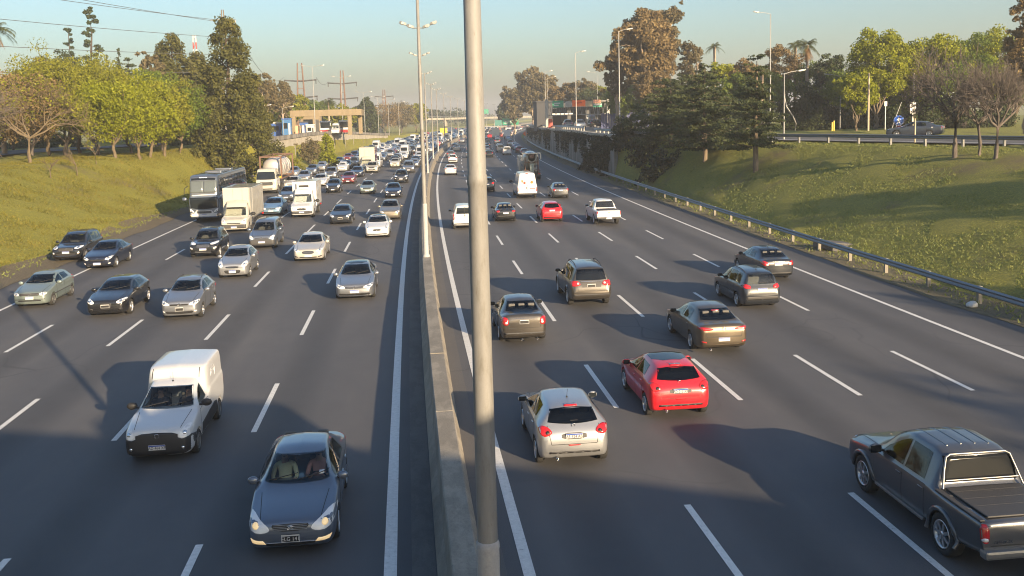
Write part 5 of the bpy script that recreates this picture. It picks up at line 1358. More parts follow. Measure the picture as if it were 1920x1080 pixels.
# ------------------------------------------------------------------ guard rails
def guard_rail(label, pts, rail_h, spacing, base, post_mat=M_POST, rail_mat=M_RAIL, flip=1, blocks=False):
    P = [Vector(p) for p in pts]
    root = empty('guard_rail', P[0], 0, label, 'guard rail')
    prof = [(0, -.155), (.04, -.13), (.075, -.09), (.03, -.05), (.0, 0), (.03, .05), (.075, .09), (.04, .13), (0, .155), (-.012, .155), (-.012, -.155)]
    V = []; F = []; n = len(prof)
    for i, p in enumerate(P):
        d = (P[min(i+1, len(P)-1)]-P[max(i-1, 0)]); d.z = 0; d.normalize(); nr = Vector((-d.y, d.x, 0))*flip
        for a, b in prof: V.append(p - P[0] + nr*a + Vector((0, 0, rail_h+b)))
    for i in range(len(P)-1):
        for k in range(n): a, b = i*n+k, i*n+(k+1) % n; F.append((a, b, b+n, a+n))
    mesh_of('rail', V, F, rail_mat, None, False, root)
    me = None; acc = 0.0; nxt = 1.0; cnt = 0
    for a, b in zip(P, P[1:]):
        L = (b-a).length; d = (b-a).normalized()
        while nxt <= acc+L and cnt < 99:
            q = a+d*(nxt-acc)
            if me is None:
                mm = MB(); mm.box(-.20, -.03, -.08, .08, -.4, rail_h+.14, bev=.012); o = mm.build('post', [post_mat], root); me = o.data
            else: o = link('post', me, root)
            o.location = q-P[0]; o.rotation_euler = (0, 0, math.atan2(d.y, d.x)+math.pi/2*flip if flip > 0 else math.atan2(d.y, d.x)-math.pi/2)
            nxt += spacing; cnt += 1
        acc += L
    return root
guard_rail('grey steel crash barrier along the foot of the right grass bank', [road(23.35, z, .0) for z in np.arange(16, 332, 3.95)], .62, 4.0, 0)
guard_rail('crash barrier with pale posts at the top of the right bank', [road(lin(z, RAILU), z, ground_h(lin(z, RAILU), z)+.1) for z in np.arange(30, 150, 3.0)], .60, 3.6, 0, M_GALV, M_RAIL)
guard_rail('pale parapet rail along the top of the right retaining wall', [road(25.0, z, lin(z, TOP_R)+.38) for z in np.arange(150, 332, 4.0)], .55, 3.2, 0, M_GALV, M_GALV)

# ------------------------------------------------------------------ lamp posts
def lamp_head(m, p, d, tilt=.18, ln=.75):
    """flat street lantern pointing along d"""
    d = Vector(d).normalized(); q = Vector((-d.y, d.x, 0)); up = Vector((0, 0, 1))
    dd = (d+up*tilt).normalized(); u2 = q.cross(dd)*-1
    Mx = Matrix(((dd.x, q.x, u2.x, p[0]), (dd.y, q.y, u2.y, p[1]), (dd.z, q.z, u2.z, p[2]), (0, 0, 0, 1)))
    m.cur = 0; m.prism([(0, -.09), (.12, -.16), (ln*.7, -.17), (ln, -.08), (ln, .08), (ln*.7, .17), (.12, .16), (0, .09)], -.05, .07, 'z', None, Mx)
    m.cur = 1; m.prism([(.16, -.12), (ln*.85, -.12), (ln*.85, .12), (.16, .12)], -.075, -.05, 'z', None, Mx)
M_LENSD = mat('lantern_glass', (.42, .42, .40), .2, 0, .5)
def median_mast(z, label, hl=13.6, top=None, r0=.125, r1=.07, detail=True):
    base = road(.78, z, .0); root = empty('lamp_post', base, -head(z), label, 'lamp post', 'lamp posts on the median barrier')
    top = top or hl; m = MB(); n = 20 if detail else 8
    q = MB(); q.lathe([(r0*1.75, .90), (r0*1.7, 1.0), (r0*1.2, 1.06), (r0*1.10, 3.64), (r0*1.15, 3.67), (r0*1.12, 3.72), (r0, 3.75), (r0*.9, 3.76)], n); q.build('base_sleeve', [M_SLEEVE], root)
    m.lathe([(r0*.99, 3.68), (r0*.97, 5.0)], n)
    m.lathe([(r0*.97, 5.0), (r0-.3*(r0-r1), 7.6), (r0-.30*(r0-r1)+.007, 7.62), (r0-.30*(r0-r1)+.007, 7.70), (r0-.32*(r0-r1), 7.72), (r1, top), (.01, top+.02)], n)
    m.build('mast', [M_POLE], root)
    for s in (1, -1):
        a = MB(); a.path([(0, 0, hl-.12), (s*.26, 0, hl-.13), (s*.5, 0, hl-.05), (s*.74, 0, hl+.10)], .03, 6); a.build('arm', [M_POLE], root)
        for x, h in ((.24, hl-.10), (.62, hl+.06)):
            b = MB(); lamp_head(b, (s*x, 0, h), (s, 0, 0), .35, .36); b.build('lantern', [M_LAMP, M_LENSD], root)
    return root
median_mast(10.0, 'tall weathered lamp post standing nearest on the median, thick in the foreground', r0=.113, r1=.066)
ordw = ['second', 'third', 'fourth', 'fifth', 'sixth', 'seventh', 'eighth', 'ninth', 'tenth', 'eleventh', 'twelfth', 'thirteenth', 'fourteenth']
MASTS = [51, 89, 127, 170, 204, 247, 288, 330, 372, 414, 456, 498, 545]
for i, z in enumerate(MASTS):
    median_mast(z, '%s double armed lamp post from the camera along the median barrier' % ordw[i], 13.0 if i == 0 else 13.9, 16.5 if i == 0 else None, .115, .07, i < 3)
def side_mast(p, H, arms, label, group, rz=0, mat_=M_WPOLE, r=.095, curve=False, cat='lamp post', ln=1.6):
    root = empty('lamp_post', p, rz, label, cat, group)
    m = MB(); m.lathe([(r*1.5, -.3), (r*1.5, .5), (r, .6), (r*.55, H), (.01, H+.02)], 10); m.build('mast', [mat_], root)
    for s in arms:
        a = MB(); a.path([(0, 0, H-.05), (s*ln*.4, 0, H+.12), (s*ln, 0, H+.25)], .035, 5); a.build('arm', [mat_], root)
        b = MB(); lamp_head(b, (s*ln, 0, H+.22), (s, 0, 0), .15, .85); b.build('lantern', [M_LAMP, M_LENSD], root)
    return root
GR = 'lamp posts along the right retaining wall'
for i, (z, lab) in enumerate(((122, 'tall white lamp post at the near end of the right retaining wall'), (164, 'tall white lamp post before the signed toll gantry'), (228, 'white lamp post at the far end of the right retaining wall'))):
    side_mast(road(25.6, z, lin(z, TOP_R)), 13.4, (1,), lab, GR, -head(z), ln=.95)
p = along(1028, 262); side_mast((p.x, p.y, 4.3), 13.5, (1,), 'thin grey lamp post behind the dark wall left of the toll gantry', GR, 0, M_LAMP, .07)
p = along(1121, 215); side_mast((p.x, p.y, 5), 12.0, (-1,), 'slim pale lamp post rising behind the orange gantry sign', GR, 0, M_LAMP, .06)
p = along(1444, 128); side_mast((p.x, p.y, 5), height_at(26, 1444, 128)-5, (-1,), 'tall white lamp post above the single conifer on the right', 'lamp posts beside the upper right road')
p = along(1470, 90); side_mast((p.x, p.y, 5), height_at(138, 1470, 90)-5, (1,), 'short lamp post with one arm right of the single conifer', 'lamp posts beside the upper right road', r=.06, ln=1.3)
p = along(1575, 124); side_mast((p.x, p.y, 5), height_at(143, 1575, 124)-5, (-1,), 'short lamp post in front of the ivy thicket', 'lamp posts beside the upper right road', r=.06, ln=1.4)
p = along(1261, 175); side_mast((p.x, p.y, 5), height_at(78, 1261, 175)-5, (-1,), 'pale lamp post in front of the tall eucalyptus', 'lamp posts beside the upper right road', r=.07)
for i, z in enumerate((207, 249, 291, 322, 348, 376)):
    side_mast(road(-24.9, z, lin(z, TOP_L)), 14.2 if i < 2 else 12.5, (1, -1), '%s white lamp post along the left retaining wall' % ['nearest', 'second', 'third', 'fourth', 'fifth', 'sixth'][i], 'lamp posts along the left retaining wall', -head(z), r=.085)
for px, d, ty, lab in ((490, 190, 200, 'small street lamp beside the grey tree left of the portal frame'), (531, 180, 203, 'small street lamp behind the blue cabins'), (122, 128, 168, 'small street lamp among the yellow-green trees'), (252, 130, 178, 'small street lamp between the bright green crowns')):
    p = along(px, d); side_mast((p.x, p.y, 5), height_at(ty, px, d)-5, (1,), lab, 'street lamps on the upper left road', r=.05, ln=1.2)

# ------------------------------------------------------------------ footbridge that carries the camera (it shades the road below the frame)
m = MB()
for x0, y0, ln, sl in ((-60, 20.3, 78.7, -.34), (14.5, -5.0, 60, -.56)):     # deck bent to fit the shadow edge on the road
    Mx = Matrix.Translation((x0, y0-1.35, 0)) @ Matrix.Rotation(math.atan(sl), 4, 'Z')
    m.box(0, ln, -2.9, .05, 5.6+.002*x0, 6.35, 0, Mx)
    for y in (-2.85, 0): m.box(0, ln, y-.05, y+.05, 6.36, 8.45, 0, Mx)  # sides raised so the bridge shadow reaches farther up the road
Mx = Matrix.Translation((-60, 18.95, 0)) @ Matrix.Rotation(math.atan(-.34), 4, 'Z')
m.box(73.7, 78.2, -2.7, -.1, 8.46, 9.75, 0, Mx)          # added block, out of view, that shades the white delivery van
br = m.build('footbridge', [M_WALLL]); tag(br, 'concrete footbridge with tall side screens crossing the motorway under the viewpoint', 'footbridge')
# ------------------------------------------------------------------ far overpass
def overpass(z, u0, u1, h, label):
    root = empty('overpass', road(0, z), -head(z), label, 'overpass')
    m = MB(); m.box(u0, u1, -4, 4, h, h+1.3); m.build('deck', [M_WALLL], root)
    m = MB()
    for y in (-4, 4):
        m.box(u0, u1, y-.08, y+.08, h+2.2, h+2.45); 
        x = u0
        while x < u1: m.box(x-.1, x+.1, y-.08, y+.08, h+1.3, h+2.2); x += 4
    m.build('railing', [M_GALV], root)
    for u in (-46, -26, .8, 28, 44):
        if u0 < u < u1: m = MB(); m.box(u-.8, u+.8, -3, 3, -1, h); m.build('pier', [M_WALLL], root)
overpass(660, -110, 70, 5.6, 'distant concrete overpass crossing the jammed lanes at the horizon')
overpass(455, -120, -34, 4.6, 'low beige bridge beyond the left retaining wall')

# ------------------------------------------------------------------ portal frame, cabins and buses on the left upper level
d = 222; p0, p1, p2 = along(551, d), along(656, d), along(671, d+14)
root = empty('portal_frame', (p0.x, p0.y, 4.6), 0, 'tan concrete portal frame over the upper left road', 'portal frame')
ht = height_at(206, 600, d)-4.6; w = p1.x-p0.x
m = MB(); m.box(-.45, .45, -.6, .6, 0, ht-1.4); m.build('column', [M_PORTAL], root)
m = MB(); m.box(w-.45, w+.45, -.6, .6, 0, ht-1.4); m.build('column', [M_PORTAL], root)
m = MB(); m.box(w+1.4, w+2.3, 13.2, 14.6, 0, ht-1.5); m.build('column', [M_PORTAL], root)
m = MB(); m.box(-.75, w+2.6, -.7, .7, ht-1.4, ht, bev=.05)
for k in range(9): m.box(w*k/8-.04, w*k/8+.04, -.72, -.69, ht-1.35, ht-.05)
m.box(w+.2, w+2.7, .85, 14.7, ht-1.45, ht-.05); m.build('beam', [M_PORTAL], root)
def cabin(px, d, w, h, dep, col, roofc, label, cat, win=True, name='cabin', base=None, stripe=None):
    p = along(px, d); z0 = base if base is not None else 4.6
    root = empty(name, (p.x, p.y, z0), 0, label, cat)
    m = MB(); m.box(-w/2, w/2, -dep/2, dep/2, 0, h, bev=.04); m.build('wall', [col], root)
    m = MB(); m.box(-w/2-.12, w/2+.12, -dep/2-.12, dep/2+.12, h, h+.22); m.build('roof', [roofc], root)
    if win:
        m = MB(); m.box(-w*.36, w*.10, -dep/2-.03, -dep/2+.02, h*.48, h*.80); m.build('window', [M_DGLASS], root)
        m = MB(); m.box(w*.20, w*.40, -dep/2-.03, -dep/2+.02, .08, h*.78); m.build('door', [stripe or M_TRIM], root)
    return root
MBLUE = mat('cabin_blue', (.02, .08, .30), .5); MBLUE2 = mat('kiosk_blue', (.025, .12, .30), .5)
cabin(520, 218, 4.2, 3.0, 3, MBLUE, M_SWHITE, 'blue cabin with a white roof left of the portal frame', 'cabin')
cabin(538, 214, 1.9, 3.8, 2, MBLUE2, MBLUE, 'narrow blue kiosk against the left portal column', 'kiosk', stripe=M_SWHITE)
cabin(570, 226, 1.8, 3.0, 2, MBLUE, M_TRIM, 'dark blue booth under the portal frame', 'booth')
cabin(584, 250, 5.0, 4.6, 4, M_PORTAL, M_LAMP, 'grey brick hut behind the portal frame', 'hut')
cabin(582, 216, 1.7, 2.4, 1.6, M_SWHITE, M_SWHITE, 'white ticket booth under the portal frame', 'booth')
for i, (px, c, lab) in enumerate(((556.5, M_SPEACH, 'pink advertising panel beside the left portal column'), (562, M_STAN, 'tan advertising panel under the portal frame'), (566.5, M_SWHITE, 'white advertising panel beside the dark blue booth'))):
    p = along(px, 215); m = MB(); m.box(-.4, .4, -.06, .06, .25, 2.2, bev=.02); m.box(-.05, .05, -.05, .05, -.2, .25); o = m.build('advert_panel', [c]); o.location = (p.x, p.y, 4.8); tag(o, lab, 'panel')
def city_bus(px, d, rz, main, low, label, z0=4.75, L=10.0):
    p = along(px, d); root = empty('city_bus', (p.x, p.y, z0), rz, label, 'bus')
    m = MB(); m.cur = 0; m.box(-L/2, L/2, -1.25, 1.25, .95, 3.1, bev=.18); m.cur = 1; m.box(-L/2+.02, L/2-.02, -1.26, 1.26, .35, .97, bev=.08); m.build('body', [main, low], root)
    m = MB(); m.box(L/2-.02, L/2+.02, -1.1, 1.1, 1.45, 2.75, bev=.015); m.build('windscreen', [M_DGLASS], root)
    for s in (1, -1):
        m = MB(); m.box(-L/2+.4, L/2-.5, s*1.25-.02, s*1.25+.02, 1.6, 2.6); m.build('side_window', [M_DGLASS], root)
        m = MB(); m.box(L/2-.03, L/2+.03, s*.95-.16, s*.95+.16, .62, .82); m.build('headlight', [M_HEAD], root)
    tm, rm = wheel_mesh(.46, .28, 'steel')
    for x in (-L/2+2.4, L/2-2.4):
        for s in (1, -1): o = link('wheel', tm, root); o.location = (x, s*1.1, .46); link('rim', rm, o)
    return root
city_bus(611, 232, R(-88), PAINT['white'], PAINT['red'], 'white bus with a red skirt beside the grey brick hut')
city_bus(646, 232, R(-88), PAINT['white'], PAINT['red'], 'white and red bus by the right portal column')
for i, (px, d, c, lab) in enumerate(((626, 225, M_SWHITE, 'white van parked behind the left parapet'),)):
    pass

# ------------------------------------------------------------------ signs and the toll gantry on the right
d = 205; g0 = along(1030, d); g1 = along(1132, d); w = g1.x-g0.x; zt = height_at(187, 1080, d); zb = height_at(217, 1080, d)
root = empty('sign_gantry', (g0.x, g0.y, 4.6), 0, 'steel gantry across the upper right road carrying coloured signs', 'gantry')
for x in (-.5, w+1.0): m = MB(); m.box(x-.3, x+.3, -.3, .3, 0, zt-4.4); m.build('column', [M_LAMP], root)
m = MB(); m.box(-.5, w+1, -.12, .12, zb-4.6+.1, zb-4.6+.32); m.box(-.5, w+1, -.12, .12, zt-4.6-.5, zt-4.6-.28)
for k in range(14): x = -.4+(w+1.2)*k/14; m.tube((x, 0, zb-4.4), (x+(w+1.2)/28, 0, zt-5.0), .05); m.tube((x+(w+1.2)/28, 0, zt-5.0), (x+(w+1.2)/14, 0, zb-4.4), .05)
m.build('truss', [M_SBACK], root)
def board(px0, px1, py0, py1, d, face, label, cat='sign', bars=None, barm=M_SWHITE, z=None):
    c = along((px0+px1)/2, d); zt_, zb_ = height_at(py0, px0, d), height_at(py1, px0, d); w = (px1-px0)/F_PX*d*1.0; h = zt_-zb_
    root = empty('road_sign', (c.x, c.y-.25, zb_), 0, label, cat)
    m = MB(); m.box(-w/2, w/2, -.05, .05, 0, h, bev=.02); m.build('panel', [face], root)
    if bars:
        m = MB()
        for a, b, q, r_ in bars: m.box(-w/2+w*a, -w/2+w*b, -.062, -.05, h*q, h*r_)
        m.build('legend', [barm], root)
    return root
board(1036, 1057, 189, 202, d, M_SGREEN, 'green sign hanging at the left of the toll gantry', bars=[(.15, .7, .55, .7), (.15, .55, .25, .4)])
board(1073, 1098, 188, 200, d, M_SORANGE, 'bright orange sign in the middle of the toll gantry', bars=[(.2, .75, .5, .62)], barm=M_SRED)
board(1098, 1111, 190, 200, d, M_STAN, 'tan panel right of the orange gantry sign')
board(1112, 1127, 187, 194, d, M_SPEACH, 'salmon sign over the white strip at the gantry end')
board(1112, 1129, 194, 201, d, M_SGREEN, 'green strip with white lettering below the salmon sign', bars=[(.05, .95, .5, .9)])
board(1060, 1072, 190, 201, d, M_LAMP, 'grey blank panel between the green and orange signs')
# screens and canopy behind the gantry, canopy shade put into their dark colour
p = along(1018, 236); m = MB(); m.box(-1.9, 1.9, -3, 3, 0, 7.0); m.box(-2.1, 2.1, -3.2, 3.2, 7.0, 7.3); o = m.build('dark_screen_wall', [mat('shade_dark_panel', (.035, .038, .045), .7)]); o.location = (p.x, p.y, 4.0); tag(o, 'dark panelled wall left of the toll gantry', 'wall')
p = along(1075, 262); root = empty('toll_canopy', (p.x, p.y, 4.3), 0, 'dark toll canopy behind the coloured gantry signs', 'canopy')
m = MB(); m.box(-8.5, 11, -8, 8, 5.4, 6.6, bev=.05); m.build('roof', [mat('shade_dark_panel', (.035, .038, .045), .7)], root)
for x in (-7, -2, 3, 8): m = MB(); m.box(x-.5, x+.5, -5, 5, 0, 5.4); m.build('toll_booth', [M_TRIM], root)
m = MB(); m.box(-8.5, 11, 7.0, 7.6, 0, 5.3); m.build('shade_backing', [mat('shade_dark_panel', (.035, .038, .045), .7)], root)  # added dark sheet standing for the shade under the canopy
m = MB(); m.box(-8.4, -1.5, -8.06, -8.0, 3.3, 3.9); m.build('white_fascia', [M_SWHITE], root)  # white strip along the canopy front
p = along(1032, 200); m = MB(); m.box(-.45, .45, -.05, .05, .6, 2.4); m.box(-.05, .05, -.04, .04, -.2, .6); o = m.build('notice_board', [M_SRED]); o.location = (p.x, p.y, 4.7); tag(o, 'red and white notice board at the start of the wall parapet', 'sign')
p = along(1172, 196); m = MB()
for k in range(30): x = -5.0+k*.335; m.box(x, x+.30, -.03+.02*(k % 2), .03+.02*(k % 2), 0, 3.1+.12*math.sin(k*2.1))
o = m.build('sheet_fence', [mat('faded_blue_sheet', (.045, .06, .17), .6)]); o.location = (p.x, p.y, 4.9); tag(o, 'faded blue corrugated fence between the gantry and the cedars', 'fence')
# overhead green sign on the motorway
c = along(957, 400); root = empty('sign_gantry', (c.x, c.y, 0), -head(400), 'distant overhead gantry with a green sign above the right lanes', 'gantry')
zt, zb = height_at(222, 957, 400), height_at(234, 957, 400)
for x in (-11, 13): m = MB(); m.box(x-.25, x+.25, -.25, .25, 0, zt+.1); m.build('column', [M_LAMP], root)
m = MB(); m.box(-11, 13, -.2, .2, zb-.7, zb-.3); m.build('beam', [M_LAMP], root)
m = MB(); m.cur = 0; m.box(-3.2, 3.4, -.36, -.26, zb, zt, bev=.02); m.cur = 1; m.box(-2.6, 1.4, -.38, -.36, zb+1.3, zb+1.7); m.box(-2.6, 2.4, -.38, -.36, zb+.6, zb+.9); m.build('panel', [M_SGREEN, M_SWHITE], root)
m = MB(); m.box(-6.4, -3.6, -.36, -.26, zb-.2, zt-.6, bev=.02); m.build('panel', [mat('sign_teal', (.06, .20, .18), .5)], root)
c = along(908, 640); m = MB(); m.cur = 0; m.box(-3, 3, -.1, .1, 9, 12, bev=.03); m.cur = 1; m.box(-.2, .2, -.1, .1, 0, 9); o = m.build('road_sign', [M_SGREEN, M_LAMP]); o.location = (c.x, c.y, 0); tag(o, 'farthest small green road sign at the vanishing point', 'sign')
c = road(23.0, 292); m = MB(); m.cur = 0; m.prism([(-.75, 2.3), (0, 1.55), (.75, 2.3), (0, 3.05)], -.03, .03, 'y'); m.cur = 1; m.box(-.04, .04, .03, .09, 0, 2.4); o = m.build('warning_sign', [M_SORANGE, M_LAMP]); o.location = c; tag(o, 'orange diamond warning sign at the foot of the right wall', 'sign')
c = road(22.8, 276); m = MB(); m.box(-.12, .12, -.12, .12, 0, 5.2); m.box(-1.4, .12, -.1, .1, 4.9, 5.15); o = m.build('sign_post', [M_LAMP]); o.location = c; tag(o, 'bare grey sign post with a short arm beside the right edge line', 'post')
# keep-left sign, chevron and boards near the parked car on the right
def chevron_sign():
    dd = 86; p = along(1685, dd); z0 = 5.05; zc = height_at(226, 1685, dd); r = 10.2/F_PX*dd
    root = empty('keep_left_sign', (p.x, p.y, z0), R(-12), 'round blue arrow sign above a red and white chevron plate', 'sign')
    m = MB(); m.lathe([(.01, 0), (r, 0), (r, .03), (.01, .03)], 24, 'y'); o = m.build('disc', [M_SBLUE], root); o.location = (0, -.05, zc-z0)
    m = MB(); m.prism([(0, .62*r), (-.42*r, .05*r), (-.13*r, .05*r), (-.13*r, -.2*r), (-.45*r, -.62*r), (-.2*r, -.66*r), (0, -.35*r), (.2*r, -.66*r), (.45*r, -.62*r), (.13*r, -.2*r), (.13*r, .05*r), (.42*r, .05*r)], -.005, .0, 'y'); q = m.build('arrow', [M_SWHITE], o); q.location = (0, -.004, 0)
    m = MB(); m.ring((0, -.01, 0), r*.93, .012, 'y', 24); m.build('rim', [M_SWHITE], o)
    zl = height_at(250, 1685, dd)-z0; zh = height_at(233, 1685, dd)-z0
    m = MB(); m.cur = 0; m.box(-.24, .24, -.03, 0, zl, zh); m.cur = 1
    h = zh-zl
    for k in range(2):
        b = zl+h*(.08+.45*k)
        for s in (1, -1): m.prism([(0, b+h*.2), (s*.23, b), (s*.23, b+h*.2), (0, b+h*.42)], -.036, -.03, 'y')
    m.build('chevron_plate', [M_SWHITE, M_SRED], root)
    m = MB(); m.box(-.04, .04, 0, .06, -.1, zc-z0); m.build('post', [M_LAMP], root)
chevron_sign()
def notice(px, d, y0, y1, w, yb, face, label, bars=()):
    p = along(px, d); zt_, zb_ = height_at(y0, px, d), height_at(y1, px, d)
    m = MB(); m.cur = 0; m.box(-w/2, w/2, -.04, 0, zb_-5, zt_-5, bev=.01); m.cur = 1; m.box(-.04, .04, 0, .07, -.1, zt_-5)
    m.cur = 2
    for a, b, c_, e in bars: m.box(-w/2+w*a, -w/2+w*b, -.046, -.04, (zb_-5)+(zt_-zb_)*c_, (zb_-5)+(zt_-zb_)*e)
    o = m.build('notice_sign', [face, M_LAMP, M_TRIM]); o.location = (p.x, p.y, 5); tag(o, label, 'sign')
notice(1711, 92, 192, 213, .62, 250, M_SWHITE, 'white rectangular road notice beside the timber pole on the right', [(.2, .8, .55, .8), (.35, .65, .2, .4)])
notice(1660, 110, 190, 199, .35, 215, M_SWHITE, 'small pale notice on a post in front of the ivy bank', ())
def pole(px, d, ty, by, r, m_, label, lean=(0, 0), name='timber_pole'):
    p = along(px, d); zt_ = height_at(ty, px, d); m = MB(); m.path([(0, 0, -.3), (lean[0]*.5, lean[1]*.5, (zt_-5)*.5), (lean[0], lean[1], zt_-5)], [r, r*.9, r*.75], 8); o = m.build(name, [m_]); o.location = (p.x, p.y, 5.0); tag(o, label, 'pole')
pole(1628, 108, 137, 230, .13, M_WOOD, 'bare timber pole standing before the light green tree')
pole(1712, 100, 137, 236, .11, M_WOOD, 'timber pole behind the white road notice')
pole(1716, 74, 222, 265, .07, M_WOOD, 'thin bare stake in front of the grey parked car', name='stake')
pole(1668, 106, 192, 225, .05, M_LAMP, 'pale pole leaning to the right above the grass bank', (1.4, 0), 'leaning_pole')
p = along(1485, 118); m = MB(); m.path([(.3, 0, -.2), (.55, 0, 1.2), (.1, 0, 2.2), (-.75, 0, 3.4), (-1.0, 0, 4.6), (-.8, 0, 6.0)], [.09, .09, .08, .08, .07, .05], 7); o = m.build('pale_stem', [M_LAMP]); o.location = (p.x, p.y, 5); tag(o, 'crooked pale stem against the ivy thicket', 'stem')
p = along(1562, 118); m = MB()
for x in (-.12, .12): m.box(x-.07, x+.07, -.06, .06, 0, 1.25+.2*(x > 0), bev=.02)
o = m.build('marker_posts', [PAINT['yellow']]); o.location = (p.x, p.y, 5.0); tag(o, 'pair of yellow marker stubs on the grass by the short lamp post', 'marker')
# manhole slab and the stone on the verge
p = at(1575, 455, .35); p.z = ground_at(p.x, p.y)+.12
m = MB(); m.box(-1.3, 1.2, -.9, .8, -.4, .0, bev=.05); m.box(-1.0, .9, -.6, .55, .0, .08, bev=.02); o = m.build('drain_cover', [M_GUTTER]); o.location = p; o.rotation_euler = (R(3), R(8), .3); tag(o, 'flat grey drain slab on the grass bank behind the crash barrier', 'drain cover')
bm = bmesh.new(); bmesh.ops.create_icosphere(bm, subdivisions=3, radius=.22)
for v in bm.verts: v.co = Vector((v.co.x*1.1, v.co.y*.8, max(v.co.z, -.1)*.75))*(1+.12*math.sin(v.co.x*14)*math.cos(v.co.y*11))
o = obj_bm('stone', bm, M_SWHITE); o.location = at(1822, 572, .1); tag(o, 'pale stone lying beside the crash barrier on the right verge', 'stone')

# ------------------------------------------------------------------ pylons and wires
def pylon(px, d, top_py, w, label, arms, style='twin', z0=5):
    p = along(px, d); H = height_at(top_py, px, d)-z0
    root = empty('pylon', (p.x, p.y, z0), 0, label, 'pylon', 'power pylons on the left')
    for s in (1, -1): m = MB(); m.tube((s*w*.36, 0, -.5), (s*w*.16, 0, H), .28, .16, 8); m.build('leg', [M_RUST], root)
    m = MB()
    for k in range(7): h = H*(.15+.12*k); ww = w*.36+(w*.16-w*.36)*h/H; m.box(-ww, ww, -.06, .06, h-.06, h+.06)
    m.build('brace', [M_RUST], root)
    for h, aw in arms:
        m = MB(); m.path([(-aw, 0, H*h+.25), (0, 0, H*h-.1), (aw, 0, H*h+.25)], .20, 5)
        for s in (1, -1): m.tube((s*aw*.96, 0, H*h+.2), (s*aw*.96, 0, H*h-.9), .12)
        m.build('crossarm', [M_TRIM], root)
    return root, H
pylon(567, 268, 118, 3.6, 'nearer brown twin leg pylon behind the portal frame', [(.74, 4.3), (.50, 4.4), (.28, 4.4)])
pylon(645, 300, 132, 2.4, 'farther brown pylon above the right portal column', [(.78, 4.4), (.52, 4.6), (.30, 4.4)])
pylon(722, 420, 168, 2.4, 'distant thin pylon above the brown trees', [(.8, 4), (.55, 4)])
d = 172; p = along(429, d); H = height_at(18, 429, d)-5; root = empty('pylon', (p.x, p.y, 5), 0, 'pylon whose bare top stands above the giant dark tree', 'pylon', 'power pylons on the left')
m = MB()
for s in (1, -1): m.tube((s*.9, 0, 0), (s*.15, 0, H), .22, .09, 8)
m.build('leg', [M_BARK], root)
m = MB(); m.path([(-2.1, 0, H-1.75), (0, 0, H-1.55), (2.1, 0, H-1.75)], .09, 5); m.tube((2.05, 0, H-1.8), (2.05, 0, H-3.2), .07); m.build('crossarm', [M_LAMP], root)
topP = Vector((p.x, p.y, 5+H))
q1 = along(567, 268); q2 = along(645, 300); h1 = height_at(145, 567, 268); h2 = height_at(152, 645, 300)
def wire(a, b, sag, label, r=.03):
    a = Vector(a); b = Vector(b); pts = []
    for i in range(25): t = i/24; v = a.lerp(b, t); v.z -= sag*4*t*(1-t); pts.append(v-a)
    m = MB(); m.path(pts, r*1.5, 4); o = m.build('power_line', [M_WIRE]); o.location = a; tag(o, label, 'power line', 'power lines on the left')
bx = Vector((-95, -60, 0))
for i, (dx, dz, ez, lab) in enumerate(((-2.0, -1.8, 33, 'topmost power line on the upper left'), (-1.0, -1.7, 29, 'second power line from the top on the upper left'), (-1.9, -4.5, 25.5, 'third power line from the top on the upper left'), (-1.9, -7.5, 21.5, 'fourth power line from the top on the upper left'), (-1.9, -10.5, 18, 'lowest power line on the upper left'))):
    wire(topP+Vector((dx, 0, dz)), bx+Vector((dx*4-6*i, 0, ez)), 3.0, lab, .024)
wire(topP+Vector((2.0, 0, -3.2)), (q1.x-4.2, q1.y, h1+.2), 4.0, 'upper power line between the giant dark tree and the nearer brown pylon')
wire(topP+Vector((2.0, 0, -8.2)), (q1.x-4.2, q1.y, h1-4.2), 4.0, 'lower power line between the giant dark tree and the nearer brown pylon')
wire((q1.x+4.2, q1.y, h1), (q2.x-4.2, q2.y, h2), 1.5, 'power line joining the two brown pylons', .035)
# red and white radio tower
d = 330; p = along(374, d); H = height_at(66, 374, d)-5
root = empty('radio_tower', (p.x, p.y, 5), 0, 'red and white lattice radio tower behind the dark trees', 'tower')
m = MB()
for k in range(14):
    m.cur = k % 2; h0, h1_ = H*k/14, H*(k+1)/14; w0 = 1.1-.7*k/14; w1 = 1.1-.7*(k+1)/14
    for a, b in ((1, 1), (1, -1), (-1, 1), (-1, -1)): m.tube((a*w0, b*w0, h0), (a*w1, b*w1, h1_), .10)
    for s in (1, -1): m.tube((-w0, s*w0, h0), (w1, s*w1, h1_), .06); m.tube((s*w0, -w0, h0), (s*w1, w1, h1_), .06)
m.build('lattice', [M_SRED, M_SWHITE], root)
# ------------------------------------------------------------------ trees
def cards(centres, radii, n, size, rg, flat=1.0, droop=0.0, aspect=.6, shell=.5, outward=.5):
    """leaf-sized quads spread through clumps: returns vertex and face arrays"""
    C = np.asarray(centres, float); Rr = np.asarray(radii, float)
    w = Rr**2; idx = rg.choice(len(C), size=n, p=w/w.sum())
    d = rg.normal(size=(n, 3)); d /= np.linalg.norm(d, axis=1)[:, None]+1e-9
    rad = rg.uniform(0, 1, n)**shell
    off = d*rad[:, None]*Rr[idx][:, None]; off[:, 2] *= flat
    P = C[idx]+off
    nr = rg.normal(size=(n, 3))*(1-outward)+d*outward; nr[:, 2] += droop
    nr /= np.linalg.norm(nr, axis=1)[:, None]+1e-9
    t = np.cross(nr, rg.normal(size=(n, 3))); t /= np.linalg.norm(t, axis=1)[:, None]+1e-9
    b = np.cross(nr, t); s = size*rg.uniform(.6, 1.4, n)[:, None]
    V = np.stack([P-t*s, P+b*s*aspect, P+t*s, P-b*s*aspect], 1).reshape(-1, 3)
    return V
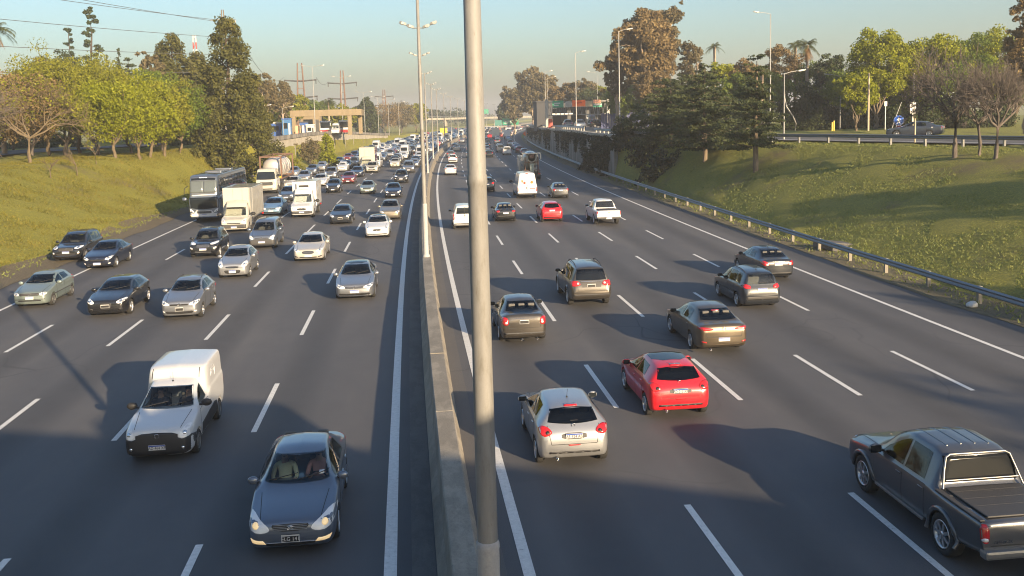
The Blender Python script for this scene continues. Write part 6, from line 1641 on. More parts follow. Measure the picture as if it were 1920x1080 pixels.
def card_mesh(name, V, m, parent=None):
    n = len(V)//4; me = bpy.data.meshes.new(name)
    me.vertices.add(n*4); me.loops.add(n*4); me.polygons.add(n)
    me.vertices.foreach_set('co', np.asarray(V, np.float32).ravel()); me.loops.foreach_set('vertex_index', np.arange(n*4, dtype=np.int32))
    me.polygons.foreach_set('loop_start', np.arange(0, n*4, 4, dtype=np.int32)); me.polygons.foreach_set('loop_total', np.full(n, 4, np.int32))
    me.materials.append(m); me.update(calc_edges=True)
    return link(name, me, parent)
def limb(m, a, b, r0, r1, rg, n=5, seg=4, wob=.08):
    a = Vector(a); b = Vector(b); L = (b-a).length; pts = [a]
    for i in range(1, seg): pts.append(a.lerp(b, i/seg)+Vector(rg.normal(0, wob*L/seg*2, 3))+Vector((0, 0, L*.05*math.sin(math.pi*i/seg))))
    pts.append(b); m.path(pts, [r0+(r1-r0)*i/seg for i in range(seg+1)], n); return pts
def grow_tree(H, W, kind, seed, leafm, barkm, n=5000, size=.28, trunk_frac=None):
    """mesh data of a tree: (trunk MB, list of (card verts, material))"""
    rg = np.random.default_rng(seed); m = MB(); C = []; Rd = []; kw = {}
    r0 = max(.10, H*.018)
    if kind in ('broad', 'spring', 'sparse'):
        tf = trunk_frac or (.26 if kind == 'broad' else .20); ht = H*tf
        lean = rg.normal(0, .03*H, 2); fork = Vector((lean[0], lean[1], ht)); limb(m, (0, 0, -.4), fork, r0*1.3, r0, rg, 8)
        nb = 7 if kind == 'broad' else 9; nc = 60 if kind == 'broad' else 95
        ends = []
        for i in range(nb):
            a = 2*math.pi*(i+rg.uniform(-.3, .3))/nb; rr = W*.5*rg.uniform(.45, .8); z = H*rg.uniform(.55, .88) if kind == 'broad' else H*rg.uniform(.50, .92)
            e = Vector((rr*math.cos(a), rr*math.sin(a), z)); pts = limb(m, fork, e, r0*.5, r0*.12, rg, 5, 5, .10); ends.append(e)
            for k in range(3 if kind == 'broad' else 6):
                s = pts[rg.integers(2, 5)]; e2 = s+Vector((rg.normal(0, W*.14), rg.normal(0, W*.14), abs(rg.normal(.12*H, .06*H)))); limb(m, s, e2, r0*.16, r0*.05, rg, 4, 3); ends.append(e2)
        for i in range(nc):
            d = rg.normal(size=3); d /= np.linalg.norm(d); q = rg.uniform(.45, 1)**.5
            c = np.array([d[0]*W*.42*q, d[1]*W*.42*q, H*.62+d[2]*H*.31*q])
            if kind != 'broad': c[2] = H*(.57+.37*d[2]*q) ; c[:2] *= (.82+.45*(c[2]/H-.35))*1.1
            C.append(c); Rd.append(W*rg.uniform(.07, .15))
        for e in ends: C.append(np.array(e)); Rd.append(W*rg.uniform(.07, .12))
        kw = dict(flat=.75, shell=.45)
        if kind == 'sparse': kw = dict(flat=.8, shell=.7)
    elif kind == 'euc':
        ht = H*(trunk_frac or .30); fork = Vector((rg.normal(0, .02*H), 0, ht)); limb(m, (0, 0, -.4), fork, r0*1.4, r0*1.1, rg, 8)
        for i in range(9):
            a = 2*math.pi*(i+rg.uniform(-.4, .4))/9; rr = W*.5*rg.uniform(.25, .78); z = H*rg.uniform(.5, .95)
            e = Vector((rr*math.cos(a), rr*math.sin(a), z)); pts = limb(m, fork, e, r0*.6, r0*.12, rg, 6, 6, .09)
            for k in range(4):
                s = pts[rg.integers(2, 6)]; e2 = s+Vector((rg.normal(0, W*.13), rg.normal(0, W*.13), rg.normal(.05*H, .05*H))); hr = math.hypot(e2.x, e2.y); e2.xy = e2.xy*min(1, W*.44/max(hr, .01)); e2.z = min(e2.z, H*.96); limb(m, s, e2, r0*.18, r0*.05, rg, 4, 3)
                for _ in range(3): C.append(np.array(e2)+rg.normal(0, W*.07, 3)); Rd.append(W*rg.uniform(.04, .09))
            C.append(np.array(e)); Rd.append(W*rg.uniform(.09, .16))
        for _ in range(60):
            d = rg.normal(size=3); d /= np.linalg.norm(d); C.append(np.array([d[0]*W*.35, d[1]*W*.35, H*.66+d[2]*H*.26])); Rd.append(W*rg.uniform(.035, .10))
        kw = dict(flat=.9, droop=-.2, shell=.5)
    elif kind == 'column':       # dense evergreen clothed to the ground
        limb(m, (0, 0, -.4), (0, 0, H*.96), r0*1.4, .05, rg, 7, 8, .01)
        for i in range(190):
            t = rg.uniform(.03, 1)**.95; prof = (math.sin(math.pi*min(1, (1-t)*.58+.02))**.72)*(1 if t > .1 else .8)
            a = rg.uniform(0, 6.28); rr = W*.5*prof*rg.uniform(.35, 1.0); c = np.array([rr*math.cos(a), rr*math.sin(a), H*t]); C.append(c); Rd.append(W*rg.uniform(.07, .13)*(.6+.6*prof))
            if i % 3 == 0: limb(m, (0, 0, max(.5, c[2]-H*.06)), c, r0*.15, .02, rg, 4, 3)
        kw = dict(flat=1.0, shell=.5, droop=.1)
    elif kind == 'cedar':
        limb(m, (0, 0, -.4), (rg.normal(0, .2), rg.normal(0, .2), H*.97), r0*1.5, .04, rg, 8, 8, .01)
        t = (trunk_frac or .16)
        while t < .99:
            k = 7 if t < .7 else 5
            for i in range(k):
                a = 2*math.pi*(i+rg.uniform(-.35, .35))/k; ln = W*.5*min(1, (1.03-t)*1.55)**.8*min(1, .62+t*1.3)*rg.uniform(.45, 1.12)+.25; z0 = H*t+rg.normal(0, .15)
                e = Vector((ln*math.cos(a), ln*math.sin(a), z0+ln*rg.uniform(-.12, .18))); limb(m, (0, 0, z0), e, r0*.26*(1.1-t), .02, rg, 4, 3, .05)
                for q in (.35, .55, .75, .95):
                    if ln*q > .3: C.append(np.array([e.x*q+rg.normal(0, .12), e.y*q+rg.normal(0, .12), z0+(e.z-z0)*q+.05])); Rd.append((.26+.22*ln*(1-.35*q))*rg.uniform(.6, 1.15))
            t += .052+.02*rg.uniform()
        kw = dict(flat=.34, droop=.9, shell=.6, outward=.15, aspect=.42)
    elif kind == 'tiers':        # araucaria-like: bare stem with separate tufts
        limb(m, (0, 0, -.4), (0, 0, H*.98), r0*1.1, .06, rg, 7, 6, .01)
        t = .30
        while t < 1.0:
            k = 5
            for i in range(k):
                a = 2*math.pi*(i+rg.uniform(-.4, .4))/k; ln = W*.5*(1.05-t)**.5*rg.uniform(.3, 1.2); z0 = H*(t+rg.normal(0, .03))
                e = Vector((ln*math.cos(a), ln*math.sin(a), z0+ln*.18)); limb(m, (0, 0, z0), e, .07, .03, rg, 4, 2); C.append(np.array(e)); Rd.append(W*rg.uniform(.07, .13)); C.append(np.array(e)*np.array([.6, .6, 1])); Rd.append(W*.09)
            t += rg.uniform(.09, .13)
        kw = dict(flat=.85, shell=.6)
    elif kind == 'cypress':
        limb(m, (0, 0, -.4), (0, 0, H*.9), r0, .04, rg, 6, 4, .005)
        for i in range(60):
            t = rg.uniform(.04, 1); prof = min(1, (1-t)*2.2+.12)*min(1, t*6+.3); a = rg.uniform(0, 6.28); rr = W*.33*prof*rg.uniform(.2, 1); C.append(np.array([rr*math.cos(a), rr*math.sin(a), H*t*.97])); Rd.append(W*.22*prof+.1)
        kw = dict(flat=1.5, shell=.5)
    elif kind == 'bush':
        for i in range(6): a = i; limb(m, (0, 0, -.2), (W*.3*math.cos(a), W*.3*math.sin(a), H*.6), r0*.4, .02, rg, 4, 3)
        for i in range(40):
            d = rg.normal(size=3); d /= np.linalg.norm(d); d[2] = abs(d[2]); q = rg.uniform(.3, 1); C.append(np.array([d[0]*W*.42*q, d[1]*W*.42*q, d[2]*H*.80*q+.1])); Rd.append(min(W, H*1.6)*rg.uniform(.12, .2))
        kw = dict(flat=.85, shell=.5)
    V = cards(C, Rd, n, size, rg, **kw)
    return m, V
def hit(px, py):
    """point of the terrain seen at a pixel"""
    d = FW + RT*((px-960)/F_PX) - UP*((py-PPY)/F_PX); y = 15.0
    while y < 420:
        q = Vector((0, 0, CAM_H))+d*(y/d.y)
        if q.z <= ground_at(q.x, q.y): break
        y += .25
    q.z = ground_at(q.x, q.y); return q
def tree(name, label, px, dist, top_py, width_px, kind, leafm, barkm, seed, n=5000, size=None, cat='tree', group=None, z0=None, dz=0.0, trunk_frac=None, copy_of=None, base_py=None):
    if base_py is not None:
        p = hit(px, base_py); dist = p.y
    else:
        p = along(px, dist); p.z = (ground_at(p.x, p.y) if z0 is None else z0)
    H = height_at(top_py, px, dist)-p.z; W = width_px/F_PX*dist
    root = empty(name, p, random.uniform(0, 6.28) if kind not in ('cedar',) else 0, label, cat, group)
    m, V = grow_tree(H, W, kind, seed, leafm, barkm, int(n*2.3), (size*.66 if size else max(.10, dist/F_PX*1.9)), trunk_frac)
    m.build('trunk', [barkm], root, fix=False)
    card_mesh('crown', V, leafm, root)
    return root
def bare_tree(name, label, p, H, W, seed, barkm, levels=5, trunk=.22, spread=1.0, leafm=None, nleaf=0, group=None, rmin=.012):
    rg = np.random.default_rng(seed); m = MB(); tips = []
    root = empty(name, p, 0, label, 'tree', group)
    r0 = H*.022
    def rec(a, d, L, r, lv):
        b = a+d*L; mid = a+d*L*.5+Vector(rg.normal(0, L*.05, 3))
        m.path([a, mid, b], [r, r*.85, r*.7], 6 if lv >= levels-1 else (4 if lv > 1 else 3))
        if lv <= 0: tips.append(b); return
        k = {5: 6, 4: 4, 3: 4, 2: 4, 1: 3}.get(lv, 3)
        for i in range(k):
            ax = Vector(rg.normal(size=3)); ax = (ax - d*ax.dot(d)).normalized()
            ang = rg.uniform(.25, .75)*spread if lv < levels else rg.uniform(.45, 1.05)*spread
            nd = (d*math.cos(ang)+ax*math.sin(ang)); nd.z += .10 if lv > 2 else .0; nd.normalize()
            st = a.lerp(b, rg.uniform(.55, 1.0)) if lv < levels else b
            rec(st, nd, L*rg.uniform(.55, .85) if lv < levels else H*.24*rg.uniform(.8, 1.2), max(rmin, r*(.52 if lv < levels else .48)), lv-1)
    rec(Vector((0, 0, -.3)), Vector((rg.normal(0, .06), rg.normal(0, .06), 1)).normalized(), H*trunk+.3, r0, levels)
    zs = max(v[2] for v in m.v); xs = max(abs(v[0]) for v in m.v)
    sz = H/zs; sx = W*.5/xs
    m.v = [(v[0]*(sx if v[2] > H*trunk*.9 else (1+(sx-1)*max(0, v[2]/(H*trunk*.9)))), v[1]*(sx if v[2] > H*trunk*.9 else (1+(sx-1)*max(0, v[2]/(H*trunk*.9)))), v[2]*sz) for v in m.v]
    m.build('trunk', [barkm], root, fix=False)
    if leafm:
        T = np.array([[t.x*sx, t.y*sx, t.z*sz] for t in tips]); card_mesh('crown', cards(T, np.full(len(T), W*.035), nleaf, .11 if H < 9 else .16, rg, shell=.7), leafm, root)
    return root
def palm(label, px, dist, top_py, seed, H=None, skirt=True, crown_r=2.4, z0=5, nf=26):
    rg = np.random.default_rng(seed); p = along(px, dist); Ht = height_at(top_py, px, dist)-z0-crown_r*.55
    root = empty('palm_tree', (p.x, p.y, z0), 0, label, 'palm tree', 'palm trees')
    m = MB(); m.path([(0, 0, -.3), (.05, 0, Ht*.5), (0, 0, Ht)], [.34, .26, .24], 10)
    m.build('trunk', [M_BARKE], root)
    def fronds(n, el0, el1, ln, w, droop):
        V = []
        for i in range(n):
            a = 2*math.pi*i/n*2.4+rg.uniform(-.2, .2); el = rg.uniform(el0, el1); L = ln*rg.uniform(.8, 1.1)
            prev = None
            for k in range(9):
                t = k/8; rr = L*t*math.cos(el)*(1-.12*t); z = L*t*math.sin(el)-droop*L*t*t
                c = np.array([rr*math.cos(a), rr*math.sin(a), Ht+z]); side = np.array([-math.sin(a), math.cos(a), 0])
                if prev is not None and k > 1:
                    for s in (1, -1):
                        for q in range(2):
                            b0 = prev+(c-prev)*q*.5; tip = b0+side*s*w*(1-.6*t)+(c-prev)*.8+np.array([0, 0, -w*.45]); th = (c-prev)*.28
                            V += [b0, b0+th, tip, tip-th*.2]
                prev = c
        return np.array(V)
    card_mesh('crown', fronds(nf, -.1, 1.25, crown_r, crown_r*.26, .55), L_PALM, root)
    if skirt: card_mesh('dead_skirt', fronds(18, -1.45, -.9, crown_r*.85, crown_r*.2, .0), L_DEAD, root)
    return root
def scatter_tufts(name, pts, size, m, label=None):
    rg = np.random.default_rng(9); n = len(pts); P = np.asarray(pts); a = rg.uniform(0, 6.28, n); s = size*rg.uniform(.5, 1.5, n)
    side = np.stack([np.cos(a), np.sin(a), np.zeros(n)], 1)*s[:, None]*.28; up = np.stack([rg.normal(0, .6, n)*s, rg.normal(0, .6, n)*s, s*.9], 1)
    V = np.stack([P-side, P+side, P+up+side*.25, P+up-side*.25], 1).reshape(-1, 3)
    o = card_mesh(name, V, m); o['kind'] = 'stuff'; return o
# ------------------------------------------------------------------ planting, left
# row of young street trees along the top of the left bank
GL = 'trees along the top of the left bank'
bare_tree('street_tree', 'thick trunked bare tree with pale twisting limbs at the far left', hit(57, 306), height_at(128, 57, 92)-4.5, 12.5, 21, M_TWIGY, 5, .24, 1.15, L_OLIVE, 2600, GL)
bare_tree('street_tree', 'mostly bare reddish tree cut by the left frame edge', along(-40, 88, 4.9), 8.5, 12, 22, M_TWIG, 5, .22, 1.1, None, 0, GL)
for px, by, ty, w, k, lf, sd, n, lab in (
    (92, 292, 112, 200, 'spring', L_OLIVE, 31, 6000, 'olive tinted wide tree behind the thick bare trunk'),
    (150, 288, 92, 215, 'spring', L_OLIVE, 32, 8000, 'tallest rounded olive green crown of the left tree row'),
    (218, 296, 140, 150, 'spring', L_SPRING, 33, 5200, 'bright yellow-green tree in the middle of the left row'),
    (260, 299, 160, 140, 'sparse', L_SPRING, 34, 4200, 'thin leaved tree with several leaning pale stems'),
    (282, 293, 152, 130, 'spring', L_SPRING, 35, 4800, 'vivid green tree just left of the dark gap'),
    (308, 292, 158, 125, 'spring', L_OLIVE, 36, 4600, 'olive tree leaning over the curve of the upper left road'),
    (338, 284, 152, 115, 'spring', L_GREEN, 37, 4200, 'green tree beside the giant dark tree')):
    tree('street_tree', lab, px, 0, ty, w, k, lf, M_TWIGY, sd, n, None, 'tree', GL, base_py=by, trunk_frac=.15)
for px, by, h, sd, lab in ((145, 330, 2.7, 51, 'small bare sapling on the left grass bank'), (96, 336, 1.9, 52, 'stunted twiggy sapling lowest on the left grass bank'), (180, 308, 2.2, 53, 'thin sapling near the top of the left grass bank')):
    bare_tree('sapling', lab, hit(px, by), h, h*.9, sd, M_TWIGY, 3, .34, .9, None, 0, 'saplings on the left grass bank', .012)
for px, d, ty, w, lf, sd, lab in ((55, 112, 128, 150, L_RUST, 321, 'reddish budding tree behind the thick bare trunk'), (118, 116, 104, 150, L_OLIVE, 322, 'olive tree in the back row behind the tallest left crown'), (185, 114, 112, 150, L_OLIVE, 323, 'olive tree in the back row left of the vivid green crowns'), (245, 118, 130, 150, L_SPRING, 324, 'yellow-green tree in the back row behind the pale stems'), (305, 122, 142, 130, L_OLIVE, 325, 'olive tree in the back row near the dark gap'), (-5, 110, 150, 120, L_RUST, 326, 'reddish budding tree at the left frame edge')):
    tree('street_tree', lab, px, d, ty, w, 'spring', lf, M_TWIG, sd, 4200, None, 'tree', 'back row of trees along the upper left road', trunk_frac=.12)
# giant dark evergreen and its dark neighbours
tree('evergreen_tree', 'giant dark conical evergreen standing behind the coach', 432, 128, 38, 140, 'column', L_CASU, M_BARKD, 41, 15000, .26)
tree('evergreen_tree', 'lower dark evergreen at the right foot of the giant one', 470, 142, 170, 85, 'column', L_CASU, M_BARKD, 42, 6000, .28)
tree('evergreen_tree', 'dark bushy evergreen left of the giant dark tree', 330, 165, 68, 120, 'column', L_CASU, M_BARKD, 43, 9000, .32)
tree('evergreen_tree', 'dark rounded evergreen beneath the radio tower', 378, 170, 100, 95, 'column', L_CASU, M_BARKD, 44, 6500, .32)
tree('evergreen_tree', 'shorter dull green tree left of the dark bushy evergreen', 288, 150, 92, 60, 'euc', L_EUC, M_BARK, 45, 3800, .30)
tree('cypress_tree', 'dark square topped cypress on the left skyline', 231, 190, 84, 30, 'cypress', L_DARK, M_BARKD, 46, 2200, .34, group='cypresses on the left skyline')
tree('cypress_tree', 'small narrow cypress left of the square topped one', 209, 190, 94, 14, 'cypress', L_DARK, M_BARKD, 47, 1200, .30, group='cypresses on the left skyline')
tree('broadleaf_tree', 'dark spreading tree below the square topped cypress', 248, 185, 108, 70, 'cedar', L_CEDAR, M_BARKD, 48, 3500, .36)
tree('pine_tree', 'tallest thin pine with separate tufts on the left skyline', 182, 200, 22, 46, 'tiers', L_DARK, M_BARKD, 49, 2600, .32, group='tall thin pines on the left skyline')
tree('pine_tree', 'shorter thin pine with separate tufts near the palm', 141, 215, 46, 30, 'tiers', L_DARK, M_BARKD, 50, 1700, .32, group='tall thin pines on the left skyline')
tree('broadleaf_tree', 'brownish rounded tree behind the olive crowns at far left', 84, 165, 92, 62, 'broad', L_EUC, M_BARK, 54, 3500)
tree('broadleaf_tree', 'dull green tree at the foot of the thin pines', 140, 180, 86, 95, 'broad', L_DARK, M_BARK, 55, 4000)
tree('broadleaf_tree', 'low dull tree just right of the left palm', 45, 170, 122, 60, 'broad', L_OLIVE, M_BARK, 56, 3000)
tree('broadleaf_tree', 'reddish twiggy tree mass behind the bare trees at far left', 20, 135, 150, 150, 'broad', L_RUST, M_BARKD, 57, 5000, trunk_frac=.1)
tree('broadleaf_tree', 'dark green tree behind the vivid green row', 290, 140, 120, 110, 'broad', L_GREEN, M_BARK, 58, 5000, trunk_frac=.12)
tree('shrub', 'dark clipped shrub mass beside the upper left road', 60, 150, 238, 200, 'bush', L_DARK, M_BARKD, 59, 5000, .3, 'shrub')
tree('shrub', 'shady green shrub where the upper left road bends away', 352, 150, 232, 90, 'bush', L_GREEN, M_BARKD, 60, 3000, .3, 'shrub')
palm('tall palm with a dead brown skirt at the left frame edge', 4, 120, 30, 61, crown_r=2.7)
# middle distance, left
tree('eucalyptus_tree', 'greyish eucalyptus right of the giant dark tree', 500, 200, 128, 62, 'euc', L_EUC, M_BARKE, 62, 4200)
tree('eucalyptus_tree', 'second greyish eucalyptus left of the nearer brown pylon', 532, 215, 146, 52, 'euc', L_EUC, M_BARKE, 63, 3600)
tree('broadleaf_tree', 'yellow-green tree behind the left portal column', 555, 245, 172, 60, 'broad', L_OLIVE, M_BARK, 64, 3500)
tree('broadleaf_tree', 'dark tree behind the blue cabins', 508, 232, 175, 90, 'broad', L_GREEN, M_BARKD, 65, 4000, trunk_frac=.1)
tree('broadleaf_tree', 'rounded green tree behind the middle of the portal beam', 596, 300, 184, 70, 'broad', L_GREEN, M_BARK, 66, 3500, trunk_frac=.1)
tree('broadleaf_tree', 'low green tree seen through the right of the portal frame', 640, 290, 196, 70, 'broad', L_OLIVE, M_BARK, 67, 3000, trunk_frac=.1)
palm('short bushy palm above the portal beam', 617, 262, 180, 68, crown_r=3.2, skirt=False, nf=34)
tree('evergreen_tree', 'dark pointed tree right of the portal frame', 688, 330, 184, 50, 'column', L_DARK, M_BARKD, 69, 3500, .5)
tree('broadleaf_tree', 'dark rounded tree left of the pointed dark one', 670, 340, 198, 50, 'broad', L_DARK, M_BARKD, 70, 2500, trunk_frac=.08)
tree('bare_grove_tree', 'brown leafless tree behind the left wall lamp posts', 722, 400, 190, 70, 'sparse', L_RUST, M_TWIG, 71, 2600, .38, trunk_frac=.08)
tree('bare_grove_tree', 'tan leafless tree left of the second median lamp post', 752, 430, 188, 66, 'sparse', L_EUC, M_TWIG, 72, 2600, .42, trunk_frac=.08)
tree('broadleaf_tree', 'yellow-green tree behind the second median lamp post', 778, 440, 192, 54, 'broad', L_OLIVE, M_BARK, 73, 2600, trunk_frac=.08)
for i, (px, ty, w, lab) in enumerate(((815, 202, 20, 'far dark tree left of the clustered lamp posts'), (835, 208, 22, 'far dark tree between the clustered lamp posts'), (852, 207, 20, 'far dark tree right of the yellow truck'), (866, 214, 22, 'farthest dark tree left of the foreground lamp post'))):
    tree('broadleaf_tree', lab, px, 720, ty, w*1.3, 'broad', L_DARK, M_BARKD, 80+i, 900, 1.0, z0=2, trunk_frac=.06)
tree('shrub', 'bright green upright shrub against the left retaining wall', 611, 168, 252, 38, 'column', L_SPRING, M_BARK, 90, 2600, .22, 'shrub')
tree('shrub', 'thin bare grey shrub against the left retaining wall', 578, 158, 256, 44, 'sparse', L_EUC, M_TWIG, 91, 1300, .20, 'shrub')
tree('shrub', 'low round shrub at the left end of the retaining wall', 552, 156, 282, 26, 'bush', L_OLIVE, M_TWIG, 92, 900, .2, 'shrub')
bare_tree('sapling', 'pale forked sapling in front of the left retaining wall', along(526, 140, ground_at(along(526, 140).x, 140)), 4.0, 2.6, 93, M_BARKE, 3, .4, .8, L_OLIVE, 160, None, .02)
tree('shrub', 'dark shrub at the foot of the giant evergreen', 500, 146, 250, 80, 'bush', L_CASU, M_BARKD, 94, 2600, .26, 'shrub')

# ------------------------------------------------------------------ planting, right
GC = 'cedars on the right bank'
tree('cedar_tree', 'dark layered cedar at the left of the right bank group', 1258, 104, 142, 175, 'cedar', L_CEDAR, M_BARKD, 101, 11000, .20, group=GC, trunk_frac=.08)
tree('cedar_tree', 'middle dark cedar with a visible forked trunk', 1322, 0, 122, 165, 'cedar', L_CEDAR, M_BARK, 102, 11000, .20, group=GC, base_py=304, trunk_frac=.14)
tree('cedar_tree', 'shaded cedar behind the two larger ones', 1290, 112, 134, 150, 'cedar', L_CEDAR, M_BARKD, 103, 8000, .20, group=GC, trunk_frac=.10)
tree('cedar_tree', 'single shaggy conifer standing alone on the right bank', 1417, 0, 108, 125, 'cedar', L_CEDAR, M_BARK, 104, 10000, .16, group=GC, base_py=321, trunk_frac=.22)
for i, (u, z, w, h, lab) in enumerate(((26.4, 101, 4.6, 4.2, 'dark ivy shrub nearest on the foot of the cedar bank'), (26.3, 109, 5.6, 5.4, 'large dark ivy shrub below the cedars'), (25.4, 117, 5.2, 6.2, 'dark ivy shrub against the near end of the right wall'), (29, 108, 6.0, 3.6, 'dark undergrowth shrub under the left cedar'), (24.5, 124, 4.4, 5.8, 'dark ivy shrub hanging over the stained wall, second from the cedars'), (24.3, 130, 4.2, 5.4, 'dark ivy shrub hanging over the stained wall, third from the cedars'), (24.2, 137, 3.8, 4.8, 'dark ivy shrub farthest along the stained wall'), (25.4, 105, 3.0, 2.4, 'low dark ivy shrub right behind the crash barrier'), (27.5, 128, 6, 3.4, 'dark shrub spilling over the right wall coping'))):
    p = road(u, z); g = ground_h(u, z); px = 960
    root = empty('ivy_shrub', (p.x, p.y, max(0, g-1.4)), 0, lab, 'shrub', 'dark shrubs at the foot of the cedars')
    m, V = grow_tree(h, w, 'bush', 110+i, L_IVY, M_BARKD, 7000, .15); m.build('trunk', [M_BARKD], root, fix=False); card_mesh('crown', V, L_IVY, root)
tree('shrub', 'light green weed tuft on the right wall coping', 1168, 128, 258, 44, 'bush', L_SPRING, M_TWIG, 116, 700, .18, 'shrub')
tree('eucalyptus_tree', 'huge russet eucalyptus towering over the gantry', 1208, 170, 4, 152, 'euc', L_RUST, M_BARKE, 120, 12000, .40, group='eucalyptus trees on the right', trunk_frac=.34)
tree('eucalyptus_tree', 'green topped eucalyptus rising behind the huge russet one', 1232, 178, 3, 110, 'euc', L_EUC, M_BARKE, 121, 6500, .40, group='eucalyptus trees on the right', trunk_frac=.5)
tree('eucalyptus_tree', 'drooping grey eucalyptus limb mass left of the huge russet one', 1160, 176, 84, 66, 'euc', L_EUC, M_BARKE, 122, 3600, .34, group='eucalyptus trees on the right', trunk_frac=.3)
tree('eucalyptus_tree', 'pale open eucalyptus right of the huge russet one', 1297, 175, 74, 70, 'euc', L_EUC, M_BARKE, 123, 3000, .30, group='eucalyptus trees on the right', trunk_frac=.3)
tree('broadleaf_tree', 'dark tree below the huge russet eucalyptus', 1180, 190, 150, 100, 'broad', L_GREEN, M_BARKD, 124, 5000, trunk_frac=.08)
tree('broadleaf_tree', 'russet tree between the eucalyptus and the cedars', 1225, 165, 120, 90, 'broad', L_RUST, M_BARK, 125, 4500, trunk_frac=.1)
GE = 'tall trees beyond the dark wall on the right'
tree('eucalyptus_tree', 'tall brown eucalyptus clump right of the foreground post', 1000, 360, 120, 75, 'euc', L_EUC, M_BARKE, 130, 6000, .7, group=GE, trunk_frac=.15)
tree('eucalyptus_tree', 'sloping brown eucalyptus nearest the vanishing road', 965, 400, 158, 62, 'euc', L_EUC, M_BARKE, 131, 4500, .75, group=GE, trunk_frac=.1)
tree('eucalyptus_tree', 'brown eucalyptus behind the thin grey lamp post', 1024, 330, 138, 56, 'euc', L_EUC, M_BARKE, 132, 4500, .65, group=GE, trunk_frac=.15)
tree('eucalyptus_tree', 'small dark eucalyptus where the road meets the sky', 946, 460, 190, 34, 'broad', L_DARK, M_BARKD, 133, 1800, .8, group=GE, trunk_frac=.08)
tree('broadleaf_tree', 'russet tree above the green gantry sign', 1062, 290, 152, 66, 'broad', L_RUST, M_BARK, 134, 4200, trunk_frac=.08)
tree('broadleaf_tree', 'reddish green tree above the orange gantry sign', 1096, 285, 143, 70, 'broad', L_EUC, M_BARK, 135, 4500, trunk_frac=.08)
tree('broadleaf_tree', 'yellow-green tree right of the salmon gantry sign', 1132, 280, 155, 46, 'broad', L_SPRING, M_BARK, 136, 2600, trunk_frac=.08)
tree('broadleaf_tree', 'dark tree closing the view behind the toll canopy', 1115, 270, 168, 110, 'broad', L_DARK, M_BARKD, 137, 5000, trunk_frac=.06)
tree('broadleaf_tree', 'dark tree behind the faded blue fence', 1165, 215, 175, 100, 'broad', L_DARK, M_BARKD, 138, 4500, trunk_frac=.06)
palm('slim palm right of the huge russet eucalyptus', 1340, 165, 76, 140, crown_r=1.9, skirt=False)
tree('broadleaf_tree', 'bright yellow-green tree below the slim palm', 1352, 150, 108, 90, 'broad', L_SPRING, M_BARK, 141, 4500, trunk_frac=.1)
tree('broadleaf_tree', 'dull russet tree left of the tall right lamp post', 1395, 140, 100, 70, 'broad', L_RUST, M_BARK, 142, 3600, trunk_frac=.1)
tree('broadleaf_tree', 'brown tree behind the tall right lamp post', 1468, 145, 76, 90, 'broad', L_RUST, M_BARK, 143, 4500, trunk_frac=.1)
palm('palm with a pink stem above the ivy thicket', 1512, 138, 66, 144, crown_r=2.7, skirt=True)
palm('second palm leaning left behind the pink stemmed one', 1490, 148, 70, 145, crown_r=2.3, skirt=False)
palm('low palm beside the single conifer', 1428, 125, 118, 146, crown_r=1.8, skirt=False, nf=20)
tree('broadleaf_tree', 'blue-green tree right of the palms', 1560, 135, 88, 75, 'broad', L_DARK, M_BARK, 147, 3800, trunk_frac=.1)
tree('broadleaf_tree', 'big light green tree with a rounded top on the right', 1645, 118, 36, 140, 'broad', L_SPRING, M_BARK, 148, 9000, .22, trunk_frac=.12)
tree('broadleaf_tree', 'leafy lower bough mass left of the big light green tree', 1605, 114, 130, 90, 'broad', L_SPRING, M_BARK, 149, 4500, .2, trunk_frac=.08)
for px, d, ty, w, lf, sd, lab in ((1540, 140, 104, 120, L_GREEN, 190, 'green tree filling the gap right of the palms'), (1592, 128, 118, 110, L_GREEN, 191, 'green tree behind the short right lamp post'), (1708, 126, 96, 120, L_SPRING, 192, 'fresh green tree between the big light green tree and the bare tree'), (1440, 135, 128, 100, L_GREEN, 193, 'green tree behind the short lamp post by the single conifer'), (1378, 138, 132, 90, L_GREEN, 194, 'green tree seen over the right cedar'), (1780, 116, 118, 130, L_GREEN, 195, 'green tree filling behind the dark trunked bare tree')):
    tree('broadleaf_tree', lab, px, d, ty, w, 'broad', lf, M_BARK, sd, 4200, None, trunk_frac=.06)
GI = 'ivy clad thicket on the upper right'
tree('ivy_thicket', 'dark ivy thicket behind the crooked pale stem', 1500, 132, 132, 120, 'bush', L_DARK, M_BARKD, 150, 6000, .24, 'thicket', GI)
tree('ivy_thicket', 'dark ivy thicket behind the short right lamp post', 1580, 130, 150, 140, 'bush', L_DARK, M_BARKD, 151, 6000, .24, 'thicket', GI)
tree('ivy_thicket', 'dark thicket behind the timber pole', 1655, 130, 160, 110, 'bush', L_IVY, M_BARKD, 152, 5000, .24, 'thicket', GI)
tree('ivy_thicket', 'shady thicket left of the single conifer', 1395, 128, 175, 110, 'bush', L_DARK, M_BARKD, 153, 4500, .24, 'thicket', GI)
for px, ty, w, lf, sd, lab in ((1745, 58, 150, L_SPRING, 160, 'yellow-green tree behind the large bare tree'), (1808, 42, 150, L_GREEN, 161, 'deep green tree top right of the yellow-green one'), (1862, 44, 150, L_SPRING, 162, 'bright green tree beside the right frame edge'), (1900, 110, 140, L_GREEN, 163, 'lower green tree at the right frame edge'), (1700, 100, 120, L_OLIVE, 164, 'olive tree behind the white road notice')):
    tree('broadleaf_tree', lab, px, 122, ty, w, 'broad', lf, M_BARK, sd, 5000, .24, trunk_frac=.1)
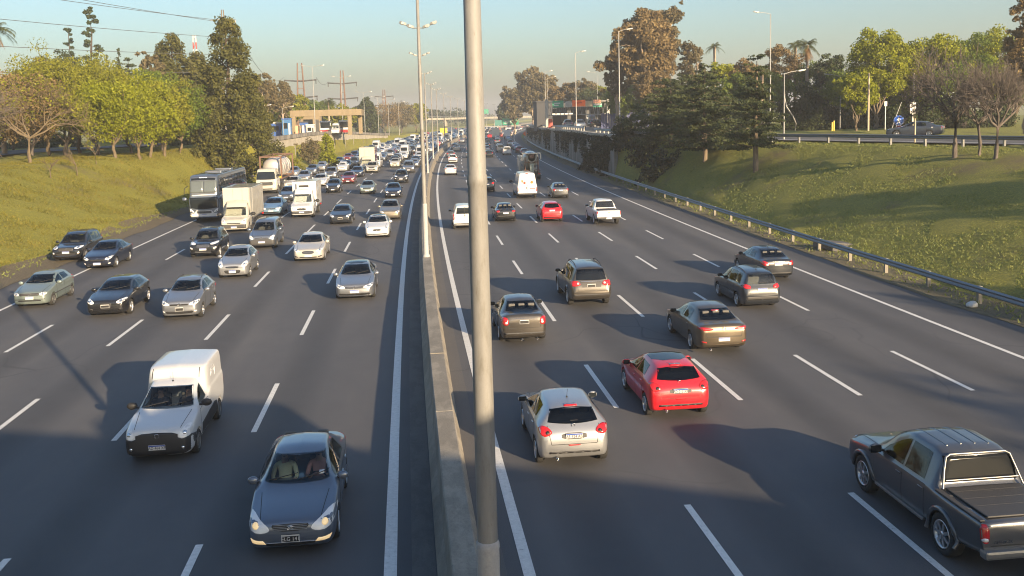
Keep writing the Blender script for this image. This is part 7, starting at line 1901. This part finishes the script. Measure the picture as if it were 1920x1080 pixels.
for px, sd, lab in ((1735, 170, 'dark hedge shrub behind the grey parked car'), (1800, 171, 'dark hedge shrub between the bare trees'), (1865, 172, 'dark hedge shrub at the right frame edge'), (1700, 173, 'dark hedge shrub behind the chevron sign')):
    tree('shrub', lab, px, 112, 172, 95, 'bush', L_DARK, M_BARKD, sd, 4000, .22, 'shrub', 'dark hedge shrubs on the upper right')
GB = 'bare trees on the right bank'
bare_tree('bare_tree', 'large leafless tree with a dark trunk on the right bank', hit(1790, 298), height_at(62, 1790, 62)-4.7, 8.2, 181, M_TWIG, 5, .25, 1.25, None, 0, GB, .016)
bare_tree('bare_tree', 'leafless tree with a thin curved trunk right of the dark trunked one', hit(1836, 292), height_at(110, 1836, 64)-4.7, 6.8, 182, M_TWIG, 5, .28, 1.2, None, 0, GB, .014)
bare_tree('bare_tree', 'leafless tree with a reddish trunk nearest the right frame edge', hit(1866, 298), height_at(92, 1866, 62)-4.7, 7.4, 183, M_TWIG, 5, .24, 1.2, None, 0, GB, .014)
tree('eucalyptus_tree', 'dark leaning eucalyptus cut by the upper right corner', 1925, 88, -30, 120, 'euc', L_RUST, M_BARKE, 184, 6500, .22, trunk_frac=.25)

# trees outside the frame on the right whose long shadows fall over the bank and the lanes
for i, (x, y, h, w) in enumerate(((58, 8, 13, 12), (68, 22, 13, 13), (50, -14, 10.5, 11), (62, -26, 14, 13), (78, 4, 16, 15), (48, -38, 14, 12), (92, 30, 14, 14), (40, -58, 17, 12), (24, -70, 15, 10), (70, -8, 15, 14), (84, 16, 15, 14), (60, -2, 9, 12), (72, 40, 13, 13), (60, 22, 7, 9))):
    root = empty('roadside_tree', (x, y, ground_at(x, max(y, 0))), i*1.1, 'leafy roadside tree on the right plateau outside the view', 'tree', 'roadside trees beside the footbridge')
    if i < 3:
        m, V = grow_tree(h, w, 'broad', 200+i, L_GREEN, M_BARK, 2600, .34); t_ = m.build('trunk', [M_BARK], root, fix=False); c_ = card_mesh('crown', V, L_GREEN, root)
        if i == 0: base_t, base_c = t_, c_
    else:
        for o_ in (base_t, base_c): q_ = o_.copy(); COL.objects.link(q_); q_.parent = root
        root.scale = (w/12, w/12, h/13)

# ivy hanging down the right wall
rg = np.random.default_rng(31); C = []; Rd = []
for _ in range(170):
    z = 122+190*rg.uniform(0, 1)**1.5; top = lin(z, TOP_R); ln = rg.uniform(.6, 4.2)*(1 if rg.uniform() < .6 else .4); n = int(ln/.22)+1; r = rg.uniform(.12, .5)
    for k in range(n): C.append((24.16+s_of(z)+rg.normal(0, .04), z+rg.normal(0, r*.6), top-.1-ln*k/n)); Rd.append(r*(1-.6*k/n)+.08)
V = cards(C, Rd, 16000, .15, rg, outward=.1); V[:, 0] = V[:, 0]*1.0
o = card_mesh('ivy', V, L_IVY); tag(o, 'dark ivy strands hanging down the stained right retaining wall', 'ivy')

# far treeline, reads as one mass
rg = np.random.default_rng(77); C = []; Rd = []
for _ in range(900):
    z = rg.uniform(720, 1150); side = rg.choice((-1, 1)); u = side*rg.uniform(30, 600) if side < 0 else rg.uniform(60, 700)
    C.append((u+s_of(z)*.9, z, rg.uniform(1, 11))); Rd.append(rg.uniform(4, 9))
o = card_mesh('treeline', cards(C, Rd, 16000, 1.5, rg, flat=.8), L_DARK); tag(o, 'hazy far treeline along the horizon', 'treeline', kind='stuff')

# grass blades on the banks
rg = np.random.default_rng(5); P = []
while len(P) < 90000:
    z = 24+86*rg.uniform(0, 1)**1.3; u = rg.uniform(24.6, 52)
    if u > lin(z, CREST_R)+12: continue
    if lin(z, RAILU)+1 < u < lin(z, RAILU)+11: continue
    P.append((u+s_of(z), z, ground_h(u, z)-.03))
L_TUFT = leaf('grass_blades', (.14, .18, .05), (.20, .235, .07), (.30, .30, .09), .4)
scatter_tufts('grass', P, .085, L_TUFT)
P = []
while len(P) < 60000:
    z = 45+95*rg.uniform(0, 1); u = -rg.uniform(23.3, 40)
    P.append((u+s_of(z), z, ground_h(u, z)-.03))
scatter_tufts('grass', P, .12, leaf('dry_grass_blades', (.11, .115, .016), (.18, .17, .022), (.27, .22, .045), .4))  # drier, yellower blades on the left bank
P = []
for _ in range(5000):
    z = rg.uniform(20, 120); s = rg.choice((0, 1)); u = rg.normal(23.7, .45) if s else rg.normal(-23.3, .5)
    P.append((u+s_of(z), z, ground_h(u, z)))
scatter_tufts('grass', P, .13, L_TUFT)
# ------------------------------------------------------------------ traffic
def place(o, p, S_L, outward, yaw=0.0):
    """p = ground point under the end that faces the camera"""
    th = head(p.y); f = Vector((math.sin(th), math.cos(th), 0))
    c = Vector((p.x, p.y, 0)) + f*(S_L/2)
    o.location = c; o.rotation_euler = (0, 0, (math.pi/2-th if outward else -math.pi/2-th)+yaw)
    return o
def car(kind, colour, px, py, outward, label, cat='car', name='car', group=None, roof=None, yaw=0.0, pos=None, dz=0.0):
    S = SP[kind]; o = build_car(S, colour, name, 0, roof)
    p = pos if pos is not None else at(px, py, .2)
    place(o, p, S['L'], outward, yaw); tag(o, label, cat, group)
    if dz: o.location.z += dz
    PROTO.setdefault(kind, (o, S)); return o
PROTO = {}
GRP_L = 'oncoming cars on the left carriageway'; GRP_R = 'cars driving away on the right carriageway'
corolla = car('corolla', 'dark_grey', 546, 1030, False, 'dark grey saloon with lit amber lamps nearest on the left carriageway', 'car', 'sedan_car', GRP_L)
fiorino = car('fiorino', 'white', 296, 858, False, 'small white delivery van with a black bumper and raised cargo roof', 'van', 'delivery_van')
car('passat', 'silver', 665, 557, False, 'silver saloon with a black roof beside the median line', 'car', 'sedan_car', GRP_L, M_DGLASS)
car('fox', 'silver', 337, 593, False, 'silver hatchback with a black number plate behind the black one', 'car', 'hatchback_car', GRP_L)
car('a3', 'black', 198, 588, False, 'glossy black hatchback with a tall chrome edged grille', 'car', 'hatchback_car', GRP_L)
car('gol', 'pale_green', 56, 571, False, 'old pale grey-green boxy hatchback at the left frame edge', 'car', 'hatchback_car', GRP_L)
car('rav', 'black', 124, 487, False, 'black off-road car driving on the left hard shoulder', 'car', 'suv_car', GRP_L)
car('dark_sedan', 'navy', 182, 500, False, 'dark blue-black saloon straddling the left edge line', 'car', 'sedan_car', GRP_L)
car('ecosport', 'black', 381, 479, False, 'black compact off-road car with bright headlights', 'car', 'suv_car', GRP_L)
car('micra', 'bright_silver', 436, 517, False, 'small rounded silver hatchback in front of the silver people carrier', 'car', 'hatchback_car', GRP_L)
car('kangoo', 'blue_grey', 491, 462, False, 'silver people carrier with a dark plastic bumper', 'van', 'people_carrier')
car('fusion', 'pearl', 578, 486, False, 'white saloon with a wide chrome barred grille', 'car', 'sedan_car', GRP_L)
car('white208', 'white', 707, 442, False, 'white hatchback with a black roof near the median line', 'car', 'hatchback_car', GRP_L, M_DGLASS)
# right carriageway
car('hatch208', 'bright_silver', 1078, 864, True, 'silver hatchback nearest on the right carriageway', 'car', 'hatchback_car', GRP_R)
car('red208', 'red', 1277, 774, True, 'bright red hatchback with a dark glass roof', 'car', 'hatchback_car', GRP_R, M_DGLASS)
car('amarok', 'gunmetal', 0, 0, True, 'dark grey crew cab pickup with a covered bed at the lower right', 'pickup', 'pickup_truck', pos=Vector((10.66, 14.88, 0)))
car('logan', 'brown', 984, 637, True, 'dark brown-grey saloon just right of the foreground lamp post', 'car', 'sedan_car', GRP_R)
car('fortuner', 'brown', 1110, 569, True, 'bronze off-road car with roof rails and red tail lamps', 'car', 'suv_car', GRP_R)
car('fluence', 'bronze', 1358, 655, True, 'golden bronze saloon ahead of the bright red hatchback', 'car', 'sedan_car', GRP_R)
car('suran', 'charcoal', 1430, 572, True, 'dark grey estate car with roof rails', 'car', 'estate_car', GRP_R)
car('versa', 'charcoal', 1460, 520, True, 'dark blue-grey saloon on the edge line next to the crash barrier', 'car', 'sedan_car', GRP_R)
car('white_pickup', 'white', 1142, 418, True, 'white crew cab pickup seen from behind', 'pickup', 'pickup_truck')
car('honda', 'red', 1036, 412, True, 'red hatchback left of the white pickup', 'car', 'hatchback_car', GRP_R)
car('sprinter', 'white', 989, 369, True, 'tall white panel van with orange emblems on its rear doors', 'van', 'panel_van')
car('white_kangoo', 'white', 872, 425, True, 'small white van half hidden by the foreground lamp post', 'van', 'delivery_van')
car('old_sedan', 'black', 949, 412, True, 'old black saloon left of the red hatchback', 'car', 'sedan_car', GRP_R)
def again(kind, colour, px, py, outward, label, name='car', group=None, cat='car', z=0.0, pos=None, rz=None):
    src, S = PROTO[kind]; o = copy_tree(src); o.name = name
    for ch in o.children:
        for i, sl in enumerate(ch.material_slots):
            if sl.material and sl.material.name.endswith('_paint') and ch.name.split('.')[0] in ('body', 'door', 'door_handle', 'wing_mirror', 'roof_rib', 'wheel_arch'):
                sl.link = 'OBJECT'; sl.material = PAINT[colour]
        for g2 in ch.children:
            for sl in g2.material_slots:
                if sl.material and sl.material.name.endswith('_paint'): sl.link = 'OBJECT'; sl.material = PAINT[colour]
        if ch.name.split('.')[0] == 'roof_panel': bpy.data.objects.remove(ch)
    p = pos if pos is not None else at(px, py, .2)
    place(o, p, S['L'], outward)
    if rz is not None: o.rotation_euler = (0, 0, rz)
    o.location.z = z
    if 'group' in o and not group: del o['group']
    tag(o, label, cat, group); return o
# box truck, coach, refrigerated truck and tank truck
def place_root(o, p, L, outward, label, cat):
    place(o, p, L, outward); tag(o, label, cat); return o
place_root(box_truck('cream', 7.0, W=2.25, boxH=3.25, boxcol='cream'), at(439, 437), 7.0, False, 'cream box truck with a square cargo body beside the coach', 'truck')
b = build_car(COACH, 'blue_grey', 'coach'); place(b, at(384, 418), 13.2, False); tag(b, 'tall double deck coach with a dark glass front at the head of the left lane', 'coach')
place_root(box_truck('white', 6.4, W=2.05, boxH=2.95, cab='sprinter', reefer=True, z0=.80), at(566, 409), 6.4, False, 'white refrigerated truck with a cooling unit over its cab', 'truck')
place_root(tank_truck(), at(500, 364), 13.0, False, 'tank truck carrying a cylinder in a rusty red frame', 'truck')
place_root(mixer_truck(), at(998, 338), 8.0, True, 'works truck with rusty machinery and a cream hood', 'truck')
place_root(box_truck('cream', 7.5, W=2.4, boxH=3.7, boxcol='cream', cargo_side=PAINT['dark_red']), at(687, 322), 7.5, False, 'white fronted box truck with dark red sides in the jam', 'truck')
# mid distance, left carriageway
for kind, col, px, py, lab, nm in (
    ('logan', 'beige', 731, 409, 'beige saloon behind the white hatchback with a black roof', 'sedan_car'),
    ('a3', 'charcoal', 638, 417, 'dark grey hatchback with lit lamps right of the refrigerated truck', 'hatchback_car'),
    ('passat', 'light_blue', 508, 401, 'blue-grey saloon between the cream box truck and the refrigerated truck', 'sedan_car'),
    ('dark_sedan', 'navy', 737, 368, 'navy saloon with lit lamps in the lane beside the median', 'sedan_car'),
    ('old_sedan', 'pale_green', 688, 361, 'pale green saloon left of the navy saloon', 'sedan_car'),
    ('micra', 'black', 624, 359, 'black hatchback with round lit lamps behind the refrigerated truck', 'hatchback_car'),
    ('dark_sedan', 'dark_red', 652, 342, 'dark red saloon with bright headlights', 'sedan_car'),
    ('ecosport', 'black', 752, 341, 'black compact car with bright lamps before the silver van', 'suv_car'),
    ('micra', 'cream', 740, 312, 'cream white hatchback in the second lane from the median', 'hatchback_car'),
    ('passat', 'white', 545, 352, 'white saloon first in the far left cluster', 'sedan_car'),
    ('fox', 'bright_silver', 568, 340, 'bright silver hatchback in the far left cluster', 'hatchback_car'),
    ('fusion', 'white', 598, 347, 'white saloon right behind the refrigerated truck', 'sedan_car'),
    ('ecosport', 'silver', 619, 334, 'silver off-road car left of the dark red saloon', 'suv_car'),
    ('passat', 'slate', 536, 375, 'dark saloon peeking out left of the refrigerated truck', 'sedan_car'),
    ('fusion', 'bright_silver', 547, 330, 'pale silver saloon at the left edge of the jam', 'sedan_car'),
    ('micra', 'dark_grey', 583, 326, 'dark grey hatchback at the left edge of the jam', 'hatchback_car'),
    ('fusion', 'navy', 668, 330, 'navy saloon close behind the dark red one', 'sedan_car'),
    ('rav', 'cream', 697, 322, 'pale off-road car beside the white minibus', 'suv_car'),
    ('fox', 'slate', 612, 313, 'slate hatchback on the left edge line', 'hatchback_car'),
    ('a3', 'black', 633, 308, 'black hatchback with two bright lamps on the left edge', 'hatchback_car'),
    ('dark_sedan', 'dark_red', 651, 300, 'dark red saloon beside the blue one on the left edge', 'sedan_car'),
    ('rav', 'blue', 663, 297, 'blue off-road car left of the truck with dark red sides', 'suv_car')):
    again(kind, col, px, py, False, lab, nm, GRP_L)
again('kangoo', 'silver', 766, 322, False, 'silver van in the lane beside the median', 'people_carrier', None, 'van')
again('sprinter', 'white', 702, 314, False, 'white minibus in front of the truck with dark red sides', 'minibus', None, 'van')
# mid distance, right carriageway
for kind, col, px, py, lab, nm in (
    ('suran', 'black', 914, 357, 'black estate car half hidden right of the foreground lamp post', 'estate_car'),
    ('versa', 'gunmetal', 1052, 369, 'dark grey saloon right of the tall white panel van', 'sedan_car'),
    ('fluence', 'white', 845, 326, 'white saloon left of the foreground lamp post', 'sedan_car'),
    ('suran', 'white', 849, 304, 'white estate car next beyond the white saloon', 'estate_car'),
    ('fluence', 'cream', 856, 282, 'cream saloon far along the median line', 'sedan_car'),
    ('versa', 'bright_silver', 966, 277, 'pale silver saloon beside the right edge line', 'sedan_car'),
    ('versa', 'black', 913, 276, 'black saloon just right of the foreground lamp post, far away', 'sedan_car')):
    again(kind, col, px, py, True, lab, nm, GRP_R)
again('white_kangoo', 'white', 951, 289, True, 'white van with dark rear glass left of the pale silver saloon', 'delivery_van', None, 'van')
again('white_kangoo', 'cream', 939, 284, True, 'cream van partly behind the white one', 'delivery_van', None, 'van')
place_root(box_truck('white', 7.5, W=2.4, boxH=3.9, boxcol='cream'), at(930, 262), 7.5, True, 'tall cream box truck far along the right carriageway', 'truck')
place_root(box_truck('white', 6.0, W=2.2, boxH=3.1, boxcol='white'), at(951, 261), 6.0, True, 'short white box truck right of the tall cream one', 'truck')
# upper roads
again('fusion', 'slate', 0, 0, True, 'dark grey saloon driving on the upper right road', 'sedan_car', None, 'car', 5.3, along(1742, 82), R(140))
again('white_pickup', 'white', 0, 0, True, 'white pickup waiting under the toll gantry', 'pickup_truck', None, 'pickup', 5.2, along(1090, 178), None)
again('fortuner', 'slate', 0, 0, True, 'dark off-road car beside the white pickup at the gantry', 'suv_car', None, 'car', 5.2, along(1066, 190), None)
again('sprinter', 'silver', 0, 0, True, 'grey van right of the pickup under the toll gantry', 'panel_van', None, 'van', 5.0, along(1110, 222), None)
again('suran', 'black', 0, 0, True, 'dark estate car parked before the faded blue fence', 'estate_car', None, 'car', 5.2, along(1123, 196), R(20))
again('passat', 'slate', 0, 0, False, 'dark saloon parked in the shade of the upper left road', 'sedan_car', None, 'car', 5.3, along(378, 150), R(-60))
again('sprinter', 'white', 0, 0, False, 'white van behind the left parapet beside the buses', 'panel_van', None, 'van', 4.75, along(627, 224), None)

# ---- far traffic: simple copies, each its own object
FAR = {}
LODS = {'saloon': ('passat', 'sedan_car'), 'hatchback': ('white208', 'hatchback_car'), 'small hatchback': ('fox', 'hatchback_car'), 'off-road car': ('ecosport', 'suv_car'), 'van': ('kangoo', 'van'), 'tall van': ('sprinter', 'van'), 'estate car': ('suran', 'estate_car')}
taken = [(o.location.x - s_of(o.location.y), o.location.y, o.location.x) for o in COL.objects if o.type == 'EMPTY' and o.get('category') in ('car', 'van', 'truck', 'pickup', 'coach') and o.location.z < 1]
def far_car(kind, colour, u, z, outward):
    if kind not in FAR:
        k, nm = LODS[kind]; S = dict(SP[k] if k != 'sprinter' else SP['sprinter']); o = build_car(S, colour, nm, 1)
        FAR[kind] = (o, S, nm); first = True
    else: first = False
    src, S, nm = FAR[kind]
    o = src if first else src.copy()
    if not first: COL.objects.link(o); o.name = nm
    o.material_slots[0].link = 'OBJECT'; o.material_slots[0].material = PAINT[colour]
    th = head(z); o.location = road(u, z); o.rotation_euler = (0, 0, (math.pi/2-th if outward else -math.pi/2-th)); return o
rnd = random.Random(12)
COLW = [('white', 26), ('silver', 18), ('bright_silver', 8), ('grey', 8), ('black', 14), ('dark_grey', 8), ('navy', 7), ('red', 4), ('dark_red', 3), ('blue', 4), ('beige', 3), ('cream', 4), ('slate', 4), ('light_blue', 2)]
KINDW = [('saloon', 34), ('hatchback', 22), ('small hatchback', 14), ('off-road car', 16), ('van', 8), ('tall van', 4), ('estate car', 5)]
def pick(w): return rnd.choices([a for a, _ in w], [b for _, b in w])[0]
CN = {'bright_silver': 'light silver', 'dark_grey': 'dark grey', 'dark_red': 'dark red', 'light_blue': 'light blue'}
LANE_L = [(-2.4, 'lane beside the median'), (-6.1, 'second lane from the median'), (-9.7, 'middle lane'), (-13.2, 'fourth lane from the median'), (-16.9, 'lane beside the left wall')]
LANE_R = [(3.85, 'lane beside the median'), (7.5, 'second lane from the median'), (11.1, 'middle lane'), (14.5, 'fourth lane from the median'), (18.0, 'lane beside the right wall')]
far_list = []
def free(u, z, gap): return all(abs(u-a) > 2.3 or abs(z-b) > gap for a, b, _ in taken)
for lanes, outward, z0, z1, lo, hi in ((LANE_L, False, 150, 600, 2.6, 5.2), (LANE_R, True, 190, 600, 9, 55)):
    for u, ln in lanes:
        z = z0 + rnd.uniform(0, 8)
        while z < z1:
            k = pick(KINDW); c = pick(COLW); uu = u+rnd.uniform(-.35, .35)
            if k == 'tall van' and c not in ('white', 'silver', 'cream'): c = 'white'
            if free(uu, z, 7.5):
                o = far_car(k, c, uu, z, outward); far_list.append((o, c, k, ln, z, outward))
            z += 4.4+(5.9-4.4)*(k == 'tall van')+rnd.uniform(lo, hi)*(1.0 if z < 380 else 1.45)
# a yellow truck stuck in the jam
def band(z):
    i = min(range(len(MASTS)), key=lambda q: abs(MASTS[q]-z)); return ordw[i]
seen = {}
rows = []
for o, c, k, ln, z, out in far_list:
    base = '%s %s, %s of the %s, by the %s median lamp post' % (CN.get(c, c), k, ln, 'right carriageway' if out else 'left jam', band(z)); rows.append([o, base, z, ln, out, c, k]); seen.setdefault(base, []).append(len(rows)-1)
SHORT = {'lane beside the median': 'inner lane', 'second lane from the median': 'second lane', 'middle lane': 'middle lane', 'fourth lane from the median': 'fourth lane', 'lane beside the left wall': 'outer lane', 'lane beside the right wall': 'outer lane'}
for r in rows:
    o, base, z, ln, out, c, k = r
    side = 'right carriageway' if out else 'left jam'
    nxt = [q for q in rows if q[3] == ln and q[4] == out and q[2] > z]
    n = min(nxt, key=lambda q: q[2]) if nxt else None
    lab = '%s %s in the %s %s by the %s lamp post' % (CN.get(c, c), k, side, SHORT[ln], band(z))
    r.append(lab); r.append(n)
cnt = {}
for r in rows: cnt.setdefault(r[7], []).append(r)
for lab, rs in cnt.items():
    rs.sort(key=lambda r: r[2])
    for i, r in enumerate(rs):
        L_ = lab if len(rs) == 1 else ('%s, %s' % (lab, ['nearer one', 'farther one'][i] if len(rs) == 2 else ['nearest', 'second', 'third', 'fourth', 'fifth', 'sixth'][min(i, 5)]))
        tag(r[0], L_, 'van' if 'van' in r[6] else 'car', 'far traffic in the left jam' if not r[4] else 'far traffic on the right carriageway')
t = box_truck('yellow', 8.0, W=2.4, boxH=3.9, boxcol='yellow', cargo_side=PAINT['yellow']); place(t, Vector((road(-6.1, 352).x, 352, 0)), 8.0, False); tag(t, 'yellow box truck stuck in the far jam', 'truck')
t = box_truck('white', 7.0, W=2.3, boxH=3.4, boxcol='white'); place(t, Vector((road(-9.7, 420).x, 420, 0)), 7.0, False); tag(t, 'white box truck in the far jam beyond the yellow one', 'truck')
for yt in (352, 420):
    for r in list(rows):
        o = r[0]
        if not r[4] and abs(o.location.y-(yt+4)) < 9 and abs(o.location.x-s_of(o.location.y)-(-6.1 if yt == 352 else -9.7)) < 2.4:
            if all(o is not f[0] for f in FAR.values()): bpy.data.objects.remove(o); rows.remove(r)

# ------------------------------------------------------------------ people in the nearest vehicles
M_SKIN = mat('skin', (.42, .25, .17), .6); M_HAIR = mat('dark_hair', (.03, .022, .018), .7)
def person(car_o, lx, ly, lz, shirt, label, arms='wheel', turn=0.0):
    """seated figure; built as one skinned body"""
    J = {'pelvis': (0, 0, .08), 'waist': (.0, 0, .26), 'chest': (-.03, 0, .45), 'neck': (-.04, 0, .60), 'jaw': (-.02, 0, .67), 'head': (-.015, 0, .76), 'crownp': (-.03, 0, .84)}
    R_ = {'pelvis': .15, 'waist': .135, 'chest': .155, 'neck': .055, 'jaw': .068, 'head': .088, 'crownp': .06}
    E_ = [('pelvis', 'waist'), ('waist', 'chest'), ('chest', 'neck'), ('neck', 'jaw'), ('jaw', 'head'), ('head', 'crownp')]
    for s, n in ((1, 'l'), (-1, 'r')):
        hz = (.40, s*.15, .36) if arms == 'wheel' else (.22, s*.10, .14)
        J.update({'sh'+n: (-.04, s*.19, .52), 'el'+n: (.12, s*.26, .28), 'wr'+n: hz, 'hip'+n: (.05, s*.10, .06), 'kn'+n: (.48, s*.12, .14), 'an'+n: (.72, s*.11, -.22), 'to'+n: (.88, s*.11, -.24)})
        R_.update({'sh'+n: .062, 'el'+n: .046, 'wr'+n: .032, 'hip'+n: .095, 'kn'+n: .062, 'an'+n: .042, 'to'+n: .035})
        E_ += [('chest', 'sh'+n), ('sh'+n, 'el'+n), ('el'+n, 'wr'+n), ('pelvis', 'hip'+n), ('hip'+n, 'kn'+n), ('kn'+n, 'an'+n), ('an'+n, 'to'+n)]
        for i, f in enumerate((-.03, -.01, .01, .03)):
            J['f%d%s' % (i, n)] = (hz[0]+.075-.008*abs(i-1), hz[1]+f, hz[2]+.03); R_['f%d%s' % (i, n)] = .010; J['g%d%s' % (i, n)] = (hz[0]+.10, hz[1]+f, hz[2]-.012); R_['g%d%s' % (i, n)] = .008
            E_ += [('wr'+n, 'f%d%s' % (i, n)), ('f%d%s' % (i, n), 'g%d%s' % (i, n))]
        J['th'+n] = (hz[0]+.04, hz[1]-s*.05, hz[2]+.02); R_['th'+n] = .011; E_.append(('wr'+n, 'th'+n))
    names = list(J); me = bpy.data.meshes.new('person'); me.from_pydata([J[k] for k in names], [(names.index(a), names.index(b)) for a, b in E_], [])
    o = link('person', me); md = o.modifiers.new('skin', 'SKIN'); md.use_smooth_shade = True
    for i, k in enumerate(names): v = me.skin_vertices[0].data[i]; v.radius = (R_[k]*(.78 if k in ('chest', 'waist', 'pelvis') else 1), R_[k]); v.use_root = k == 'pelvis'
    sb = o.modifiers.new('sub', 'SUBSURF'); sb.levels = 1; sb.render_levels = 1
    dg = bpy.context.evaluated_depsgraph_get(); m2 = bpy.data.meshes.new_from_object(o.evaluated_get(dg)); o.modifiers.clear(); o.data = m2; bpy.data.meshes.remove(me)
    m2.materials.clear(); m2.materials.append(shirt); m2.materials.append(M_SKIN); m2.materials.append(M_TRIM)
    for p in m2.polygons:
        c = p.center
        p.material_index = 1 if (c.z > .585 or (c.x > .17 and c.z > .22 and abs(c.y) < .3)) else (2 if c.z < .14 and c.x > -.05 else 0)
    h = MB(); h.lathe([(.01, .885), (.05, .872), (.085, .83), (.098, .77), (.09, .72), (.07, .70)], 14, 'z'); h.v = [(v[0]-.045, v[1]*.95, v[2]) for v in h.v]; h.build('hair', [M_HAIR], o)
    f = MB(); f.cur = 0
    for s in (1, -1): f.box(.062, .076, s*.033-.012, s*.033+.012, .768, .778); 
    f.box(.060, .074, -.022, .022, .700, .708); f.build('face_marks', [M_HAIR], o)
    mw = car_o.matrix_world if False else (Matrix.Translation(car_o.location) @ Matrix.Rotation(car_o.rotation_euler.z, 4, 'Z'))
    o.location = mw @ Vector((lx, ly, lz)); o.rotation_euler = (0, 0, car_o.rotation_euler.z+turn)
    tag(o, label, 'person'); return o
CREAM = mat('cream_cloth', (.75, .70, .42), .9); DARKC = mat('dark_cloth', (.05, .05, .06), .9); ROSE = mat('rose_cloth', (.48, .25, .22), .9)
cl = SP['corolla']['L']/2; fl = SP['fiorino']['L']/2
person(corolla, cl-2.42, .36, .50, ROSE, 'driver in a rose top with hands on the wheel of the dark grey saloon')
person(corolla, cl-2.42, -.36, .50, CREAM, 'passenger in a cream shirt riding in the dark grey saloon', 'lap')
person(fiorino, fl-2.02, .36, .58, DARKC, 'driver in dark clothes at the wheel of the small white delivery van')
person(fiorino, fl-2.02, -.36, .58, DARKC, 'passenger in dark clothes sitting in the small white delivery van', 'lap')
for s_, lx in ((corolla, cl-1.72), (fiorino, fl-1.52)):
    m = MB(); m.ring((0, 0, 0), .18, .016, 'x', 20); o = m.build('steering_wheel', [M_BLACK], s_); o.location = (lx-.22, .36, .86 if s_ is corolla else .96); o.rotation_euler = (0, R(28), 0)
for o in corolla.children:
    pass
# ------------------------------------------------------------------ haze
USE_HAZE = True
if USE_HAZE:
    hz = bpy.data.materials.new('haze'); hz.use_nodes = True; t = hz.node_tree
    t.nodes.remove(t.nodes['Principled BSDF'])
    v = t.nodes.new('ShaderNodeVolumePrincipled'); v.inputs['Color'].default_value = (.93, .93, .92, 1); v.inputs['Density'].default_value = .0006; v.inputs['Anisotropy'].default_value = .2
    t.links.new(v.outputs[0], t.nodes['Material Output'].inputs['Volume'])
    m = MB(); m.box(-1600, 1900, -160, 3000, -1.5, 46); o = m.build('haze', [hz]); o['kind'] = 'stuff'; o.display_type = 'WIRE'
